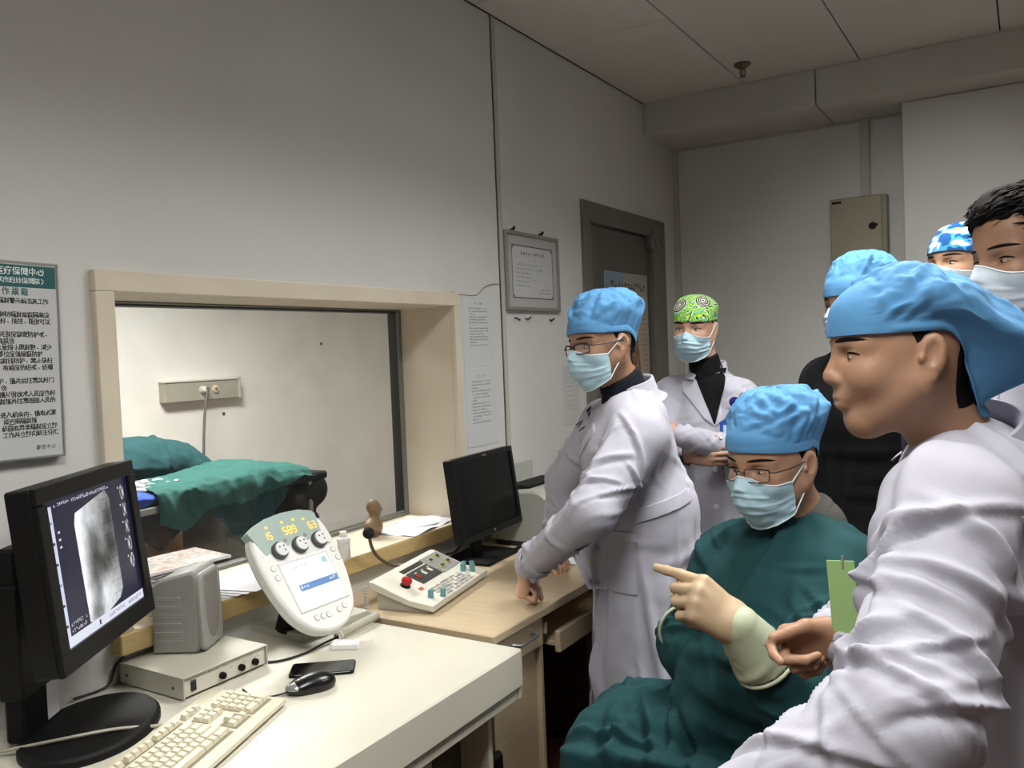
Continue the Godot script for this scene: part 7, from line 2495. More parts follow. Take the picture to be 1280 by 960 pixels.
func cuff_ring(at: Vector3, dir: Vector3, r: float, l: float) -> MB:
	var y := dir.normalized()
	var x := y.cross(Vector3(0.2, 0.1, 0.97)).normalized()
	var m := MB.new()
	m.lathe([Vector2(r - 0.004, -0.004), Vector2(r + 0.002, -l), Vector2(r + 0.004, -l + 0.002), Vector2(r + 0.0035, -0.012), Vector2(r + 0.002, -0.002), Vector2(r - 0.004, -0.001)], Transform3D(Basis(x, y, x.cross(y)), at), 28)
	return m

func pocket(tm: TriangleMesh, coat: Node, o: Vector3, u: Vector3, w: Vector3, dir: Vector3, back := 0.25) -> void:
	obj("pocket", patch(tm, rect_pts(o, u, w, 16, 18), 16, 18, dir.normalized(), 0.007, back), MT.coat, coat)
	obj("pocket_hem", patch(tm, rect_pts(o - u * 0.01, u * 1.02, w * 0.14, 16, 4), 16, 4, dir.normalized(), 0.010, back), MT.coat, coat)

func belt(tm: TriangleMesh, coat: Node, o: Vector3, u: Vector3, h: float, dir: Vector3, back := 0.25) -> void:
	obj("back_belt", patch(tm, rect_pts(o, u, Vector3(0, -h, 0), 26, 6), 26, 6, dir.normalized(), 0.007, back), MT.coat, coat)

func button_at(tm: TriangleMesh, coat: Node, p: Vector3, dir: Vector3) -> void:
	var hit := tm.intersect_ray(p - dir * 0.3, dir)
	if hit:
		var y: Vector3 = hit.normal
		if y.dot(dir) > 0.0: y = -y
		var x := y.cross(Vector3(0.3, 0.2, 0.9)).normalized()
		var m := MB.new()
		m.lathe([Vector2(0.010, 0.0), Vector2(0.010, 0.003), Vector2(0.007, 0.004), Vector2(0.0055, 0.003), Vector2(0.0, 0.003)], Transform3D(Basis(x, y, x.cross(y)), hit.position + y * 0.001), 14)
		obj("button", m, MT.button, coat)

func lapels(tm: TriangleMesh, coat: Node, at: Vector3, down: Vector3, front: Vector3) -> void:
	var f := front.normalized()
	var s := Vector3.UP.cross(f).normalized()
	for k in [-1.0, 1.0]:
		var pts := []
		for j in 12:
			var v := j / 11.0
			for i in 8:
				var u := i / 7.0
				var wide: float = 0.062 * (1.0 - v) * (1.0 if v > 0.12 else 0.75 + 2.0 * v) + 0.004
				var inner: float = 0.052 * (1.0 - v)
				pts.append(at + down * (v * 0.18) + s * k * (inner + u * wide) + Vector3(0, -0.02 * u * (1.0 - v), 0))
		obj("lapel", patch(tm, pts, 8, 12, -f, 0.006), MT.coat, coat)

func folded_arms_person() -> void:
	var P := joints("p2")
	P.hip = Vector3(0.85, 0.86, -3.16)
	P.chest = Vector3(0.81, 1.16, -3.13)
	stand(P, Vector3(0, 0, 1))
	var lay := Vector3(0.45, 0, 0.9)
	var hl := Field.new()
	hl.bs = 0.03
	hand_field(hl, "L", P.wrL, P.wrL - P.elL + Vector3(-0.05, -0.06, -0.03), Vector3(0.5, 0.2, 0.85), [[20, 30, 15], [25, 30, 15], [28, 30, 15], [30, 30, 15]], [Vector3(0.7, 0.7, 0.0), Vector3(0.9, 0.4, 0.0)], 0.92, P.wrL.lerp(P.elL, 0.3))
	var hr := Field.new()
	hr.bs = 0.03
	hand_field(hr, "R", P.wrR, P.wrR - P.elR + Vector3(0.03, 0.02, -0.03), Vector3(0.45, 0.1, 0.9), RELAX, [Vector3(0.7, 0.7, 0.0), Vector3(0.9, 0.4, 0.0)], 0.92, P.wrR.lerp(P.elR, 0.45))
	var r := figure("person in a white coat and bright green patterned cap standing with folded arms", P, MT.skin_pale, {"wide": 0.95, "cell": 0.0042, "size": 0.97}, [hl, hr], {"hand_cell": 0.004})
	var t: Node3D = r.t
	var F := Field.new()
	F.bs = 0.1
	var side: Vector3 = (P.shL - P.shR).normalized()
	F.ecap(P.hip + Vector3(0, 0.08, 0), P.chest, side, 0.155, 0.125, 1.02, 0.06)
	F.ecap(P.chest, P.neck.lerp(P.chest, 0.45), side, 0.158, 0.118, 0.80, 0.06)
	F.ecap(Vector3(P.hip.x, 0.50, P.hip.z), P.hip + Vector3(0, 0.1, 0), side, 0.215, 0.17, 0.8, 0.05)
	for s in ["L", "R"]:
		F.cap(P.neck.lerp(P.chest, 0.15), P["sh" + s], 0.052, 0.062, 0.05)
		F.cap(P["sh" + s], P["el" + s], 0.066, 0.058, 0.03)
	F.cap(P.elL, P.wrL, 0.056, 0.040, 0.015)
	F.cap(P.elR, P.wrR.lerp(P.elR, 0.3), 0.054, 0.042, 0.015)
	F.plane(Vector3(0, 0.5, 0), Vector3.DOWN, 0.006)
	var n := F.net(0.010)
	crumple(n, [[P.shL, P.elL, 0.065, 17, 0.009, 6, 0.0054, 0.5], [P.elL, P.wrL, 0.065, 17, 0.009, 6, 0.0054, 0.5], [P.shR, P.elR, 0.065, 17, 0.009, 6, 0.0054, 0.5], [P.elR, P.wrR, 0.065, 17, 0.009, 6, 0.0054, 0.5], [P.neck, P.hip, 0.13, 4, 0.006, 8, 0.008, 0.0], [P.hip, Vector3(P.hip.x, 0.5, P.hip.z), 0.17, 2, 0.005, 12, 0.012, 0.0]], 14, 0.003)
	var cm := net_mesh([n])
	var coat := wear(t, "coat", cm, MT.coat)
	var tm := cm.generate_triangle_mesh()
	var fr := Vector3(0.42, 0, 0.91).normalized()
	var s2 := Vector3.UP.cross(fr)
	# notched lapels, an open V with the black jumper between them
	for k in [-1.0, 1.0]:
		var pts := []
		for j in 14:
			var v := j / 13.0
			for i in 9:
				var u := i / 8.0
				var inner: float = 0.055 * (1.0 - v) + 0.002
				var wide: float = (0.066 * (1.0 - 0.75 * v) if v > 0.25 else 0.045 + 0.05 * v) * (1.0 if v < 0.85 else (1.0 - v) / 0.15 * 0.9 + 0.1)
				pts.append(P.neck + fr * 0.05 + Vector3(0, 0.0 - 0.175 * v - 0.018 * u * (1.0 - v), 0) + s2 * k * (inner + wide * u))
		obj("lapel", patch(tm, pts, 9, 14, -fr, 0.007), MT.coat, coat)
	collar_ring(P.neck + Vector3(0, 0.022, 0), Vector3(0.02, 1, 0.05).normalized(), fr, 0.060, 0.076, 0.036, 0.75, MT.coat, coat, 0.018)
	for k in 3:
		button_at(tm, coat, P.neck + Vector3(0, -0.20 - 0.14 * k, 0) + fr * 0.1, -fr)
	pocket(tm, coat, P.neck + fr * 0.1 + s2 * 0.045 + Vector3(0, -0.11, 0), s2 * 0.09, Vector3(0, -0.09, 0), -fr)
	# jumper in the V of the coat
	wear(t, "jumper", neck_tube(P, 0.061, 0.30), MT.black_cloth)
	var vp := []
	for j in 12:
		var v := j / 11.0
		for i in 7:
			vp.append(P.neck + fr * 0.05 + Vector3(0, 0.03 - 0.20 * v, 0) + s2 * (i / 6.0 * 2.0 - 1.0) * (0.062 * (1.0 - v) + 0.002))
	wear(t, "jumper_front", patch(tm, vp, 7, 12, -fr, 0.004), MT.black_cloth)
	# name badge, badge reel, pens
	var bd: Vector3 = P.neck + s2 * 0.050 + fr * 0.1
	var h1 := tm.intersect_ray(bd + Vector3(0, -0.172, 0) + fr * 0.3, -fr)
	if h1:
		var at: Vector3 = h1.position + fr * 0.008
		var bb := Basis(s2, Vector3.UP, fr)
		var m := MB.new()
		m.prism(PackedVector2Array([Vector2(-0.038, -0.03), Vector2(0.038, -0.03), Vector2(0.040, 0.012), Vector2(0.018, 0.024), Vector2(-0.018, 0.024), Vector2(-0.040, 0.012)]), 0.0, 0.004, Transform3D(bb, at), 0.001, false)
		var bo := wear(t, "name_badge", m, hexm("24479a", 0.4))
		m = MB.new()
		m.box(at + bb * Vector3(0, -0.012, 0.0045), Vector3(0.055, 0.03, 0.001), 0.0, bb)
		obj("badge_card", m, hexm("aebfd4", 0.4), bo)
		m = MB.new()
		m.box(at + bb * Vector3(0.004, -0.018, 0.0053), Vector3(0.026, 0.008, 0.0006), 0.0, bb)
		obj("badge_stripe", m, hexm("a8433f", 0.5), bo)
		m = MB.new()
		m.tube([at + bb * Vector3(0, 0.022, 0.002), at + bb * Vector3(0.006, 0.05, 0.004), at + bb * Vector3(0.012, 0.075, 0.006)], 0.002, 6)
		obj("badge_cord", m, MT.mask_edge, bo)
		m = MB.new()
		m.lathe([Vector2(0.019, 0.0), Vector2(0.019, 0.006), Vector2(0.0, 0.009)], Transform3D(Basis(s2, fr, s2.cross(fr)), at + bb * Vector3(0.014, 0.085, 0.002)), 18)
		obj("badge_reel", m, hexm("1f1766", 0.35), bo)
		m = MB.new()
		m.box(at + bb * Vector3(0.043, 0.082, 0.006), Vector3(0.008, 0.04, 0.006), 0.001, bb)
		m.box(at + bb * Vector3(0.05, 0.092, 0.006), Vector3(0.022, 0.012, 0.005), 0.001, bb)
		obj("pen_clip", m, hexm("1c5a45", 0.4), bo)
		m = MB.new()
		m.tube([at + bb * Vector3(0.052, 0.085, 0.006), at + bb * Vector3(0.06, 0.135, 0.008)], 0.0035, 8)
		obj("pen", m, MT.white_plastic, bo)
	var wt := MB.new()
	var wy: Vector3 = (P.wrR - P.elR).normalized()
	var wx := wy.cross(Vector3.UP).normalized()
	wt.lathe([Vector2(0.029, -0.010), Vector2(0.031, -0.010), Vector2(0.031, 0.010), Vector2(0.029, 0.010)], Transform3D(Basis(wx, wy, wx.cross(wy)), P.wrR.lerp(P.elR, 0.18)), 20)
	wear(t, "wristwatch", wt, MT.black_plastic)
	trousers_and_shoes(t, P)
	var hx: Transform3D = r.hx
	var cp := cap_mesh({"front": 0.030, "back": -0.055, "centre": Vector3(0, 0.055, -0.018), "radii": Vector3(0.086, 0.075, 0.102), "rear": 0.118, "seed": 23, "amp": 0.002, "band": 0.1, "wide": 0.95, "sag": -0.2}, hx, r.bald)
	var pm := cloth(Color.WHITE, 0.85, 0.2, 1.0, 0.1)
	pm.uv1_triplanar = false
	pm.uv1_world_triplanar = false
	pm.normal_enabled = false
	pm.albedo_texture = green_print()
	var co := wear(t, "patterned_cap", cp, pm)
	co.set_meta("label", "bright green, yellow and black printed cap")
	wear(t, "hair", hair_mesh(hx, r.bald, {"wide": 0.95, "nape": -0.10}), MT.hair)
	mask_parts(wear_node(t, "mask"), hx, r.hf, {"lift": -0.004}, MT.mask, 7)

func green_print() -> ImageTexture:
	var w := 768
	var h := 256
	var im := Image.create(w, h, false, Image.FORMAT_RGB8)
	var a := noise(0.007, FastNoiseLite.TYPE_CELLULAR, 1, 5)
	var b := noise(0.02, FastNoiseLite.TYPE_SIMPLEX_SMOOTH, 3, 8)
	var cols := [Color("5fae2e"), Color("8cc63a"), Color("c9d93f"), Color("2f8f5a"), Color("101410"), Color("dfe7c8"), Color("3fa6a0"), Color("76b82e")]
	var eyes := [Vector2(96, 150), Vector2(300, 120), Vector2(520, 140), Vector2(700, 110)]
	for y in h:
		for x in w:
			var v := a.get_noise_2d(x + 14.0 * b.get_noise_2d(x, y), y + 14.0 * b.get_noise_2d(y, x))
			var c: Color = cols[int(absf(v) * 37.0 + 8.0 * absf(b.get_noise_2d(x * 0.5, y * 0.5))) % 8]
			for e: Vector2 in eyes:
				var d := (Vector2(x, y) - e).length()
				if d < 58.0:
					var ring := int(d / 7.5)
					c = Color("0d0f0d") if ring % 2 == 0 else Color("e6ead8")
					if ring % 2 == 1 and ring > 1 and fmod(absf((Vector2(x, y) - e).angle()) * (ring * 3.0), 1.0) < 0.3: c = Color("0d0f0d")
			im.set_pixel(x, y, c)
	return ImageTexture.create_from_image(im)

func seated_person() -> void:
	var P := joints("p3")
	P.hip = Vector3(1.40, 0.58, -1.86)
	P.knL = Vector3(1.02, 0.56, -1.72)
	P.knR = Vector3(0.98, 0.53, -1.93)
	P.hpL = Vector3(1.37, 0.56, -1.76)
	P.hpR = Vector3(1.36, 0.56, -1.95)
	P.anL = Vector3(1.00, 0.085, -1.70)
	P.anR = Vector3(0.98, 0.085, -1.97)
	P.front = Vector3(-1, 0, 0.15).normalized()
	var R := Vector3(0.85, -0.039, -0.525)    # across the room from the window side
	var B := Vector3(0.526, 0.04, 0.85)
	var U := Vector3(0, 1, 0)
	var f: Vector3 = (-R * 0.80 + U * 0.60 + B * 0.0).normalized()
	var u: Vector3 = (B * 0.85 + U * 0.35 + R * 0.30).normalized()
	var hl := Field.new()
	hl.bs = 0.03
	hand_field(hl, "L", P.wrL, f, u, [[50, 4, 2], [66, 88, 45], [72, 95, 50], [78, 95, 50]], [Vector3(0.8, 0.25, -0.75), Vector3(0.75, -0.45, -0.6)], 1.10, P.wrL.lerp(P.elL, 0.18), 1.08)
	var r := figure("person in a dark green surgical gown sitting and pointing towards the screens", P, MT.skin, {"wide": 1.03, "cell": 0.003}, [])
	var t: Node3D = r.t
	var gl := wear(t, "glove", net_mesh([hl.net(0.0028)]), MT.glove)
	gl.set_meta("label", "cream latex glove on the pointing hand")
	# glove cuff
	var cuff := Field.new()
	cuff.bs = 0.04
	var d0: Vector3 = (P.elL - P.wrL).normalized()
	cuff.cap(P.wrL - d0 * 0.005, P.wrL + d0 * 0.10, 0.038, 0.060, 0.01)
	cuff.plane(P.wrL + d0 * 0.085, d0, 0.003)
	var cn := cuff.net(0.0045)
	crumple(cn, [[P.wrL, P.wrL + d0 * 0.1, 0.04, 5, 0.004, 4, 0.003, 0.0]], 33, 0.002)
	wear(t, "glove_cuff", net_mesh([cn]), MT.glove_cuff)
	obj("cuff_roll", cuff_roll(P.wrL + d0 * 0.088, d0, 0.057), MT.glove_cuff, gl)
	var hr := Field.new()
	hr.bs = 0.03
	hand_field(hr, "R", P.wrR, P.wrR - P.elR, Vector3(0.3, 0.9, 0.3), RELAX, [Vector3(0.7, 0.7, 0.0), Vector3(0.9, 0.4, 0.0)], 1.05, P.wrR.lerp(P.elR, 0.2), 1.05)
	wear(t, "glove", net_mesh([hr.net(0.004)]), MT.glove)
	obj("cuff_roll", cuff_roll(P.elR + Vector3(-0.012, 0.045, 0.03), Vector3(0.75, -0.1, 0.6), 0.052), MT.glove_cuff, gl)
	# gown
	var F := Field.new()
	F.bs = 0.1
	var side: Vector3 = (P.shL - P.shR).normalized()
	F.ecap(P.hip, P.chest, side, 0.20, 0.165, 1.0, 0.06)
	F.ecap(P.chest, P.neck.lerp(P.chest, 0.30), side, 0.185, 0.14, 0.72, 0.07)
	F.ell(P.chest.lerp(P.hip, 0.5) + Vector3(-0.06, 0, 0.02), Vector3(0.19, 0.17, 0.18), Basis(), 0.06)
	for s in ["L", "R"]:
		F.cap(P.neck.lerp(P.chest, 0.15), P["sh" + s], 0.066, 0.082, 0.06)
		F.cap(P["sh" + s], P["el" + s], 0.084, 0.074, 0.04)
		F.cap(P["hp" + s], P["kn" + s], 0.128, 0.100, 0.09)
	F.cap(P.elL, P.wrL.lerp(P.elL, 0.30), 0.072, 0.049, 0.025)
	F.cap(P.elR, P.wrR, 0.068, 0.048, 0.03)
	# the skirt falls over the lap and down past the knees
	F.ecap(Vector3(1.34, 0.60, -1.84), Vector3(1.02, 0.54, -1.82), Vector3(0, 0, 1), 0.20, 0.085, 1.0, 0.08)
	F.ecap(Vector3(1.00, 0.55, -1.82), Vector3(0.93, 0.12, -1.82), Vector3(0, 0, 1), 0.20, 0.085, 1.12, 0.07)
	F.ecap(Vector3(1.38, 0.55, -1.86), Vector3(1.40, 0.14, -1.86), Vector3(0, 0, 1), 0.22, 0.16, 1.05, 0.07)
	F.ecap(Vector3(1.2, 0.52, -1.78), Vector3(1.18, 0.14, -1.76), Vector3(1, 0, 0), 0.20, 0.12, 1.05, 0.09)
	F.plane(Vector3(0, 0.13, 0), Vector3.DOWN, 0.006)
	var n := F.net(0.0085)
	crumple(n, [[P.shL, P.elL, 0.075, 19, 0.013, 8, 0.0078, 0.5], [P.elL, P.wrL, 0.065, 15, 0.008, 4, 0.0048, 0.5], [P.shR, P.elR, 0.075, 19, 0.013, 8, 0.0078, 0.5], [P.elR, P.wrR, 0.065, 17, 0.01, 6, 0.006, 0.5], [P.neck, P.hip, 0.17, 22, 0.020, 30, 0.020, 0.0], [P.hpL, P.knL, 0.12, 18, 0.022, 18, 0.022, 0.0], [P.hpR, P.knR, 0.12, 18, 0.022, 18, 0.022, 0.0], [Vector3(1.0, 0.55, -1.8), Vector3(0.95, 0.15, -1.8), 0.13, 3, 0.01, 10, 0.016, 0.0]], 40, 0.006)
	var cm := net_mesh([n])
	var gown := wear(t, "surgical_gown", cm, MT.gown)
	gown.set_meta("label", "dark green cloth surgical gown")
	wear(t, "jumper", neck_tube(P, 0.078, 0.20), MT.grey_cloth)
	var yk := Field.new()
	yk.ecap(P.chest.lerp(P.neck, 0.55), P.neck + Vector3(0, 0.01, 0), side, 0.125, 0.105, 0.72, 0.03)
	var yn := yk.net(0.010)
	wear(t, "jumper_yoke", net_mesh([yn]), MT.grey_cloth)
	trousers_and_shoes(t, P)
	var hx: Transform3D = r.hx
	var c := wear(t, "surgical_cap", cap_mesh({"front": 0.042, "back": -0.040, "centre": Vector3(0, 0.066, -0.034), "radii": Vector3(0.098, 0.090, 0.112), "rear": 0.132, "seed": 13, "amp": 0.006, "flat": 0.9, "sag": -0.15}, hx, r.bald), MT.cap_blue)
	c.set_meta("label", "light blue surgical cap")
	wear(t, "hair", hair_mesh(hx, r.bald, {}), MT.hair)
	mask_parts(wear_node(t, "mask"), hx, r.hf, {}, MT.mask, 11)
	glasses_parts(wear_node(t, "eyewear"), hx, 0.0011, false)

func cuff_roll(at: Vector3, d: Vector3, r: float) -> MB:
	var y := d.normalized()
	var x := y.cross(Vector3(0.2, 0.1, 0.97)).normalized()
	var z := x.cross(y)
	var p := []
	for k in 28:
		var a := TAU * k / 28
		p.append(at + (x * cos(a) + z * sin(a)) * r)
	var m := MB.new()
	m.tube(p, 0.0038, 8, true)
	return m

func profile_person() -> void:
	var P := joints("p4")
	P.hip = Vector3(1.99, 0.86, -1.36)
	stand(P, Vector3(-1, 0, 0))
	var R := Vector3(0.85, -0.039, -0.525)
	var B := Vector3(0.526, 0.04, 0.85)
	var hr := Field.new()
	hr.bs = 0.03
	hand_field(hr, "R", P.wrR, -R * 0.97 - Vector3.UP * 0.22, -B + Vector3.UP * 0.25, [[42, 38, 20], [72, 84, 40], [80, 90, 45], [86, 90, 45]], [Vector3(0.85, 0.4, -0.2), Vector3(0.95, 0.05, -0.25)], 0.95, P.wrR.lerp(P.elR, 0.25))
	var hl := Field.new()
	hl.bs = 0.03
	hand_field(hl, "L", P.wrL, P.wrL - P.elL, Vector3(0.2, 0.9, 0.3), RELAX, [Vector3(0.7, 0.7, 0.0), Vector3(0.9, 0.4, 0.0)], 1.0, P.wrL.lerp(P.elL, 0.2))
	var r := figure("person seen in profile in a white coat and large blue cap, nearest the camera", P, MT.skin, {"wide": 1.0, "cell": 0.0027}, [hr, hl])
	var t: Node3D = r.t
	var F := Field.new()
	F.bs = 0.1
	var side: Vector3 = (P.shL - P.shR).normalized()
	var waist: Vector3 = P.chest.lerp(P.hip, 0.70)
	F.ecap(waist, P.chest, side, 0.185, 0.135, 1.04, 0.06)
	F.ecap(P.chest, P.neck.lerp(P.chest, 0.40), side, 0.195, 0.132, 0.80, 0.06)
	F.ecap(Vector3(P.hip.x + 0.03, 0.40, P.hip.z), waist, side, 0.25, 0.205, 0.86, 0.06)
	F.cap(P.hip + Vector3(0.03, -0.02, 0.09), P.hip + Vector3(0.03, -0.02, -0.09), 0.125, 0.125, 0.06)
	for s in ["L", "R"]:
		F.cap(P.neck.lerp(P.chest, 0.12), P["sh" + s], 0.064, 0.080, 0.05)
		F.cap(P["sh" + s], P["el" + s], 0.083, 0.070, 0.03)
	F.cap(P.elL, P.wrL, 0.071, 0.050, 0.03)
	F.cap(P.elR, P.wrR.lerp(P.elR, 0.06), 0.066, 0.050, 0.02)
	F.plane(Vector3(0, 0.40, 0), Vector3.DOWN, 0.006)
	var n := F.net(0.0055)
	crumple(n, [[P.shL, P.elL, 0.075, 30, 0.014, 7, 0.009, 0.4], [P.elL, P.wrL, 0.065, 14, 0.013, 4, 0.008, 0.0], [P.shR, P.elR, 0.065, 17, 0.01, 6, 0.006, 0.5], [P.elR, P.wrR, 0.065, 17, 0.01, 6, 0.006, 0.5], [P.neck, waist, 0.16, 7, 0.006, 12, 0.009, 0.0], [waist, Vector3(P.hip.x, 0.4, P.hip.z), 0.2, 2, 0.006, 14, 0.014, 0.0]], 54, 0.003)
	var cm := net_mesh([n])
	var coat := wear(t, "coat", cm, MT.coat)
	var tm := cm.generate_triangle_mesh()
	collar_ring(P.neck + Vector3(-0.004, 0.012, 0.0), (P.head - P.neck + Vector3(0.05, 0.05, 0.02)).normalized(), Vector3(-1, -0.3, 0.1), 0.074, 0.092, 0.046, 0.60, MT.coat, coat, 0.022)
	belt(tm, coat, Vector3(1.735, 1.004, -1.26), Vector3(0.20, 0.05, -0.13), 0.045, -B, 0.08)
	button_at(tm, coat, Vector3(1.83, 1.0, -1.30), -B)
	wear(t, "shirt", neck_tube(P, 0.064, 0.10), MT.navy)
	# green pass hanging at the chest, and the seam down the back of the shoulder
	var gp := MB.new()
	var gz := (B * 0.85 - R * 0.5).normalized()
	var bb := Basis(Vector3.UP.cross(gz).normalized(), Vector3.UP, gz)
	var ga := Vector3(1.605, 1.108, -1.318)
	gp.box(ga, Vector3(0.04, 0.115, 0.002), 0.0005, bb * Basis(Vector3(0, 0, 1), 0.06))
	var go := wear(t, "green_pass", gp, hexm("8fae72", 0.5))
	gp = MB.new()
	gp.tube([ga + Vector3(0, 0.045, 0), ga + Vector3(0, 0.065, 0)], 0.002, 6)
	obj("pass_clip", gp, MT.silver, go)
	var sp := []
	for k in 4:
		for q: Vector3 in smooth_path([Vector3(1.785, 1.275, -1.24), Vector3(1.807, 1.212, -1.255), Vector3(1.838, 1.137, -1.27), Vector3(1.855, 1.05, -1.275)], 6):
			sp.append(q + R * 0.004 * k)
	obj("back_seam", patch(tm, sp, 19, 4, -B, 0.002, 0.12), MT.coat, coat)
	trousers_and_shoes(t, P)
	var hx: Transform3D = r.hx
	var c := wear(t, "bouffant_cap", cap_mesh({"front": 0.030, "back": -0.100, "centre": Vector3(0, 0.040, -0.050), "radii": Vector3(0.104, 0.092, 0.128), "rear": 0.185, "seed": 17, "amp": 0.006, "flat": 0.2, "sag": 0.0, "drop": 0.10, "band": 0.12}, hx, r.bald), MT.cap_blue)
	c.set_meta("label", "large light blue bouffant cap")
	wear(t, "hair", hair_mesh(hx, r.bald, {"nape": -0.095}), MT.hair)

func black_jacket_person() -> void:
	var P := joints("p5")
	arms_down(P)
	stand(P, Vector3(-1, 0, 0.3))
	var r := figure("person in a black jacket and blue cap standing behind the others", P, MT.skin_dark, {"cell": 0.0042}, hanging_hands(P), {"hand_cell": 0.005})
	var t: Node3D = r.t
	var F := jacket_field(P, 0.60)
	var n := F.net(0.014)
	crumple(n, [[P.shL, P.elL, 0.065, 17, 0.009, 6, 0.0054, 0.5], [P.shR, P.elR, 0.065, 17, 0.009, 6, 0.0054, 0.5], [P.neck, P.hip, 0.15, 4, 0.007, 8, 0.010, 0.0]], 61, 0.003)
	wear(t, "jacket", net_mesh([n]), MT.black_cloth)
	wear(t, "jumper", neck_tube(P, 0.064, 0.3), MT.black_cloth)
	trousers_and_shoes(t, P)
	var hx: Transform3D = r.hx
	wear(t, "surgical_cap", cap_mesh({"front": 0.030, "back": -0.040, "centre": Vector3(0, 0.062, -0.030), "radii": Vector3(0.096, 0.100, 0.112), "rear": 0.125, "seed": 27, "amp": 0.006, "flat": 0.2}, hx, r.bald), MT.cap_blue)
	wear(t, "hair", hair_mesh(hx, r.bald, {}), MT.hair)
	mask_parts(wear_node(t, "mask"), hx, r.hf, {}, MT.mask_pale, 21)

func arms_down(P: Dictionary) -> void:
	for s in ["L", "R"]:
		var o: Vector3 = (P["sh" + s] - P.neck)
		o.y = 0
		o = o.normalized()
		P["el" + s] = P["sh" + s] + Vector3(0, -0.28, 0) + o * 0.05
		P["wr" + s] = P["el" + s] + Vector3(0, -0.24, 0) + o * 0.0 + Vector3(-0.05, 0, 0)

func hanging_hands(P: Dictionary) -> Array:
	var out := []
	for s in ["L", "R"]:
		var h := Field.new()
		h.bs = 0.03
		var o: Vector3 = (P["sh" + s] - P.neck)
		hand_field(h, s, P["wr" + s], Vector3(-0.1, -1, 0), Vector3(o.x, 0, o.z), RELAX, [Vector3(0.8, 0.5, -0.2), Vector3(0.9, 0.2, -0.2)], 1.0, P["wr" + s].lerp(P["el" + s], 0.2))
		out.append(h)
	return out

func jacket_field(P: Dictionary, hem: float) -> Field:
	var F := Field.new()
	F.bs = 0.12
	var side: Vector3 = (P.shL - P.shR).normalized()
	F.ecap(P.hip, P.chest, side, 0.175, 0.13, 1.04, 0.06)
	F.ecap(P.chest, P.neck.lerp(P.chest, 0.40), side, 0.175, 0.125, 0.80, 0.06)
	F.ecap(Vector3(P.hip.x, hem, P.hip.z), P.hip, side, 0.20, 0.16, 0.9, 0.05)
	for s in ["L", "R"]:
		F.cap(P.neck.lerp(P.chest, 0.12), P["sh" + s], 0.062, 0.074, 0.05)
		F.cap(P["sh" + s], P["el" + s], 0.074, 0.060, 0.03)
		F.cap(P["el" + s], P["wr" + s], 0.058, 0.043, 0.02)
	F.plane(Vector3(0, hem, 0), Vector3.DOWN, 0.006)
	return F

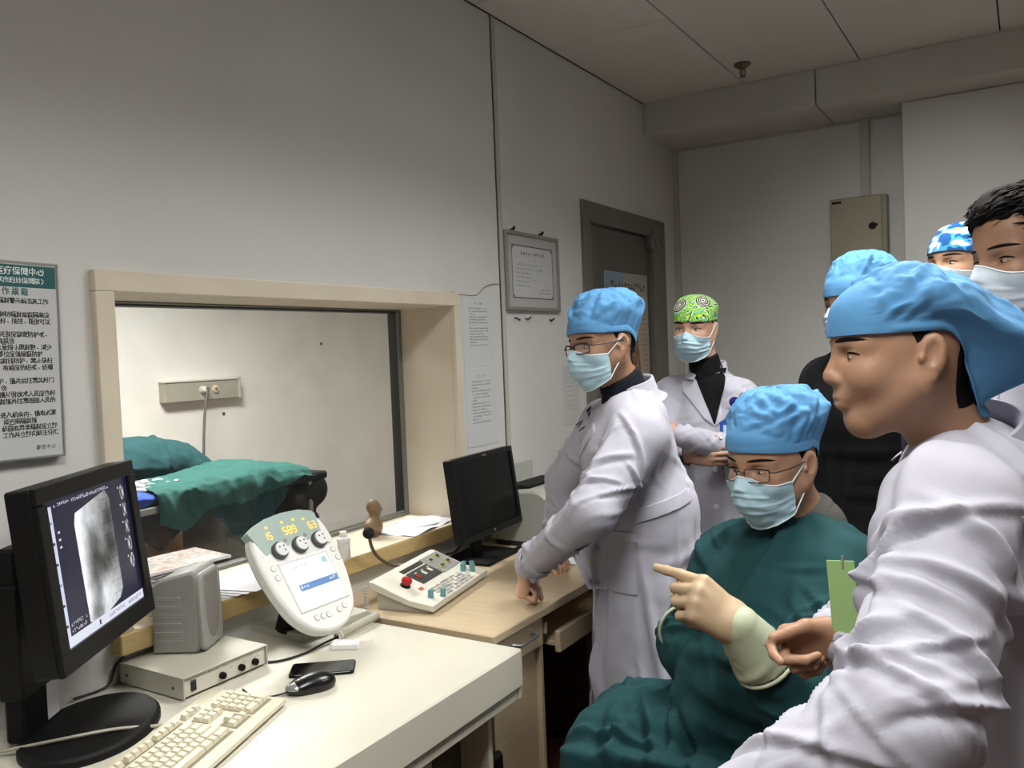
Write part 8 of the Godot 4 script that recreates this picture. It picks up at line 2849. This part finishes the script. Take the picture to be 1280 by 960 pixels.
func dark_haired_person() -> void:
	var P := joints("p6")
	P.hip = Vector3(1.95, 0.88, -2.02)
	arms_down(P)
	stand(P, Vector3(-1, 0, 0.2))
	var r := figure("dark-haired person in a white coat and pale mask at the right edge", P, MT.skin_dark, {"cell": 0.003, "size": 1.06}, hanging_hands(P), {"hand_cell": 0.005})
	var t: Node3D = r.t
	var F := jacket_field(P, 0.45)
	var n := F.net(0.011)
	crumple(n, [[P.shL, P.elL, 0.065, 17, 0.009, 6, 0.0054, 0.5], [P.shR, P.elR, 0.065, 17, 0.009, 6, 0.0054, 0.5], [P.neck, P.hip, 0.15, 4, 0.007, 8, 0.010, 0.0]], 61, 0.003)
	var cm := net_mesh([n])
	var coat := wear(t, "coat", cm, MT.coat)
	var tm := cm.generate_triangle_mesh()
	var fr: Vector3 = Vector3(-0.70, 0, 0.71)
	lapels(tm, coat, P.neck + fr * 0.08 + Vector3(0, -0.01, 0), Vector3(0, -1, 0), fr)
	collar_ring(P.neck + Vector3(0, 0.015, 0), Vector3(0, 1, 0), fr, 0.07, 0.088, 0.044, 0.6, MT.coat, coat, 0.03)
	# embroidered crest: a green arc and dark strokes
	var s2 := Vector3.UP.cross(fr)
	for k in 3:
		var pts := []
		for j in 4:
			for i in 10:
				var a := i / 9.0
				pts.append(P.neck + fr * 0.1 + s2 * (-0.095 + 0.028 * a + 0.004 * k) + Vector3(0, -0.185 - 0.012 * k + 0.010 * sin(a * PI) - 0.0022 * j, 0))
		obj("crest_stroke", patch(tm, pts, 10, 4, -fr, 0.0012), hexm(["3f6f68", "4f7f78", "23343c"][k], 0.8), coat)
	wear(t, "shirt", neck_tube(P, 0.064, 0.12), MT.navy)
	trousers_and_shoes(t, P)
	var hx: Transform3D = r.hx
	# short black hair: a crumpled scalp and loose tufts
	var h := Field.new()
	h.bs = 0.05
	h.ell(Vector3(0, 0.040, -0.016), Vector3(0.086, 0.098, 0.108), Basis(), 0.02)
	h.ell(Vector3(0, 0.085, 0.045), Vector3(0.062, 0.045, 0.05), Basis(), 0.03)
	h.ell(Vector3(0, -0.02, -0.06), Vector3(0.062, 0.06, 0.05), Basis(), 0.02)
	h.plane(Vector3(0, 0.058, 0.070), Vector3(0, -0.9, 0.55), 0.006)
	h.plane(Vector3(0, 0.0, 0.034), Vector3(0, -0.75, 1.0), 0.006)
	var hn := h.net(0.004)
	crumple(hn, [[Vector3(0, 0.2, -0.05), Vector3(0, -0.1, -0.05), 0.1, 10, 0.004, 40, 0.006, 0.0]], 81, 0.004)
	var hair := obj("hair", net_mesh([moved(hn, hx)]), MT.hair, t)
	hair.position = -t.position
	var rg := RandomNumberGenerator.new()
	rg.seed = 8
	var tf := MB.new()
	for k in 1500:
		var a := rg.randf() * TAU
		var ph := rg.randf_range(-0.5, 1.5)
		var d := Vector3(sin(a) * cos(ph), sin(ph), cos(a) * cos(ph))
		var p := on_head(h, Vector3(0, 0.046, -0.014) + d * 0.06, d, -0.001)
		if absf(h.ev(p)) > 0.004 or p.y < 0.04 and p.z > 0.0 or p.y < 0.074 and p.z > 0.06: continue
		var tn := Vector3(rg.randf_range(-0.25, 0.25), rg.randf_range(-0.5, -0.1) if p.z < 0.02 else 0.1, 0.9 if p.z > -0.04 else 0.15)
		var dir := (tn - d * tn.dot(d) + d * rg.randf_range(0.1, 0.3)).normalized()
		var l := rg.randf_range(0.016, 0.030)
		tf.tube([hx * p, hx * (p + dir * l * 0.6 + d * 0.001), hx * (p + dir * l - d * 0.001)], [0.0022, 0.0018, 0.0003], 4)
	var to := obj("hair_tufts", tf, MT.hair, t)
	to.position = -t.position
	to.set_meta("kind", "stuff")
	mask_parts(wear_node(t, "mask"), hx, r.hf, {"lift": 0.002}, MT.mask_pale, 31)

func patterned_cap_person() -> void:
	var P := joints("p7")
	arms_down(P)
	stand(P, Vector3(-1, 0, 0.3))
	var r := figure("person in a dark blue printed cap half hidden behind the dark-haired person", P, MT.skin, {"cell": 0.005}, hanging_hands(P), {"hand_cell": 0.006})
	var t: Node3D = r.t
	var F := jacket_field(P, 0.5)
	var n := F.net(0.018)
	crumple(n, [[P.neck, P.hip, 0.15, 4, 0.007, 8, 0.010, 0.0]], 91, 0.003)
	wear(t, "coat", net_mesh([n]), MT.coat)
	trousers_and_shoes(t, P)
	var hx: Transform3D = r.hx
	var cp := cap_mesh({"front": 0.036, "back": -0.055, "centre": Vector3(0, 0.055, -0.018), "radii": Vector3(0.088, 0.078, 0.104), "rear": 0.12, "seed": 37, "amp": 0.002, "band": 0.1}, hx, r.bald)
	var pm := cloth(Color.WHITE, 0.85, 0.2, 1.0, 0.1)
	pm.uv1_triplanar = false
	pm.uv1_world_triplanar = false
	pm.normal_enabled = false
	var im := Image.create(512, 192, false, Image.FORMAT_RGB8)
	var b := noise(0.018, FastNoiseLite.TYPE_SIMPLEX_SMOOTH, 2, 18)
	for y in 192:
		for x in 512:
			var v := b.get_noise_2d(x, y)
			var c := Color("1d4a80") if v > 0.05 else Color("3f8cc4") if v > -0.25 else Color("cfe0ec")
			im.set_pixel(x, y, c)
	for e in [Vector2(40, 90), Vector2(150, 60), Vector2(260, 110), Vector2(400, 80), Vector2(480, 120)]:
		for y in range(-16, 17):
			for x in range(-14, 15):
				if x * x / 190.0 + y * y / 250.0 < 1.0:
					im.set_pixel(clampi(int(e.x) + x, 0, 511), clampi(int(e.y) + y, 0, 191), Color("e2d8a8") if y < 2 else Color("c9a85a"))
	pm.albedo_texture = ImageTexture.create_from_image(im)
	wear(t, "patterned_cap", cp, pm)
	wear(t, "hair", hair_mesh(hx, r.bald, {}), MT.hair)
	mask_parts(wear_node(t, "mask"), hx, r.hf, {}, MT.mask_pale, 41)
